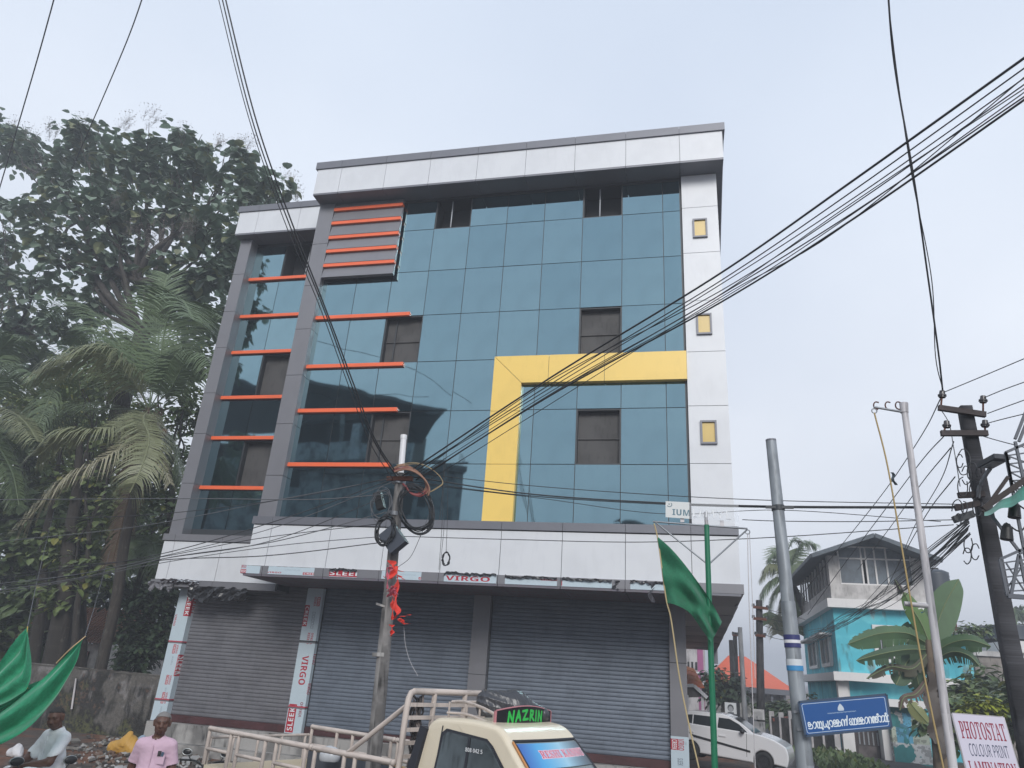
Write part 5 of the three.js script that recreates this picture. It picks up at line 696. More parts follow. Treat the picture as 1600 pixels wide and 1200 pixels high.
{ // standing man in a pink shirt
  const at0 = atz(252, 1130, 6.9); const t = thing('person', 'grey haired man in a pale pink shirt standing before the leftmost pillar', 'person', [at0.x, -0.82, 6.9]); t.rotation.y = 0.38;
  const sk = mat(0.105, 0.048, 0.032, 0.5), pink = mat(0.60, 0.42, 0.52, 0.85, { map: T.soft }), wh = mat(0.62, 0.62, 0.62, 0.85, { map: T.soft });
  const R = new THREE.Quaternion().setFromEuler(new THREE.Euler(0.08, 0.2, -0.03)); const hc = V(0.02, 1.605, 0.03); const H = headParts(hc, R, { neck: V(0.0, 1.42, -0.01) });
  const e1 = V(0.225, 1.12, -0.02), w1 = V(0.21, 0.89, 0.06), e2 = V(-0.235, 1.12, -0.09), w2 = V(-0.1, 1.0, -0.2);
  const body = sdf([bone(V(0, 1.43, 0), V(0, 1.36, 0), 0.058, 0.09), bone(V(0, 1.33, 0), V(0, 1.1, 0), 0.13, 0.13, 0.66), bone(V(0.165, 1.37, 0), e1, 0.05, 0.043), bone(e1, w1, 0.043, 0.03), bone(w1, V(0.21, 0.87, 0.07), 0.03, 0.026), bone(V(-0.165, 1.37, 0), e2, 0.05, 0.043), bone(e2, w2, 0.043, 0.03), bone(V(0, 1.1, 0), V(0, 0.9, 0), 0.14, 0.14, 0.66), bone(V(0.09, 0.88, 0), V(0.09, 0.48, 0.01), 0.085, 0.058), bone(V(0.09, 0.48, 0.01), V(0.09, 0.08, 0), 0.055, 0.036), bone(V(-0.09, 0.88, 0), V(-0.09, 0.48, 0.01), 0.085, 0.058), bone(V(-0.09, 0.48, 0.01), V(-0.09, 0.08, 0), 0.055, 0.036), bone(V(0.09, 0.05, -0.03), V(0.1, 0.03, 0.14), 0.035, 0.03), bone(V(-0.09, 0.05, -0.03), V(-0.1, 0.03, 0.14), 0.035, 0.03)], 0.012);
  const hand1 = sdf(handBones(w1, V(0.02, -1, 0.2), V(-1, 0, 0), 0.35), 0.004), hand2 = sdf(handBones(w2, V(1, 0.1, -0.1), V(0, 0, -1), 0.4), 0.004);
  const bd = part('body', [skin(body, V(-0.36, 0.0, -0.3), V(0.36, 1.48, 0.22), 0.012), H.skin, skin(hand1, V(0.1, 0.66, -0.06), V(0.32, 0.94, 0.2), 0.0045), skin(hand2, V(-0.2, 0.86, -0.32), V(0.14, 1.1, -0.1), 0.0045)], sk, t);
  part('hair', [H.hair], mat(0.2, 0.19, 0.185, 0.9), t); part('eye', H.eye, mat(0.5, 0.47, 0.44, 0.3), t); part('iris', H.iris, M.black, t); part('eyebrow', H.brow, mat(0.06, 0.055, 0.05, 0.9), t); part('lip', H.lip, mat(0.055, 0.022, 0.02, 0.6), t);
  const sh = sdf([bone(V(-0.125, 1.37, 0), V(0.125, 1.37, 0), 0.07, 0.07, 0.9), bone(V(0, 1.4, -0.01), V(0, 1.42, -0.01), 0.082, 0.075), bone(V(0, 1.3, 0.01), V(0, 1.08, 0.02), 0.145, 0.142, 0.72), bone(V(0, 1.08, 0.03), V(0, 0.78, 0.01), 0.145, 0.17, 0.76), bone(V(0.165, 1.365, 0), V(0.218, 1.16, -0.02), 0.064, 0.07), bone(V(-0.165, 1.365, 0), V(-0.225, 1.16, -0.07), 0.064, 0.07)], 0.022);
  const shf = (x, y, z) => { let d = sh(x, y, z) + clothBump(x, y, z, 0.007) + 0.004 * Math.sin(y * 40 + x * 16) * sm(1.3, 1.0, y); d = Math.max(d, 0.79 - y); const s = x > 0 ? 1 : -1; const q = (Math.abs(x) - 0.165) * 0.25 - (y - 1.37) * 0.96; if (Math.abs(x) > 0.175) d = Math.max(d, q - 0.2); const nk = Math.hypot(x, (z - 0.015) * 1.0) - 0.062; if (y > 1.37) d = Math.max(d, -Math.max(nk, 1.395 - y - (z > 0 ? z * 0.7 : 0))); return d; };
  const s0 = part('shirt', [skin(shf, V(-0.4, 0.76, -0.25), V(0.4, 1.52, 0.25), 0.009)], pink, t);
  part('collar', [-1, 1].map((s) => grid(4, 4, (u, v) => V(s * (0.012 + 0.062 * u - 0.01 * v * u), 1.435 - 0.012 * u * 0 - 0.055 * v + 0.015 * u, 0.075 + 0.025 * v - 0.075 * u * u))), mat(0.60, 0.42, 0.52, 0.85, { side: THREE.DoubleSide }), s0);
  part('placket', [tube([V(0.003, 1.38, 0.12), V(0.005, 1.2, 0.133), V(0.006, 1.0, 0.148)], 0.006, 16, 5)], pink, s0); part('pocket', [bar(V(0.1, 1.19, 0.115), V(0.1, 1.29, 0.11), 0.1, 0.008, V(0, 0, 1))], pink, s0);
  part('phone', [bar(V(0.085, 1.27, 0.118), V(0.085, 1.325, 0.115), 0.035, 0.01, V(0, 0, 1))], M.black, s0); part('spectacle_case', [bar(V(0.118, 1.27, 0.116), V(0.122, 1.315, 0.113), 0.028, 0.01, V(0, 0, 1))], mat(0.05, 0.09, 0.14, 0.3), s0);
  const mu = sdf([bone(V(0, 0.86, 0), V(0, 0.5, 0.01), 0.185, 0.2, 0.7), bone(V(0, 0.5, 0.01), V(0, 0.14, 0.01), 0.2, 0.21, 0.75)], 0.02); part('waist_cloth', [skin((x, y, z) => Math.max(mu(x, y, z) + 0.006 * Math.sin(x * 30 + y * 3), 0.1 - y, y - 0.86), V(-0.3, 0.08, -0.22), V(0.3, 0.9, 0.24), 0.012)], wh, t);
}
let riderPos;
{ // man in white sitting sideways on a parked motorcycle
  const at0 = atz(84, 1132, 6.8); riderPos = V(at0.x, -0.82, 6.8); const t = thing('person', 'man in white sitting on a motorcycle, wrists crossed over his knee', 'person', [at0.x + 0.14, -0.72, 6.8]); t.rotation.y = -0.25;
  const sk = mat(0.12, 0.055, 0.036, 0.5), wh = mat(0.88, 0.88, 0.9, 0.85, { map: T.soft });
  const R = new THREE.Quaternion().setFromEuler(new THREE.Euler(0.28, 0.55, 0.0)); const hc = V(0.03, 1.45, 0.14); const H = headParts(hc, R, { neck: V(0.02, 1.28, 0.06) });
  const e1 = V(0.225, 1.0, 0.2), w1 = V(-0.06, 0.93, 0.4), e2 = V(-0.24, 1.0, 0.16), w2 = V(-0.16, 0.88, 0.4); const k1 = V(0.14, 0.84, 0.46), k2 = V(-0.22, 0.82, 0.44);
  const body = sdf([bone(V(0.02, 1.3, 0.06), V(0, 1.22, 0.05), 0.056, 0.09), bone(V(0, 1.2, 0.05), V(0.02, 0.95, 0.0), 0.13, 0.13, 0.68), bone(V(0.165, 1.24, 0.05), e1, 0.05, 0.043), bone(e1, w1, 0.043, 0.028), bone(V(-0.165, 1.24, 0.05), e2, 0.05, 0.043), bone(e2, w2, 0.043, 0.028), bone(V(0.1, 0.8, 0.02), k1, 0.085, 0.062), bone(V(-0.1, 0.8, 0.02), k2, 0.085, 0.062), bone(k1, V(0.12, 0.42, 0.5), 0.06, 0.045), bone(V(0.12, 0.42, 0.5), V(0.12, 0.12, 0.46), 0.05, 0.035), bone(k2, V(-0.22, 0.42, 0.48), 0.06, 0.045), bone(V(-0.22, 0.42, 0.48), V(-0.22, 0.1, 0.45), 0.05, 0.035), bone(V(0.12, 0.06, 0.44), V(0.13, 0.04, 0.6), 0.035, 0.03), bone(V(-0.22, 0.06, 0.43), V(-0.23, 0.04, 0.59), 0.035, 0.03)], 0.012);
  const h1 = sdf(handBones(w1, V(-1, -0.25, 0.15), V(0, -0.8, -0.4), 0.5), 0.004), h2 = sdf(handBones(w2, V(0.4, -0.4, 0.5), V(0.2, -0.8, -0.5), 0.5), 0.004);
  part('body', [skin(body, V(-0.38, 0, -0.2), V(0.38, 1.34, 0.66), 0.012), H.skin, skin(h1, V(-0.32, 0.74, 0.3), V(0.0, 1.0, 0.52), 0.0045), skin(h2, V(-0.26, 0.7, 0.32), V(0.04, 0.96, 0.58), 0.0045)], sk, t);
  part('hair', [H.hair], mat(0.03, 0.027, 0.026, 0.85), t); part('eye', H.eye, mat(0.5, 0.47, 0.44, 0.3), t); part('iris', H.iris, M.black, t); part('eyebrow', H.brow, M.black, t); part('lip', H.lip, mat(0.055, 0.022, 0.02, 0.6), t);
  const sh = sdf([bone(V(-0.125, 1.24, 0.05), V(0.13, 1.24, 0.05), 0.07, 0.07, 0.9), bone(V(0.01, 1.27, 0.05), V(0.01, 1.29, 0.06), 0.085, 0.078), bone(V(0, 1.17, 0.05), V(0.01, 0.98, 0.03), 0.145, 0.15, 0.75), bone(V(0.01, 0.98, 0.03), V(0.03, 0.78, 0.0), 0.155, 0.18, 0.78), bone(V(0.165, 1.235, 0.05), V(0.215, 1.05, 0.16), 0.064, 0.07), bone(V(-0.165, 1.235, 0.05), V(-0.222, 1.05, 0.13), 0.064, 0.07)], 0.022);
  const shf = (x, y, z) => { let d = sh(x, y, z) + clothBump(x, y, z, 0.008) + 0.005 * Math.sin(y * 44 + x * 20) * sm(1.2, 0.95, y); d = Math.max(d, 0.76 - y); if (Math.abs(x) > 0.185) d = Math.max(d, 1.075 - y - (z - 0.15) * 0.3); const nk = Math.hypot(x - 0.015, z - 0.075) - 0.06; if (y > 1.24) d = Math.max(d, -Math.max(nk, 1.27 - y - (z > 0.07 ? (z - 0.07) * 0.9 : 0))); return d; };
  const s0 = part('shirt', [skin(shf, V(-0.4, 0.74, -0.2), V(0.4, 1.4, 0.3), 0.009)], wh, t); part('collar', [-1, 1].map((s) => grid(4, 4, (u, v) => V(0.012 + s * (0.014 + 0.06 * u), 1.31 - 0.055 * v + 0.012 * u, 0.135 + 0.025 * v - 0.07 * u * u))), mat(0.70, 0.71, 0.76, 0.85, { side: THREE.DoubleSide }), s0); part('placket', [tube([V(0.012, 1.25, 0.165), V(0.015, 1.1, 0.178), V(0.02, 0.95, 0.172)], 0.006, 14, 5)], wh, s0);
  const sk2 = sdf([bone(V(0.1, 0.8, 0.02), V(0.14, 0.85, 0.38), 0.12, 0.1), bone(V(-0.1, 0.8, 0.02), V(-0.21, 0.83, 0.38), 0.12, 0.1), bone(V(0, 0.78, -0.02), V(0, 0.76, 0.3), 0.13, 0.1)], 0.03); part('waist_cloth', [skin((x, y, z) => Math.max(sk2(x, y, z) + clothBump(x, y, z, 0.01) , z - 0.41), V(-0.36, 0.6, -0.2), V(0.3, 1.0, 0.44), 0.011)], wh, t);
}
// ---------------------------------------------------------------- motorcycles
function motorbike(label, x, z, turn, s = 1) {
  const t = thing('motorcycle', label, 'motorcycle', [x, -0.82, z]); t.rotation.y = turn; t.scale.setScalar(s); const blk = mat(0.02, 0.02, 0.022, 0.35), sil = mat(0.42, 0.44, 0.44, 0.3, { metal: 0.6 });
  for (const wx of [-0.62, 0.64]) { const w = part('wheel', [new THREE.TorusGeometry(0.25, 0.05, 10, 28).translate(wx, 0.3, 0)], mat(0.015, 0.015, 0.016, 0.85), t); part('rim', [new THREE.TorusGeometry(0.2, 0.014, 8, 28).translate(wx, 0.3, 0), cyl(V(wx, 0.3, -0.06), V(wx, 0.3, 0.06), 0.05), ...[0, 1, 2, 3, 4, 5].map((k) => cyl(V(wx, 0.3, 0), V(wx + 0.2 * Math.cos(k * 1.047), 0.3 + 0.2 * Math.sin(k * 1.047), 0), 0.008, 0.008, 5))], sil, w); }
  const f = sdf([bone(V(0.3, 0.74, 0), V(-0.02, 0.74, 0), 0.14, 0.11, 0.8), bone(V(0, 0.62, 0), V(-0.5, 0.66, 0), 0.09, 0.07)], 0.03); part('tank', [skin(f, V(-0.62, 0.48, -0.2), V(0.48, 0.9, 0.2), 0.014)], blk, t);
  const sf = sdf([bone(V(-0.02, 0.76, 0), V(-0.35, 0.77, 0), 0.1, 0.1, 1), bone(V(-0.35, 0.77, 0), V(-0.72, 0.82, 0), 0.09, 0.07, 1)], 0.03); part('seat', [skin((a, b, c) => Math.max(sf(a, b, c), 0.74 - b), V(-0.85, 0.7, -0.15), V(0.12, 0.9, 0.15), 0.014)], mat(0.02, 0.02, 0.02, 0.7), t);
  part('engine', [box(-0.12, 0.22, 0.26, 0.52, -0.13, 0.13), cyl(V(0.05, 0.5, 0), V(0.12, 0.62, 0), 0.09)], sil, t); part('fork', [cyl(V(0.64, 0.3, 0.08), V(0.44, 0.88, 0.08), 0.022), cyl(V(0.64, 0.3, -0.08), V(0.44, 0.88, -0.08), 0.022)], sil, t);
  part('handlebar', [tube([V(0.32, 1.0, -0.36), V(0.42, 0.98, -0.15), V(0.44, 0.9, 0), V(0.42, 0.98, 0.15), V(0.32, 1.0, 0.36)], 0.014, 24, 8)], blk, t); const hl = part('headlamp', [ball(V(0.54, 0.82, 0), 0.1, 0.11, 0.11, 14)], blk, t); part('lens_ring', [new THREE.TorusGeometry(0.09, 0.016, 8, 24).rotateY(Math.PI / 2).translate(0.61, 0.82, 0)], M.chrome, hl);
  for (const q of [-1, 1]) { const m = part('mirror', [cyl(V(0.36, 1.0, q * 0.22), V(0.34, 1.08, q * 0.27), 0.007), ball(V(0.33, 1.11, q * 0.28), 0.022, 0.045, 0.07, 12)], blk, t); part('mirror_rim', [new THREE.TorusGeometry(0.055, 0.008, 6, 20).scale(1.25, 0.8, 1).rotateY(Math.PI / 2).translate(0.308, 1.11, q * 0.28)], sil, m); }
  part('mudguard', [tube([V(0.38, 0.5, 0), V(0.58, 0.63, 0), V(0.78, 0.58, 0)], 0.045, 12, 8), tube([V(-0.9, 0.5, 0), V(-0.75, 0.65, 0), V(-0.5, 0.63, 0)], 0.05, 12, 8)], blk, t); part('tail_lamp', [box(-0.88, -0.82, 0.68, 0.76, -0.06, 0.06)], mat(0.3, 0.01, 0.01, 0.2), t); part('exhaust', [cyl(V(0.1, 0.28, 0.16), V(-0.7, 0.34, 0.18), 0.04, 0.05)], sil, t); return t;
}
motorbike('motorcycle under the seated man in white at the lower left', riderPos.x - 0.02, riderPos.z + 0.1, 2.6 + Math.PI);
motorbike('black motorcycle standing behind the left end of the pickup bed', atz(304, 1175, 5.3).x - 0.1, 5.0, 1.9, 0.95);
// ---------------------------------------------------------------- cream pickup truck
{
  const t = thing('pickup_truck', 'cream pickup truck with pipe railed cargo bed and roof board reading NAZRIN', 'pickup truck', [-3.0, -0.8, 6.97]); t.rotation.y = THREE.MathUtils.degToRad(-25.06);
  const cream = mat(0.70, 0.62, 0.48, 0.35, { map: T.soft, physical: true, clearcoat: 0.4 }), pipe = mat(0.60, 0.52, 0.47, 0.5, { map: T.grime }), gl = mat(0.16, 0.19, 0.2, 0.08, { physical: true, metal: 0.6, map: T.heavy }), rub = mat(0.02, 0.022, 0.03, 0.7);
  // cab
  const s = new THREE.Shape(); [['moveTo', 0.16, 0.5], ['lineTo', 0.42, 1.78], ['quadraticCurveTo', 0.44, 1.87, 0.56, 1.88], ['quadraticCurveTo', 1.0, 1.915, 1.28, 1.87], ['quadraticCurveTo', 1.38, 1.85, 1.44, 1.77], ['lineTo', 2.06, 1.16], ['quadraticCurveTo', 2.6, 1.12, 2.95, 1.02], ['quadraticCurveTo', 3.05, 0.98, 3.04, 0.5], ['lineTo', 2.75, 0.42], ['absarc', 2.4, 0.42, 0.36, 0, Math.PI, false], ['lineTo', 0.16, 0.42]].forEach(([k, ...a]) => s[k](...a));
  const g = new THREE.ExtrudeGeometry(s, { depth: 1.24, bevelEnabled: true, bevelThickness: 0.07, bevelSize: 0.05, bevelSegments: 5, curveSegments: 14 }); g.translate(0, -0.02, -1.31);
  const tp = (p) => { for (let i = 0; i < p.count; i++) { const k = 1 - 0.13 * Math.max(0, p.getY(i) - 1.2) / 0.7; p.setZ(i, -0.69 + (p.getZ(i) + 0.69) * k); } }; tp(g.attributes.position); g.computeVertexNormals(); part('cab', [g], cream, t);
  const zf = (y) => -0.69 + (0.69 + 0.012) * (1 - 0.13 * Math.max(0, y - 1.2) / 0.7); const pl = (pts, dz, d = 0.006) => { const q = poly(pts, 0, d); const p = q.attributes.position; for (let i = 0; i < p.count; i++) p.setZ(i, p.getZ(i) + zf(p.getY(i)) + dz); q.computeVertexNormals(); return q; };
  const wp = [[0.6, 1.17], [0.66, 1.755], [0.71, 1.79], [1.22, 1.75], [1.3, 1.7], [1.83, 1.17]], cen = [1.1, 1.45]; const gk = wp.map(([x, y]) => [cen[0] + (x - cen[0]) * 1.07, cen[1] + (y - cen[1]) * 1.08]);
  const wn = part('side_window', [pl(wp, 0.004)], gl, t); part('gasket', [pl(gk, -0.002)], rub, wn); part('divider', [pl([[1.0, 1.17], [1.03, 1.17], [1.03, 1.76], [1.0, 1.76]], 0.012)], rub, wn);
  { const g2 = new THREE.PlaneGeometry(0.3, 0.075); g2.userData.keepUV = 1; g2.translate(1.12, 1.66, zf(1.66) + 0.02); part('window_sticker', [g2], mat(0.8, 0.8, 0.8, 0.6, { transparent: true, alphaTest: 0.4, map: canvasTex(256, 64, (c, w, h) => { c.clearRect(0, 0, w, h); c.fillStyle = '#e6e8ea'; c.font = 'bold 44px sans-serif'; c.textBaseline = 'middle'; c.fillText('808 042 5', 14, 34); }) }), wn); }
  part('door_seam', [pl([[0.52, 0.6], [0.53, 0.6], [0.63, 1.84], [0.62, 1.84]], 0.002), pl([[1.9, 0.55], [1.91, 0.55], [1.91, 1.15], [1.9, 1.15]], 0.002)], rub, t); part('door_handle', [box(0.7, 0.84, 1.02, 1.06, 0.02, 0.05)], rub, t);
  // windscreen with sun strip
  const ws = (u, v) => { const y = 1.17 + 0.58 * v, k = 1 - 0.13 * Math.max(0, y - 1.2) / 0.7; return V(2.085 - 0.60 * v + 0.03 * Math.sin(Math.PI * u) + 0.018, y + 0.012, -0.69 + (0.5 - u) * 1.22 * k); };
  const w2 = part('windscreen', [grid(10, 6, ws)], mat(0.16, 0.2, 0.21, 0.06, { side: THREE.DoubleSide }), t); part('screen_gasket', [tube([0, 0.25, 0.5, 0.75, 1].map((u) => ws(u, 1.02)), 0.016, 20, 6), tube([ws(0, 0), ws(0, 0.5), ws(0, 1)], 0.016, 12, 6), tube([ws(1, 0), ws(1, 0.5), ws(1, 1)], 0.016, 12, 6)], rub, w2); part('pillar_trim', [tube([ws(0, 0), ws(0, 0.5), ws(0, 1)].map((p) => p.add(V(0.004, 0.01, 0.022))), 0.012, 12, 6)], mat(0.5, 0.22, 0.07, 0.5), w2);
  part('sun_strip', [grid(10, 2, (u, v) => ws(u * 0.96 + 0.02, 0.98 - 0.34 * v).add(V(0.006, 0.006, 0)))], mat(0.95, 0.95, 0.95, 0.3, { side: THREE.DoubleSide, map: canvasTex(1024, 256, (c, w, h) => { const gr = c.createLinearGradient(0, 0, w, h); gr.addColorStop(0, '#2c5fb0'); gr.addColorStop(0.25, '#4aa3d8'); gr.addColorStop(0.6, '#9cc9de'); gr.addColorStop(1, '#3f4a55'); c.fillStyle = gr; c.fillRect(0, 0, w, h); c.font = 'bold 105px serif'; c.textBaseline = 'middle'; c.lineWidth = 14; c.strokeStyle = '#e7c6d2'; c.fillStyle = '#c33b5c'; for (const [s, x] of [['RESHI', 250], ['KANNU', 610]]) { c.strokeText(s, x, 118); c.fillText(s, x, 118); } }) }), w2);
  part('rear_gasket', [bar(V(0.2, 1.0, -0.02), V(0.37, 1.8, -0.1), 0.1, 0.12), box(0.3, 0.34, 1.1, 1.75, -1.25, -0.15)], rub, t);
  // headboard ladder frame
  const hb = []; for (const z of [-0.05, -0.46, -0.99, -1.35]) hb.push(z === -0.05 || z === -1.35 ? tube([V(0.02, 0.7, z), V(0.06, 1.4, z), V(0.1, 2.06, z), V(0.1, 2.12, z + (z > -0.5 ? -0.03 : 0.03)), V(0.1, 2.135, z + (z > -0.5 ? -0.09 : 0.09))], 0.034, 24, 8) : cyl(V(0.05, 0.8, z), V(0.1, 2.13, z), 0.03)); hb.push(cyl(V(0.1, 2.135, -0.12), V(0.1, 2.135, -1.28), 0.034));
  const hbp = part('headboard_frame', hb, pipe, t); for (const y of [2.0, 1.87, 1.75, 1.62, 1.49, 1.36, 1.23]) part('slat', [box(0.06 + (y - 1.4) * 0.06, 0.085 + (y - 1.4) * 0.06, y - 0.02, y + 0.02, -1.34, -0.06)], pipe, hbp);
  part('brace', [cyl(V(-0.75, 1.42, 0), V(0.07, 1.98, -0.05), 0.028)], pipe, t);
  // bed: sides, rails, posts
  part('bed', [box(-3.5, 0.02, 0.55, 0.62, -1.7, -0.02)], rub, t); for (const z of [-0.02, -1.7]) { part('bed_side', [box(-3.52, 0.02, 0.62, 1.0, z - 0.02, z + 0.02)], cream, t); } part('bed_side', [box(-3.54, -3.5, 0.62, 1.0, -1.68, -0.04)], cream, t);
  for (let i = 0; i < 3; i++) part('side_rib', [box(-3.5, 0, 0.7 + i * 0.1, 0.74 + i * 0.1, 0.0, 0.025)], cream, t);
  part('bed_liner', [box(-3.45, -0.1, 0.63, 1.12, -1.655, -1.63)], mat(0.065, 0.075, 0.095, 0.7, { map: T.grime }), t); part('liner_edge', [cyl(V(-3.45, 1.13, -1.64), V(-0.1, 1.13, -1.64), 0.012)], mat(0.35, 0.22, 0.06, 0.6), t);
  const rail = (u0, u1, z, posts, y = 1.43) => { const r = part('side_rail', [cyl(V(u0, y, z), V(u1, y, z), 0.032, 0.032, 12), ball(V(u0, y, z), 0.036), ball(V(u1, y, z), 0.036)], pipe, t); posts.forEach((u) => part('post', [cyl(V(u, 1.0, z), V(u, y, z), 0.024, 0.024, 10)], pipe, r)); for (let i = 0; i + 1 < posts.length; i += 2) part('mid_rail', [cyl(V(posts[i], y - 0.24, z), V(posts[i + 1], y - 0.24, z), 0.022, 0.022, 10)], pipe, r); return r; };
  rail(-3.54, -1.37, 0, [-3.54, -3.02, -2.84, -2.26, -2.03, -1.46]); rail(-1.31, 0.02, 0, [-1.28, -0.76, -0.58, 0.0]); rail(-3.54, -1.75, -1.71, [-3.54, -2.95, -2.6, -1.8]); rail(-1.68, 0.02, -1.71, [-1.66, -1.1, -0.9, -0.02]);
  const tg = part('tail_rail', [cyl(V(-3.56, 1.32, 0), V(-3.56, 1.32, -1.68), 0.02)], pipe, t); for (const z of [-0.05, -0.4, -0.8, -1.2, -1.62]) part('post', [cyl(V(-3.56, 0.9, z), V(-3.56, 1.32, z), 0.018)], pipe, tg);
  // roof rack and board
  const rk = part('roof_rack', [tube([V(0.5, 2.06, -0.32), V(0.7, 2.075, -0.28), V(0.95, 2.04, -0.27), V(1.13, 1.99, -0.28)], 0.016, 20, 7), tube([V(0.5, 2.06, -1.2), V(0.7, 2.075, -1.24), V(0.95, 2.04, -1.24), V(1.13, 1.99, -1.24)], 0.016, 20, 7), cyl(V(0.5, 2.06, -0.32), V(0.5, 2.06, -1.2), 0.016), tube([V(0.48, 1.95, -0.28), V(0.8, 1.955, -0.25), V(1.13, 1.89, -0.27)], 0.014, 16, 7), tube([V(0.48, 1.95, -1.22), V(0.8, 1.955, -1.26), V(1.13, 1.89, -1.25)], 0.014, 16, 7)], pipe, t);
  for (const [u, y0, y1] of [[0.5, 1.9, 2.06], [0.75, 1.9, 2.07], [0.93, 1.9, 2.045], [1.12, 1.88, 2.0]]) for (const z of [-0.28, -1.24]) part('post', [cyl(V(u, y0, z), V(u, y1, z), 0.012)], pipe, rk);
  const cu = (u, v, d = 0) => V(1.15 + 0.045 * Math.sin(Math.PI * u) + d, 1.855 + 0.05 * Math.sin(Math.PI * u) + 0.165 * v, -0.27 - 0.99 * u); const bt = canvasTex(1200, 220, (c, w, h) => { c.fillStyle = '#17171b'; c.fillRect(0, 0, w, h); c.strokeStyle = '#2fbb4e'; c.lineCap = 'round'; c.lineJoin = 'round'; c.lineWidth = 36; const P = (x, a) => { c.beginPath(); a.forEach(([p, q], i) => (i ? c.lineTo(x + p, q) : c.moveTo(x + p, q))); c.stroke(); }; c.translate(40, 8); c.scale(0.9, 0.94); P(190, [[0, 180], [14, 42]]); P(204, [[0, 42], [78, 180], [96, 40]]); P(350, [[0, 182], [50, 46], [96, 176]]); P(362, [[0, 136], [70, 126]]); P(500, [[-8, 56], [96, 44], [10, 172], [118, 164]]); P(668, [[6, 180], [12, 46], [78, 56], [70, 102], [14, 112], [100, 178]]); P(822, [[6, 44], [0, 180]]); P(890, [[0, 180], [10, 42], [88, 178], [100, 40]]); c.strokeStyle = '#1a6d30'; c.lineWidth = 4; P(196, [[14, 172], [24, 60]]); });
  const bd = part('name_board', [grid(16, 2, (u, v) => cu(u, 1 - v, 0.012))], mat(0.95, 0.95, 0.95, 0.35, { map: bt, side: THREE.DoubleSide }), t); part('board_back', [grid(16, 2, (u, v) => cu(u, 1 - v, -0.012))], mat(0.03, 0.03, 0.032, 0.6, { side: THREE.DoubleSide }), bd); const rim = [0, 0.17, 0.33, 0.5, 0.67, 0.83, 1]; part('rim', [tube(rim.map((u) => cu(u, 0)), 0.011, 24, 6), tube(rim.map((u) => cu(u, 1)), 0.011, 24, 6), cyl(cu(0, 0), cu(0, 1), 0.016), cyl(cu(1, 0), cu(1, 1), 0.016)], mat(0.42, 0.17, 0.19, 0.5), bd);
  // running gear
  for (const [u, z] of [[2.4, -0.08], [2.4, -1.3], [-2.4, -0.14], [-2.4, -1.56]]) { const w = part('wheel', [new THREE.TorusGeometry(0.25, 0.1, 12, 28).translate(u, 0.35, z)], mat(0.015, 0.015, 0.016, 0.85), t); part('rim', [cyl(V(u, 0.35, z - 0.08), V(u, 0.35, z + 0.08), 0.19, 0.19, 20)], M.steel, w); }
  part('chassis', [box(-3.4, 2.8, 0.4, 0.56, -1.1, -0.35)], rub, t); for (const z of [-0.22, -1.16]) part('headlight', [box(2.98, 3.07, 0.72, 0.9, z - 0.14, z + 0.14)], M.chrome, t); part('bumper', [box(3.0, 3.14, 0.42, 0.58, -1.4, 0.02)], rub, t); part('side_mirror', [cyl(V(1.86, 1.2, -0.02), V(1.92, 1.3, 0.16), 0.012), box(1.88, 1.93, 1.22, 1.42, 0.08, 0.2)], rub, t);
  t.updateMatrixWorld(true);
  // loads that rest on the truck
  const w = (x, y, z) => t.localToWorld(V(x, y, z)); const bp0 = w(0.86, 1.93, -0.9);
  const bg = solo('bin_bag', [(() => { const f = sdf([bone(V(-0.3, 0.16, 0.05), V(0.05, 0.12, 0), 0.12, 0.14), bone(V(0.05, 0.12, 0), V(0.4, 0.06, -0.02), 0.14, 0.07), bone(V(-0.28, 0.03, 0.06), V(-0.2, 0.02, 0.05), 0.1, 0.1)], 0.05); return skin((x, y, z) => Math.max(f(x, y, z) + 0.022 * (fbm(x * 16 + 80 + y * 9, z * 16 + y * 12 + 80, 512, 3, 5) - 0.5) + 0.012 * Math.abs(Math.sin(Math.atan2(y - 0.14, z) * 7 + x * 9)) * sm(0.2, -0.3, x), -y), V(-0.55, -0.02, -0.3), V(0.6, 0.36, 0.3), 0.011); })()], mat(0.045, 0.047, 0.055, 0.3), 'shiny black plastic bag tied behind the NAZRIN board on the truck roof', 'plastic bag'); bg.position.copy(bp0).add(V(0.0, 0.0, 0)); bg.scale.set(0.92, 0.98, 0.9); bg.rotation.y = 0.9 - Math.PI / 6 * 1.4;
  const rp = thing('rope_bundle', 'dark tangled rope bundle hanging on the truck headboard', 'rope', w(0.02, 1.65, -0.28).toArray()); for (let i = 0; i < 14; i++) { const pts = []; for (let k = 0; k < 6; k++) pts.push(V(rr(-0.08, 0.08), 0.42 - k * 0.16 + rr(-0.06, 0.06), rr(-0.06, 0.06))); part('strand', [tube(pts, rr(0.006, 0.014), 24, 5)], i % 3 ? mat(0.05, 0.045, 0.045, 0.9) : mat(0.2, 0.17, 0.16, 0.9), rp); }
  const hp = w(-2.7, 1.14, -1.4); const he = solo('helmet', [(() => { const f = sdf([bone(V(0, 0, 0), V(0.05, 0, 0), 0.13, 0.12)], 0.01); return skin((x, y, z) => Math.max(f(x, y, z), -0.07 - y), V(-0.2, -0.1, -0.2), V(0.22, 0.16, 0.2), 0.012); })()], mat(0.5, 0.52, 0.55, 0.25), 'rounded white helmet resting inside the pickup bed', 'helmet'); he.position.copy(hp);
}
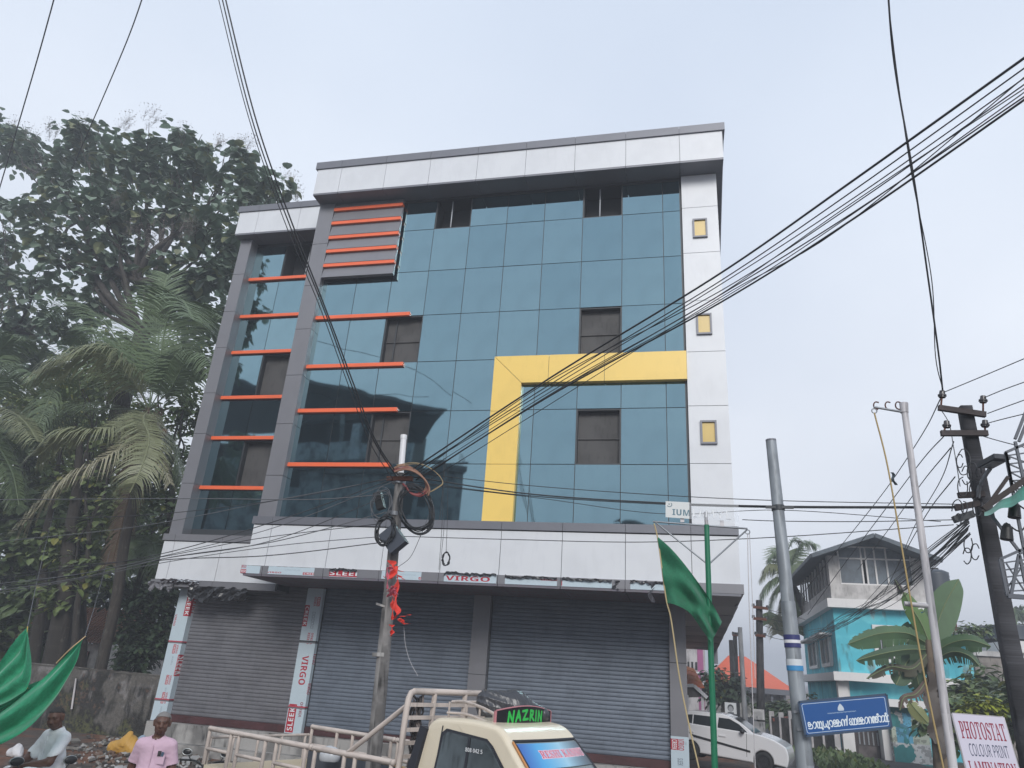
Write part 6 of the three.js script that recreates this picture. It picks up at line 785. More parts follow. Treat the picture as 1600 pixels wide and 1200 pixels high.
// ---------------------------------------------------------------- green netting, litter, sacks
{
  const z = 7.6; const nm = mat(0.03, 0.44, 0.22, 0.9, { physical: true, transmission: 0.4, side: THREE.DoubleSide, map: T.fine }); const K = (px, py, dz = 0) => atz(px, py, z + dz);
  const sheet = (top, bot, amp, fr, s) => { const a = new THREE.CatmullRomCurve3(top), b = new THREE.CatmullRomCurve3(bot); return grid(60, 24, (u, v) => { const q = a.getPoint(u).lerp(b.getPoint(u), v); const k = amp * Math.sin(v * fr + u * 3 + s) * sm(0, 0.25, u) + amp * 0.7 * (fbm(u * 7 + s, v * 6, 512, 3, 4) - 0.5); return q.add(V(k * 0.4, 0, k)); }); };
  const t1 = solo('green_net', [sheet([K(43, 980), K(24, 1004, 0.05), K(0, 1036, 0.1), K(-40, 1085, 0.1)], [K(44, 982), K(42, 1072, 0.1), K(20, 1092, 0.15), K(-40, 1118, 0.2)], 0.05, 16, 1)], nm, 'peaked left piece of green shade netting at the left edge', 'netting');
  const t2 = solo('green_net', [sheet([K(133, 994, -0.1), K(105, 1020, 0), K(60, 1064, 0.1), K(0, 1112, 0.2), K(-40, 1140, 0.2)], [K(130, 998, -0.1), K(112, 1050, 0), K(78, 1105, 0.05), K(40, 1143, 0.1), K(-40, 1182, 0.15)], 0.06, 9, 3)], nm, 'long lower sweep of green shade netting rising to a tip over the boundary wall', 'netting');
  const t3 = solo('green_net', [sheet([K(40, 1072, 0.05), K(20, 1090, 0.05), K(-30, 1120, 0.05)], [K(66, 1062, -0.1), K(35, 1100, -0.1), K(-30, 1140, -0.1)], 0.04, 9, 7)], nm, 'darker inner fold of green netting between the two outer pieces', 'netting');
  part('hem_cord', [tube([K(43, 979), K(43, 1010), K(42, 1050), K(43, 1076)], 0.007, 20, 5)], mat(0.5, 0.36, 0.08, 0.8), t1); part('hem_cord', [tube([K(134, 994, -0.1), K(110, 1014), K(88, 1036)], 0.007, 20, 5)], mat(0.5, 0.36, 0.2, 0.8), t2);
  solo('net_rope', [tube([K(43, 980), atz(60, 900, 3), atz(84, 800, -4)], 0.006, 20, 5)], M.cablegrey, 'thin line holding up the peaked green net', 'rope'); solo('net_rope', [tube([K(133, 994, -0.1), atz(150, 940, 3), atz(172, 860, -3)], 0.006, 20, 5)], M.cablegrey, 'thin line holding up the tip of the long green net', 'rope');
  const sack = (label, px, py, rx, ry, col, s) => { const p = aty(px, py, -0.55); const m = solo('plastic_sack', [(() => { const f = sdf([bone(V(-rx, ry * 0.4, 0), V(0, ry * 0.7, 0), ry * 0.6, ry * 0.7), bone(V(0, ry * 0.7, 0), V(rx, ry * 0.2, 0.05), ry * 0.6, ry * 0.5), bone(V(-rx * 0.2, ry, 0), V(-rx * 0.1, ry * 1.6, 0), ry * 0.3, ry * 0.15)], 0.05); return skin((x, y, z2) => Math.max(f(x, y, z2) + 0.06 * (fbm(x * 9 + 60 + s, z2 * 9 + y * 8 + 60, 512, 3, s) - 0.5), -y), V(-rx * 2, -0.03, -ry * 1.6), V(rx * 2, ry * 2.2, ry * 1.6), 0.022); })()], mat(...col, 0.55), label, 'sack'); m.position.set(p.x, gy(p.x, p.z) - 0.03, p.z); return m; };
  sack('ochre plastic sack lying among litter below the boundary wall', 200, 1172, 0.34, 0.26, [0.5, 0.28, 0.05], 2); sack('pale blue plastic bag lying just right of the ochre sack', 222, 1168, 0.2, 0.2, [0.25, 0.33, 0.42], 5); sack('small white plastic bag on the ground left of the seated man', 28, 1170, 0.14, 0.12, [0.6, 0.6, 0.62], 8);
  const lit = []; for (let i = 0; i < 900; i++) { const px = rr(90, 330), py = rr(1152, 1205); const p = aty(px, py, -0.62); if (p.z < -2.6 || p.z > 6 || (p.x > -12.6 && p.z < -0.9)) continue; const s2 = rr(0.015, 0.07) * (rnd() < 0.06 ? 2.2 : 1); if (px < 150 && rnd() < 0.7) continue; const y = gy(p.x, p.z) + 0.02; const b = box(-s2, s2, -0.012, 0.012 + s2 * 0.2, -s2 * 0.5, s2 * 0.5); b.rotateX(rr(-0.5, 0.5)); b.rotateY(rr(0, 6)); b.rotateZ(rr(-0.5, 0.5)); b.translate(p.x, y, p.z); lit.push([i % 4, b]); }
  [[0.26, 0.25, 0.23], [0.17, 0.11, 0.08], [0.42, 0.42, 0.42], [0.09, 0.085, 0.08]].forEach((c, k) => solo('rubble', lit.filter((q) => q[0] === k).map((q) => q[1]), mat(...c, 0.95, { map: T.grime }), 'scattered litter and broken masonry along the foot of the boundary wall', 'rubble', null, 'stuff'));
}
// ---------------------------------------------------------------- right: turquoise house

{
  const Z = -17, ZB = -27; const h = thing('turquoise_house', 'two storey turquoise painted house with grey glazed top floor under a gabled sheet roof', 'house', [8, -0.5, -20]); const R = loc(h);
  const pt = (px, py, z = Z) => R(atz(px, py, z));
  const tq = tex(512, (u, v) => { const n = fbm(u * 7, v * 7, 7, 5, 101), m = fbm(u * 20, v * 5, 20, 4, 103), w = fbm(u * 3, v * 3, 3, 3, 107); let c = [0.09, 0.46, 0.56]; const mixc = (d, t) => { c = c.map((q, i) => q + (d[i] - q) * t); }; mixc([0.14, 0.55, 0.63], sm(0.45, 0.65, n)); mixc([0.06, 0.30, 0.46], sm(0.5, 0.7, w) * 0.7); mixc([0.4, 0.45, 0.46], sm(0.6, 0.75, n * 0.5 + m * 0.5) * 0.6); mixc([0.02, 0.05, 0.05], sm(0.6, 0.8, m) * 0.5); return c; }, 4);
  const tm = mat(1, 1, 1, 0.85, { map: tq }), gr = mat(0.56, 0.545, 0.54, 0.9, { map: T.grime }), wt = mat(0.74, 0.73, 0.73, 0.85, { map: T.soft });
  const cx = pt(1306, 1000).x, rx = pt(1462, 1000).x, bx = R(atz(1257, 1010, ZB)).x; const yS1 = pt(1304, 950).y, yS2 = pt(1312, 1063).y, z0 = Z + 20, zb = ZB + 20;
  const foot = [[cx, z0], [rx, z0], [rx + 0.5, zb], [bx, zb]];
  part('wall', [prism(foot, -0.4, yS1)], tm, h);
  part('slab', [prism([[cx - 0.25, z0 + 0.4], [rx + 0.4, z0 + 0.4], [rx + 0.6, zb - 0.4], [bx - 0.35, zb - 0.4]], yS1, yS1 + 0.34)], wt, h);
  part('sunshade', [prism([[cx - 0.35, z0 + 0.75], [rx + 0.4, z0 + 0.75], [rx + 0.4, z0], [cx, z0]], yS2, yS2 + 0.3)], wt, h);
  part('sunshade', [prism([[cx - 0.35, z0 + 0.745], [cx - 0.01, z0 + 0.745], [bx - 0.02, zb], [bx - 0.45, zb]], yS2 - 0.02, yS2 + 0.28)], wt, h);
  const yP = pt(1300, 912).y, yT = pt(1300, 868).y; // parapet top, wall head
  part('upper_wall', [prism([[cx, z0], [rx, z0], [rx + 0.5, zb], [bx, zb]], yS1 + 0.34, yP)], gr, h);
  const c1 = pt(1311, 880).x; part('upper_wall', [box(cx, c1, yP, yT, z0 - 0.3, z0 - 0.002)], gr, h); part('upper_wall', [box(pt(1424, 880).x, rx, yP, yT, z0 - 0.3, z0 - 0.002)], gr, h);
  // glazed front: frames and panes
  const fx = [c1, pt(1347, 880).x, pt(1354, 880).x, pt(1368, 880).x, pt(1386, 880).x, pt(1424, 880).x], yM = pt(1360, 873).y, yTop = pt(1360, 856).y;
  const fr = part('window', [box(c1, fx[5], yP, yP + 0.06, z0 - 0.16, z0 - 0.06)], wt, h);
  part('frame', [...fx.map((x) => box(x - 0.03, x + 0.03, yP, yTop, z0 - 0.15, z0 - 0.07)), box(c1, fx[5], yM - 0.03, yM + 0.03, z0 - 0.149, z0 - 0.069), box(c1, fx[5], yTop, yTop + 0.06, z0 - 0.149, z0 - 0.069)], wt, fr);
  const pm = mat(0.13, 0.16, 0.19, 0.25, { map: T.grime }); for (let i = 0; i < 5; i++) { if (i !== 1) part('pane', [box(fx[i] + 0.03, fx[i + 1] - 0.03, yP + 0.06, yM - 0.03, z0 - 0.13, z0 - 0.11)], pm, fr); part('pane', [box(fx[i] + 0.03, fx[i + 1] - 0.03, yM + 0.03, yTop, z0 - 0.13, z0 - 0.11)], pm, fr); }
  part('room', [prism([[cx + 0.2, z0 - 0.5], [rx - 0.2, z0 - 0.5], [rx, zb + 0.2], [bx + 0.4, zb + 0.2]], yP - 0.4, yT)], M.dark, h);
  // side windows of the top floor: uprights between parapet and eave
  for (let i = 0; i < 11; i++) { const t = (i + 0.3) / 11; const x = cx + (bx - cx) * t, z = z0 + (zb - z0) * t; part('mullion', [box(x - 0.03, x + 0.05, yP - 0.02, yT, z - 0.06, z)], i % 3 ? wt : gr, h); }
  // gabled sheet roof
  const pk = pt(1366, 836, Z + 1.2), el = pt(1268, 868, Z + 1.2), er = pt(1473, 876, Z + 1.2); const dz = zb - z0 - 2.2, dx = bx - cx - 0.2;
  const bk = (v) => V(v.x + dx, v.y - 0.05, v.z + dz); const th = (v) => v.clone().add(V(0, -0.09, 0));
  const rm = mat(0.10, 0.125, 0.15, 0.6, { map: T.grime, side: THREE.DoubleSide });
  const rib = (a, b) => grid(1, 60, (u, v) => { const A = a.clone().lerp(b, u), Bk = bk(a).lerp(bk(b), u); return A.lerp(Bk, v).add(V(0, 0.025 * (v * 60 % 2 < 1 ? 1 : -1), 0)); });
  part('roof', [rib(el, pk), rib(pk, er), bar(el, pk, 0.08, 0.16), bar(pk, er, 0.08, 0.16), bar(el, bk(el), 0.08, 0.14)], rm, h);
  part('gable', [tri([pt(1308, 858, Z - 0.1), pt(1428, 862, Z - 0.1), pt(1366, 841, Z - 0.1)])], mat(0.16, 0.21, 0.26, 0.6, { side: THREE.DoubleSide, map: T.grime }), h);
  // windows of the turquoise floor
  const w1 = [pt(1362, 980), pt(1403, 1036)]; const wn = part('window', [box(w1[0].x, w1[1].x, w1[1].y, w1[1].y + 0.12, z0, z0 + 0.08), box(w1[0].x, w1[1].x, w1[0].y, w1[0].y + 0.1, z0, z0 + 0.08), box(w1[0].x, w1[0].x + 0.14, w1[1].y, w1[0].y, z0, z0 + 0.078), box(w1[1].x - 0.14, w1[1].x, w1[1].y, w1[0].y, z0, z0 + 0.078)], wt, h);
  part('pane', [box(w1[0].x + 0.1, w1[1].x - 0.1, w1[1].y + 0.1, w1[0].y, z0 - 0.01, z0 + 0.02)], M.dark, wn);
  for (let i = 0; i < 5; i++) part('bar', [box(w1[0].x + 0.25 + i * 0.17, w1[0].x + 0.28 + i * 0.17, w1[1].y + 0.1, w1[0].y, z0 + 0.02, z0 + 0.05)], i === 2 ? wt : M.steel, wn);
  for (const [t0, t1] of [[0.12, 0.36], [0.5, 0.78]]) { // side windows with little shades
    const q = (t, y, o = 0) => V(cx + (bx - cx) * t - o, y, z0 + (zb - z0) * t); const ya = pt(1300, 1036).y, yb2 = pt(1300, 992).y;
    const s = part('window', [quad(q(t0, ya, 0.02), q(t1, ya, 0.02), q(t1, yb2, 0.02), q(t0, yb2, 0.02))], mat(0.06, 0.12, 0.14, 0.5, { side: THREE.DoubleSide }), h);
    part('frame', [bar(q(t0, ya, 0.05), q(t0, yb2, 0.05), 0.14), bar(q(t1, ya, 0.05), q(t1, yb2, 0.05), 0.14), bar(q(t0, ya, 0.05), q(t1, ya, 0.05), 0.14), bar(q((t0 + t1) / 2, ya, 0.05), q((t0 + t1) / 2, yb2, 0.05), 0.06)], wt, s);
    part('shade', [bar(q(t0 - 0.04, yb2 + 0.1, 0.25), q(t1 + 0.04, yb2 + 0.1, 0.25), 0.5, 0.08)], wt, s);
  }
  // street level: dirty side wall, pilasters, door, shop shed
  const pb = tex(512, (u, v) => { const n = fbm(u * 9, v * 9, 9, 4, 111), m = fbm(u * 30, v * 30, 30, 3, 113); let c = [0.04, 0.20, 0.21]; const q = Math.floor(u * 6 + 0.6 * Math.sin(Math.floor(v * 5) * 2.1)) * 7 + Math.floor(v * 5); const hsh = HASH[(q * 97 + 11) & 65535]; if (n > 0.46 && v < 0.75) { const k = HASH[(q * 53 + 5) & 65535]; c = k < 0.5 ? [0.55, 0.57, 0.58] : k < 0.75 ? [0.12, 0.38, 0.55] : [0.45, 0.5, 0.42]; if (m > 0.55) c = c.map((x) => x * 0.55); } return c.map((x) => x * (0.8 + 0.4 * hsh * 0.5 + 0.2 * m)); }, 3.2);
  const xs = (px) => pt(px, 1150, Z + 0.9).x, zs = z0 + 0.9, yS3 = pt(1420, 1106, Z + 0.9).y, g0 = -0.4;
  part('shed_wall', [box(xs(1394), xs(1452), g0, yS3, z0 + 0.02, zs)], mat(1, 1, 1, 0.9, { map: pb }), h);
  part('shed_slab', [box(xs(1383), xs(1460), yS3, yS3 + 0.26, z0 + 0.02, zs + 0.5)], wt, h);
  part('pilaster', [box(xs(1322), xs(1338), g0, yS2, z0 + 0.01, z0 + 0.3)], wt, h); part('pilaster', [box(xs(1382), xs(1394), g0, yS3, z0 + 0.01, z0 + 0.6)], wt, h);
  const dr = part('door', [box(xs(1341), xs(1383), g0 + 0.15, pt(1360, 1138).y, z0 + 0.005, z0 + 0.06)], mat(0.05, 0.04, 0.04, 0.6), h);
  part('door_panel', [box(xs(1347), xs(1376), g0 + 0.25, pt(1360, 1166).y, z0 + 0.06, z0 + 0.08)], mat(0.14, 0.12, 0.12, 0.7, { map: T.heavy }), dr);
  for (let i = 0; i < 5; i++) part('grille_bar', [box(xs(1349) + i * 0.16, xs(1349) + 0.05 + i * 0.16, pt(1360, 1164).y, pt(1360, 1144).y, z0 + 0.06, z0 + 0.09)], M.steel, dr);
  part('drain_pipe', [cyl(V(cx + 0.25, g0, z0 + 0.08), V(cx + 0.25, yS2, z0 + 0.08), 0.05)], wt, h);
  // lower turquoise wing to the right
  const yw = pt(1500, 992, Z - 2).y; const wa = pt(1462, 1050, Z - 2).x, wb = pt(1522, 1050, Z - 2).x; part('wing_wall', [box(wa, wb, -0.4, yw, z0 - 5, z0 - 2)], tm, h); part('wing_slab', [box(wa - 0.1, wb + 0.2, pt(1500, 1067, Z - 2).y - 0.12, pt(1500, 1067, Z - 2).y + 0.1, z0 - 2.2, z0 - 1.6), box(wa - 0.1, wb + 0.1, yw, yw + 0.15, z0 - 5.1, z0 - 1.8)], gr, h);
  const tk = (name, px, py0, py1, r, z, label) => { const c = atz(px, py1, z), top = atz(px, py0, z); const t = thing(name, label, 'water tank', [c.x, c.y, c.z]); const H = top.y - c.y; const pr = []; for (let i = 0; i <= 12; i++) pr.push(new THREE.Vector2(r * (i % 2 ? 0.97 : 1.0), H * 0.82 * i / 12)); pr.push(new THREE.Vector2(r * 0.6, H * 0.92), new THREE.Vector2(r * 0.3, H * 0.94)); part('tank', [new THREE.LatheGeometry(pr, 24)], mat(0.05, 0.06, 0.075, 0.45, { side: THREE.DoubleSide }), t); part('lid', [new THREE.CylinderGeometry(r * 0.3, r * 0.32, H * 0.08, 16).translate(0, H * 0.96, 0)], M.black, t); return t; };
  tk('water_tank', 1466, 888, 929, 0.52, -19, 'black ribbed water tank on a stand beside the gabled roof of the turquoise house');
  { const c = atz(1466, 930, -19); const t = thing('tank_stand', 'rusty stand under the water tank at the turquoise house', 'stand', [c.x, c.y, c.z]); part('platform', [box(-0.7, 0.7, -0.16, -0.005, -0.6, 0.6)], M.rust, t); for (const x of [-0.6, 0.6]) part('leg', [box(x - 0.06, x + 0.06, -2.2, -0.16, -0.5, -0.4)], M.rust, t); }
  tk('water_tank', 1578, 975, 1000, 0.95, -22, 'dark water tank on a flat roof at the right edge behind the dark electric pole'); tk('water_tank', 1541, 978, 1003, 0.8, -23, 'dark water tank left of the dark electric pole on a flat roof');
  // flat roofed buildings at the right edge
  const fb = thing('flat_roof_building', 'low plain building with white slab edge at the right edge behind the dark pole', 'building', [14, -0.5, -23]); const RF = loc(fb); const fa = RF(atz(1520, 1024, -20)), fc = RF(atz(1640, 1006, -20));
  part('wall', [box(fa.x, fc.x + 3, 0, fa.y, -4, 3)], mat(0.28, 0.25, 0.23, 0.95, { map: T.heavy }), fb); part('slab', [box(RF(atz(1572, 1010, -20)).x, fc.x + 3, fa.y + 0.2, fa.y + 0.65, -4, 3.3)], wt, fb); part('roof', [box(fa.x - 0.1, fc.x + 3, fa.y, fa.y + 0.2, -4.2, 3.1)], gr, fb);
}
{ // houses at the end of the side road
  const z = -40, h = thing('red_roof_house', 'white house with wide red hipped sheet roof at the end of the side road', 'house', [4, -0.3, -44]); const R = loc(h), p = (px, py, zz = z) => R(atz(px, py, zz));
  const a = p(1095, 1072), b = p(1250, 1084), k1 = p(1138, 1024, -44), k2 = p(1165, 1026, -46); const c = V(b.x, b.y, -8), d = V(a.x, a.y, -8); const red = mat(0.62, 0.12, 0.055, 0.55, { map: T.soft, side: THREE.DoubleSide });
  part('roof', [tri([a, b, k2, a, k2, k1, b, c, k2, c, d, k1, c, k1, k2, d, a, k1])], red, h); part('fascia', [bar(a, b, 0.1, 0.35)], M.trim, h);
  part('wall', [box(a.x + 0.8, b.x - 0.9, 0, a.y - 0.1, -7, z + 44 - 1)], mat(0.5, 0.49, 0.46, 0.9, { map: T.heavy }), h);
  for (const px of [1205, 1225, 1240]) part('post', [box(p(px, 1090).x, p(px, 1090).x + 0.15, 0, a.y, z + 43.6, z + 43.8)], M.trim, h);
  const g = thing('pink_house', 'tall pink and white house half hidden behind the shop canopy', 'house', [0.6, -0.3, -36]); const Q = loc(g), q = (px, py, zz = -32) => Q(atz(px, py, zz));
  part('wall', [box(q(1060, 1040).x, q(1102, 1040).x, 0, q(1080, 1000).y, -4, 4)], mat(0.62, 0.6, 0.62, 0.8, { map: T.grime }), g); part('pink_band', [box(q(1090, 1040).x, q(1099, 1040).x, 0.3, q(1080, 1001).y, 4, 4.05)], mat(0.42, 0.14, 0.3, 0.8), g); part('drain_pipe', [tube([q(1085, 1052, -31.9), q(1095, 1052, -31.9), q(1097, 1058, -31.9), q(1100, 1090, -31.9)], 0.08, 12)], M.white, g);
  for (let i = 0; i < 3; i++) part('window', [box(q(1074 + i * 6, 1030).x, q(1077 + i * 6, 1030).x, q(1080, 1046).y, q(1080, 1034).y, 4, 4.04)], M.dark, g);
  const s = thing('tiled_porch', 'small porch with orange clay tile roof and white eave beside the last pillar', 'porch', [0.8, -0.3, -22]); const S = loc(s), w = (px, py, zz = -20) => S(atz(px, py, zz));
  const ta = w(1066, 1068), tb = w(1101, 1076), tc = w(1083, 1046, -24), td = w(1066, 1040, -24); part('roof', [tri([ta, tb, tc, ta, tc, td])], mat(0.5, 0.14, 0.06, 0.8, { side: THREE.DoubleSide, map: T.grime }), s);
  for (let i = 0; i < 5; i++) for (let j = 0; j < 4; j++) { const u0 = i / 5, v0 = j / 4; const f = (u, v) => ta.clone().lerp(tb, u).lerp(td.clone().lerp(tc, u), v).add(V(0, 0.03, 0.02)); part('tile', [bar(f(u0 + 0.1, v0), f(u0 + 0.1, v0 + 0.23), 0.17, 0.06)], mat(0.55, 0.16 + 0.03 * (j % 2), 0.07, 0.8), s); }
  part('eave', [bar(w(1066, 1071), w(1084, 1071), 0.3, 0.14), bar(w(1084, 1071), w(1105, 1090), 0.3, 0.14)], M.white, s); part('soffit', [tri([w(1066, 1073), w(1084, 1073), w(1102, 1089), w(1066, 1073), w(1102, 1089), w(1068, 1090)])], mat(0.12, 0.11, 0.11, 0.9, { side: THREE.DoubleSide }), s);
  for (const px of [1074, 1098]) part('post', [box(w(px, 1100).x - 0.06, w(px, 1100).x + 0.06, 0, w(px, 1086).y, 1.9, 2.02)], M.white, s);
  // compound wall with white pillars along the side road
  const cw = thing('compound_wall', 'grey compound wall with white pillars along the side road', 'wall', [5.5, -0.4, -18]); const C = loc(cw); const A = C(atz(1206, 1128, -21)), Bq = C(atz(1305, 1128, -17)); A.y = Bq.y = 1.0;
  part('wall', [bar(A.clone().setY(0.35), Bq.clone().setY(0.35), 0.15, 1.2)], mat(0.16, 0.15, 0.145, 0.95, { map: T.heavy }), cw);
  for (let i = 0; i < 7; i++) { const c0 = A.clone().lerp(Bq, i / 6); part('pillar', [box(c0.x - 0.1, c0.x + 0.1, -0.3, 1.15 + (i === 2 ? 0.1 : 0), c0.z - 0.1, c0.z + 0.12)], M.paintw, cw); }
  const gs = thing('gate_roof', 'little red tiled gate roof over the side road wall', 'gate roof', [4.6, -0.4, -21]); const Gq = loc(gs); part('roof', [bar(Gq(atz(1206, 1124, -21)), Gq(atz(1232, 1122, -21)), 0.7, 0.12)], mat(0.3, 0.09, 0.06, 0.8, { map: T.grime }), gs); part('post', [box(Gq(atz(1209, 1150, -21)).x, Gq(atz(1209, 1150, -21)).x + 0.15, -0.3, Gq(atz(1209, 1126, -21)).y, -0.1, 0.1)], M.paintw, gs);
}
{ // greenery of the side road
  tree('shrub_tree', 'dark rounded tree with reddish tips in front of the red roofed house', B(1128, 1110, -26, -0.4), [[1118, 1068, 18, -26], [1138, 1072, 18, -26], [1150, 1062, 12, -26], [1108, 1085, 14, -26], [1130, 1090, 16, -26], [1155, 1080, 10, -26], [1122, 1048, 9, -26], [1105, 1055, 10, -26]], { hub: atz(1130, 1095, -26), r0: 0.12, r1: 0.08, leaf: LEAF.mid, mat: G.dark, dens: 60, per: 8, spread: 0.3, tint: 2.5 });
  const hedge = (name, label, list, material, leaf, dens, tint = 0.5, sc = 1) => { const c0 = atz(list[0][0], list[0][1], list[0][3]); const t = thing(name, label, 'shrub', [c0.x, -0.5, c0.z]); const st = [], pts = []; for (const [px, py, r, z] of list) { const c = atz(px, py, z).sub(t.position), Rr = r * 1.0 * (15 - z) / F; pts.push(...blobLeaves(c, Rr, Math.round(dens * Rr * Rr) + 4, 8, 0.28 * sc, sc)); st.push(limb(V(c.x, -0.2, c.z), c, 0.03, 0.012, 0.3)); } part('stem', st, bark, t); cloud(t, 'foliage', leaf, material, pts, tint); return t; };
  hedge('shrub', 'light green hedge row beyond the white car', [[1198, 1112, 14, -24], [1215, 1108, 14, -24], [1232, 1110, 14, -23], [1250, 1104, 14, -22], [1262, 1095, 12, -22], [1210, 1126, 12, -23], [1240, 1126, 12, -22], [1185, 1105, 10, -26], [1265, 1120, 12, -20]], G.mid, LEAF.mid, 60, 1);
  hedge('shrub', 'bright yellow green shrub above the photostat board', [[1515, 1106, 12, -8], [1532, 1098, 14, -8], [1550, 1104, 12, -8], [1540, 1112, 16, -8], [1560, 1112, 10, -8]], leafM(0.24, 0.28, 0.02), LEAF.small, 130, 0.3);
  hedge('shrub', 'dark green tangle of shrubs below the turquoise wing', [[1490, 1082, 22, -11], [1512, 1078, 20, -11], [1535, 1062, 22, -12], [1500, 1105, 24, -10], [1478, 1110, 22, -10], [1530, 1085, 22, -11], [1555, 1075, 20, -12], [1470, 1130, 24, -9], [1500, 1140, 30, -9], [1535, 1135, 30, -9]], G.mid, LEAF.mid, 60, 0.6);
  hedge('shrub', 'green growth behind the dark pole at the right edge', [[1590, 1075, 24, -10], [1600, 1060, 20, -11], [1580, 1100, 22, -9], [1610, 1100, 26, -9], [1600, 1130, 28, -8]], G.mid, LEAF.mid, 60, 1.2);
  hedge('shrub', 'wild growth on top of the turquoise wing roof', [[1500, 985, 8, -18], [1520, 984, 9, -18], [1540, 984, 9, -18], [1512, 978, 7, -18]], G.mid, LEAF.small, 100, 0.6);
  const gr = []; for (let i = 0; i < 900; i++) { const x = rr(4.2, 6.3), z = rr(-17, -10.5); gr.push([V(x, gy(x, z) + 0.05, z), rr(0.8, 1.6), V(rr(-0.3, 0.3), 1, rr(-0.3, 0.3))]); } tag(cloud(scene, numbered('verge_grass'), LEAF.small, G.mid, gr, 0.5), 'rough grass verge below the turquoise house', 'grass', null, 'stuff');
  // palm behind the turquoise house
  const z = -27, c = atz(1236, 905, z), b = V(c.x + 2.6, -0.5, z), P = (px, py, dz = 0) => atz(px, py, z + dz);
  palm('hazy coconut palm standing behind the turquoise house', c, b, [{ p: [c, P(1228, 880), P(1215, 865), P(1205, 870)], w: 0.9, hang: 0.5 }, { p: [c, P(1242, 870), P(1256, 850), P(1272, 852)], w: 0.9, hang: 0.4 }, { p: [c, P(1232, 860), P(1240, 845), P(1250, 848)], w: 0.9, hang: 0.3 }, { p: [c, P(1215, 905), P(1200, 915), P(1190, 935)], w: 0.9, hang: 0.6 }, { p: [c, P(1215, 920), P(1205, 945), P(1200, 975)], w: 0.9, hang: 0.7 }, { p: [c, P(1225, 930), P(1218, 960), P(1215, 990)], w: 0.9, hang: 0.7, m: GP.c }, { p: [c, P(1240, 935), P(1246, 965), P(1248, 990)], w: 0.9, hang: 0.7 }, { p: [c, P(1250, 890), P(1265, 890), P(1280, 905)], w: 0.9, hang: 0.6 }, { p: [c, P(1218, 890), P(1204, 886), P(1192, 900)], w: 0.9, hang: 0.6, m: GP.a }], 0.16);
  const z4 = -45, c4 = atz(1598, 975, z4), R4 = (px, py) => atz(px, py, z4); palm('far palm tops at the right edge beyond the water tank', c4, V(c4.x, -0.5, z4), [{ p: [c4, R4(1590, 965), R4(1583, 968)], w: 1.2 }, { p: [c4, R4(1596, 955), R4(1592, 950)], w: 1.2 }, { p: [c4, R4(1604, 955), R4(1610, 955)], w: 1.2 }, { p: [c4, R4(1588, 978), R4(1580, 985)], w: 1.2 }], 0.2);
}
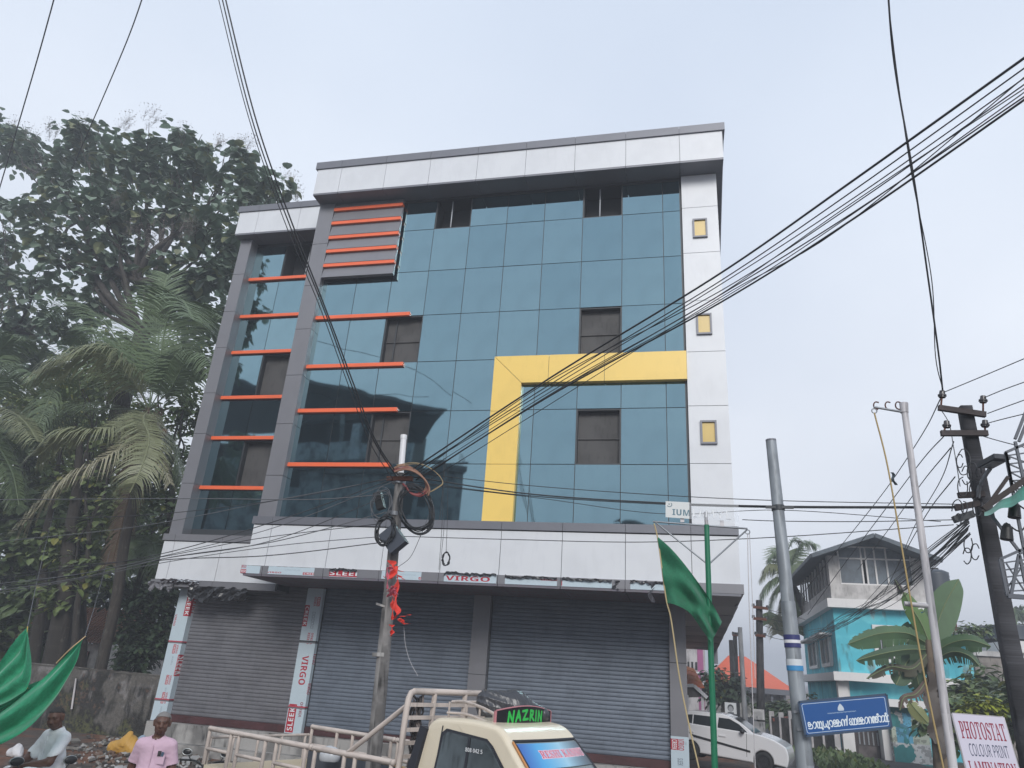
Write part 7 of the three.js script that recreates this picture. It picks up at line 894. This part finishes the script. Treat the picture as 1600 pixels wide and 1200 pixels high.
{ // banana plant
  const z = -6, base = atz(1462, 1190, z); base.y = -0.6; const t = thing('banana_plant', 'tall banana plant with torn drooping leaves in front of the turquoise house', 'banana plant', [base.x, base.y, base.z]); const R = loc(t), P = (px, py, dz = 0) => R(atz(px, py, z + dz));
  const hub = P(1450, 1000); const bm = mat(0.16, 0.12, 0.085, 0.9, { map: T.heavy }), ml = leafM(0.095, 0.175, 0.08, { transmission: 0.3, map: T.soft }), md = leafM(0.055, 0.105, 0.05, { transmission: 0.25 }), my = leafM(0.25, 0.27, 0.11, { transmission: 0.2 });
  part('stem', [limb(V(0, -0.2, 0), hub, 0.17, 0.08, 0.03), limb(V(0.15, -0.2, 0.1), P(1462, 1040), 0.1, 0.06, 0.05)], bm, t);
  const leaf = (pts, W, m, tear = 0, tip = 0.25, fold = 0.2, sd = 1) => { const c = new THREE.CatmullRomCurve3(pts, false, 'centripetal'), n = 34, v = []; let prevS; const st = []; for (let i = 0; i <= n; i++) { const u = i / n, p = c.getPointAt(u), tg = c.getTangentAt(u); const toCam = R(camera.position).sub(p).normalize(); let s = tg.clone().cross(toCam).normalize(); const nn = s.clone().cross(tg).normalize(); const w = W * Math.pow(Math.sin(Math.PI * Math.min(1, 0.12 + u * 0.88 * (1 - tip * 0.2))), 0.55) * (u > 0.9 ? Math.sqrt(Math.max(0, (1 - u) / 0.1)) * 0.9 + 0.1 : 1); st.push({ p, s, nn, w }); }
    for (const q of [-1, 1]) for (let i = 0; i < n; i++) { const a = st[i], b = st[i + 1]; const cut = tear && rnd() < tear ? 1 : 0; const da = cut ? rr(0.3, 0.7) : 0; const e = (k, f, drop) => k.p.clone().addScaledVector(k.s, q * k.w * f).addScaledVector(k.nn, -fold * k.w * f).add(V(0, -drop * k.w, 0)); const i0 = a.p, i1 = b.p, a1 = e(a, 0.6, 0), b1 = e(b, 0.6, 0), a2 = e(a, 1, tear * 0.8 + da * 0.5), b2 = e(b, cut ? 0.8 : 1, tear * 0.8); v.push(i0, i1, b1, i0, b1, a1); if (!(cut && rnd() < 0.5)) v.push(a1, b1, b2, a1, b2, a2); }
    const lf = part('leaf', [tri(v)], m, t); part('midrib', [tube(pts, 0.012, 16, 5)], mat(0.16, 0.2, 0.09, 0.6), lf); };
  leaf([P(1458, 1010), P(1462, 985), P(1476, 945), P(1498, 905)], 0.38, ml, 0, 0.1, 0.15);
  leaf([P(1450, 1000), P(1440, 975), P(1425, 950), P(1412, 925)], 0.22, leafM(0.13, 0.24, 0.07, { transmission: 0.3 }), 0.05, 0.2, 0.3);
  leaf([P(1448, 1005), P(1420, 990, 0.3), P(1375, 990, 0.7), P(1325, 1006, 1)], 0.26, ml, 0.4, 0.2, 0.4);
  leaf([P(1448, 1015), P(1415, 1015, 0.6), P(1375, 1022, 1), P(1338, 1032, 1.2)], 0.2, md, 0.6, 0.2, 0.5);
  leaf([P(1450, 1020), P(1425, 1045, 0.4), P(1390, 1042, 0.7), P(1354, 1060, 0.8)], 0.13, leafM(0.07, 0.07, 0.045), 0.5, 0.2, 0.4);
  leaf([P(1460, 1020), P(1485, 1005, 0.3), P(1515, 1000, 0.6), P(1548, 1010, 0.8)], 0.24, ml, 0.45, 0.2, 0.4);
  leaf([P(1460, 1030), P(1490, 1018, 0.4), P(1515, 1025, 0.7), P(1530, 1040, 0.8)], 0.18, md, 0.6, 0.2, 0.5);
  leaf([P(1446, 1010), P(1420, 1030, 0.2), P(1400, 1070, 0.4)], 0.3, md, 0.2, 0.2, 0.3); leaf([P(1446, 1005), P(1432, 1050, -0.2), P(1440, 1085, -0.2)], 0.34, md, 0.2, 0.2, 0.3); leaf([P(1452, 995), P(1430, 990, -0.3), P(1415, 1005, -0.3)], 0.36, md, 0.1, 0.2, 0.3); leaf([P(1456, 1000), P(1462, 960, -0.3), P(1452, 940, -0.3)], 0.3, md, 0.1);
  leaf([P(1450, 1060), P(1430, 1085, 0.4), P(1412, 1090, 0.5), P(1406, 1110, 0.5)], 0.12, leafM(0.09, 0.06, 0.045), 0.6); leaf([P(1420, 1095, 0.4), P(1432, 1110, 0.5), P(1450, 1130, 0.5)], 0.16, my, 0.2);
  leaf([P(1410, 928, 0), P(1402, 912), P(1398, 905)], 0.1, leafM(0.05, 0.04, 0.04), 0.6);
  for (let i = 0; i < 8; i++) part('dry_leaf', [grid(3, 12, (u, v) => { const q = P(1452 + i * 3 + (u - 0.5) * 10, 1050 + i * 8 + v * 80, 0.25); return q.add(V(0.06 * Math.sin(v * 9 + i), 0, 0.05 * Math.cos(v * 7 + i))); })], leafM(0.075, 0.06, 0.05), t);
}
{ // parked white hatchback on the side road
  const s0 = 23.5, t = thing('parked_car', 'white hatchback parked nose down on the side road beside the shop', 'car'); const pf = atz(1199, 1203, -8.6), pr = atz(1087, 1185, -9.1); const d = pf.clone().sub(pr); t.position.copy(pr.clone().lerp(pf, 0.5)); t.rotation.set(0, Math.atan2(-d.z, d.x), Math.atan2(d.y, Math.hypot(d.x, d.z)), 'YXZ'); t.scale.setScalar(d.length() / 2.36);
  const body = mat(0.72, 0.72, 0.74, 0.25, { physical: true, clearcoat: 0.8, clearcoatRoughness: 0.1 }), gl = mat(0.02, 0.025, 0.03, 0.08), W = 0.8;
  const sh = (p) => { const s = new THREE.Shape(); p.forEach(([k, ...a]) => s[k](...a)); return s; };
  // lower body with wheel arches, then cabin that narrows to the roof
  const lo = sh([['moveTo', -1.72, 0.32], ['lineTo', -1.55, 0.28], ['absarc', -1.18, 0.3, 0.36, Math.PI, 0, true], ['lineTo', 0.82, 0.26], ['absarc', 1.18, 0.3, 0.36, Math.PI, 0, true], ['lineTo', 1.86, 0.27], ['quadraticCurveTo', 1.97, 0.5, 1.84, 0.76], ['quadraticCurveTo', 1.5, 0.98, 0.92, 1.03], ['lineTo', -1.62, 1.09], ['quadraticCurveTo', -1.82, 0.95, -1.78, 0.6]]);
  const g1 = new THREE.ExtrudeGeometry(lo, { depth: 2 * W - 0.12, bevelEnabled: true, bevelThickness: 0.06, bevelSize: 0.05, bevelSegments: 4, curveSegments: 16 }); g1.translate(0, 0, -W + 0.06);
  const cab = sh([['moveTo', -1.66, 1.0], ['lineTo', 0.98, 0.96], ['quadraticCurveTo', 0.35, 1.48, -0.25, 1.52], ['lineTo', -1.15, 1.5], ['quadraticCurveTo', -1.58, 1.46, -1.72, 1.1]]);
  const g2 = new THREE.ExtrudeGeometry(cab, { depth: 2 * W - 0.2, bevelEnabled: true, bevelThickness: 0.08, bevelSize: 0.03, bevelSegments: 4, curveSegments: 16 }); g2.translate(0, 0, -W + 0.1); { const p = g2.attributes.position; for (let i = 0; i < p.count; i++) { const k = 1 - 0.22 * Math.max(0, p.getY(i) - 1.0) / 0.5; p.setZ(i, p.getZ(i) * k); } g2.computeVertexNormals(); }
  part('body', [g1, g2], body, t);
  const zAt = (y) => (W - 0.02 + 0.008) * (1 - 0.22 * Math.max(0, y - 1) / 0.5); const pane = (pts) => { const s = new THREE.Shape(pts.map(([x, y]) => new THREE.Vector2(x, y))); const g = new THREE.ExtrudeGeometry(s, { depth: 0.006, bevelEnabled: false, curveSegments: 6 }); const p = g.attributes.position; for (let i = 0; i < p.count; i++) p.setZ(i, p.getZ(i) + zAt(p.getY(i))); return g; };
  part('window', [pane([[0.72, 1.06], [-0.28, 1.09], [-0.26, 1.42], [0.1, 1.42], [0.42, 1.29]])], gl, t); part('window', [pane([[-0.38, 1.09], [-1.1, 1.12], [-1.1, 1.41], [-0.36, 1.42]])], gl, t); part('window', [pane([[-1.14, 1.13], [-1.42, 1.16], [-1.36, 1.38], [-1.14, 1.41]])], gl, t);
  const zs = W + 0.002; part('side_moulding', [(() => { const g = poly([[-1.25, 0.86], [-1.1, 0.8], [0.78, 0.56], [0.78, 0.5], [-1.05, 0.72]], zs - 0.05, zs + 0.015); return g; })()], M.black, t);
  for (const x of [-0.33, 0.66]) part('door_seam', [box(x, x + 0.012, 0.36, 1.05, zs - 0.04, zs + 0.002)], M.dark, t); for (const x of [0.0, -1.05]) part('door_handle', [box(x - 0.22, x, 0.86, 0.9, zs - 0.03, zs + 0.03)], body, t);
  part('windscreen', [(() => { const g = grid(1, 6, (u, v) => { const y = 1.03 + 0.43 * v, x = 0.93 - 0.62 * v - 0.16 * v * v * 0.6; return V(x + 0.02, y + 0.02, (u - 0.5) * 1.36 * (1 - 0.12 * v)); }); return g; })()], mat(0.02, 0.025, 0.03, 0.08, { side: THREE.DoubleSide }), t);
  part('mirror', [ball(V(0.55, 1.1, W + 0.1), 0.08, 0.07, 0.1, 12)], M.black, t);
  for (const s of [1, -1]) { part('headlight', [ball(V(1.74, 0.72, s * 0.6), 0.13, 0.1, 0.16, 12)], mat(0.6, 0.62, 0.65, 0.1, { metal: 0.5 }), t); for (const x of [-1.18, 1.18]) { const w = part('wheel', [new THREE.TorusGeometry(0.225, 0.075, 10, 24).translate(x, 0.29, s * (W - 0.06))], mat(0.015, 0.015, 0.016, 0.8), t); part('rim', [new THREE.CylinderGeometry(0.17, 0.17, 0.06, 20).rotateX(Math.PI / 2).translate(x, 0.29, s * (W - 0.05)), ...[0, 1, 2, 3, 4, 5].map((k) => box(-0.15, 0.15, -0.015, 0.015, 0, 0.02).rotateZ(k * 0.524).translate(x, 0.29, s * (W - 0.02)))], mat(0.05, 0.05, 0.055, 0.4, { metal: 0.6 }), w); } }
  part('fog_lamp', [box(1.84, 1.93, 0.36, 0.5, 0.5, 0.75)], M.black, t); part('underbody', [box(-1.7, 1.8, 0.2, 0.5, -W + 0.15, W - 0.15)], M.black, t);
}
// ---------------------------------------------------------------- across the street, behind the camera: what the glass front mirrors
{
  const Mr = (px, py, zv) => { const p = atz(px, py, zv); p.z = -p.z; return p; }; // place whose mirror image in the glass is seen at (px, py)
  const zf = 24, h = thing('facing_house', 'grey house with dark gabled roof across the street, seen mirrored in the glass front', 'house', [-12, -0.8, 28]); const R = loc(h), P = (px, py, z = zf) => R(Mr(px, py, -z));
  const pl = mat(0.33, 0.34, 0.35, 0.9, { map: T.heavy }), dk = mat(0.025, 0.022, 0.022, 0.9), rf = mat(0.05, 0.05, 0.055, 0.7, { side: THREE.DoubleSide });
  const xr = P(719, 800).x, yS = P(725, 735).y, yT = P(700, 724).y, xl = xr - 24, z0 = zf - 28;
  const tip = P(699, 641, 23), bd = P(648, 703, 31).sub(tip); bd.y = 0; const kx = bd.x / bd.z;
  part('wall', [prism([[xl, z0], [xr, z0], [xr + kx * 9, z0 + 9], [xl, z0 + 9]], 0, yS)], pl, h); part('slab', [prism([[xl, z0 - 0.45], [xr + 0.4, z0 - 0.45], [xr + 0.4 + kx * 9.4, z0 + 9], [xl, z0 + 9]], yS, yT)], mat(0.14, 0.14, 0.145, 0.9, { map: T.heavy }), h);
  for (const [a, b, c, d] of [[610, 760, 645, 800], [655, 755, 672, 790], [448, 735, 470, 765]]) part('window', [box(P(a, b).x, P(c, b).x, P(a, d).y, P(a, b).y, z0 - 0.03, z0)], M.black, h);
  const yP = P(550, 690).y, xu = P(640, 700).x; part('parapet', [box(xl, xu, yT, yP, z0 + 0.2, z0 + 0.4)], mat(0.40, 0.42, 0.44, 0.9, { map: T.heavy }), h);
  part('upper_wall', [box(xl, xu - 1.2, yT, P(640, 640).y, z0 + 2.2, z0 + 6)], dk, h); part('column', [box(P(543, 690).x, P(562, 690).x, yT, P(552, 660).y, z0 + 0.1, z0 + 0.6)], mat(0.5, 0.52, 0.55, 0.8, { map: T.grime }), h); part('column', [box(P(515, 690).x, P(521, 690).x, yT, P(520, 640).y, z0 + 0.3, z0 + 0.5)], pl, h);
  // roof: gable end toward the street
  const mid = P(470, 596, 23), rg = tip.clone().add(mid.clone().sub(tip).multiplyScalar(1.75)), lf = V(2 * rg.x - tip.x, tip.y, tip.z); const bk = (v) => v.clone().addScaledVector(bd, 1);
  part('roof', [quad(tip, bk(tip), bk(rg), rg), quad(rg, bk(rg), bk(lf), lf), bar(tip, rg, 0.12, 0.25), bar(lf, rg, 0.12, 0.25)], rf, h); part('gable', [tri([tip.clone().add(V(-1.6, 0.1, 1.4)), rg.clone().add(V(0, -0.3, 1.4)), lf.clone().add(V(1.6, 0.1, 1.4))])], mat(0.06, 0.055, 0.055, 0.9, { side: THREE.DoubleSide }), h); part('soffit', [quad(tip.clone().add(V(0, -0.15, 0)), bk(tip).add(V(0, -0.15, 0)), bk(tip).add(V(-2.6, -0.15, 0)), tip.clone().add(V(-2.6, -0.15, 0)))], mat(0.07, 0.07, 0.075, 0.9, { side: THREE.DoubleSide }), h);
  for (let i = 0; i < 4; i++) part('starter_bar', [cyl(P(715 + i * 3, 728), P(716 + i * 3, 705 + i * 3), 0.02)], M.rust, h);
  const s = thing('small_roof', 'little tiled roof top across the street mirrored at the foot of the glass', 'roof', [0, -0.8, 26]); const S = loc(s); const a = S(Mr(955, 818, -26)), b = S(Mr(1018, 818, -26)), c = S(Mr(975, 806, -26)), d = S(Mr(990, 808, -26)); part('roof', [tri([a, c, b, b, c, d]), box(a.x, b.x, 0, a.y, 0.5, 5)], rf, s);
  // trees across the road, mirrored in the left bay
  const Lm = (px, py, zv) => { const p = atz(px, py, zv); p.z = -3 - p.z; return p; };
  const zv = -12; const hub = Lm(350, 560, zv), base = V(hub.x - 1, -0.8, hub.z); const t = thing('broadleaf_tree', 'leafy tree left of the road behind the viewer, mirrored in the left bay', 'tree', base.toArray()); part('trunk', [limb(V(0, 0, 0), hub.clone().sub(base), 0.3, 0.15, 0.05)], bark, t); const pts = []; for (const [px, py, r] of [[376, 500, 26], [372, 530, 22], [378, 465, 20], [350, 500, 50], [340, 560, 60], [396, 432, 12], [400, 410, 9], [392, 490, 10], [410, 484, 8]]) { const c2 = Lm(px, py, zv), Rr = r * 27 / F; pts.push(...blobLeaves(c2, Rr, Math.round(22 * Rr * Rr) + 3, 7, 0.4, 1).map(([p, k, dd]) => [p.sub(base), k, dd])); } cloud(t, 'crown', LEAF.teak, G.teak, pts, 0.4);
  const z2 = -16, c2 = Lm(340, 700, z2), b2 = V(c2.x - 0.5, -0.8, c2.z), Q = (px, py) => Lm(px, py, z2); palm('coconut palm across the road behind the viewer, mirrored low in the left bay', c2, b2, [{ p: [c2, Q(365, 700), Q(395, 730), Q(408, 770)], w: 1.2, hang: 0.9 }, { p: [c2, Q(360, 730), Q(375, 755), Q(390, 780)], w: 1.2, hang: 0.9 }, { p: [c2, Q(330, 740), Q(325, 765), Q(318, 790)], w: 1.2, hang: 0.9 }, { p: [c2, Q(345, 745), Q(350, 765), Q(352, 785)], w: 1.2, hang: 0.9 }, { p: [c2, Q(370, 680), Q(410, 690), Q(440, 720)], w: 1.2, hang: 0.9 }, { p: [c2, Q(310, 700), Q(300, 740), Q(290, 780)], w: 1.2, hang: 0.9 }], 0.16);
}
renderer.render(scene, camera);
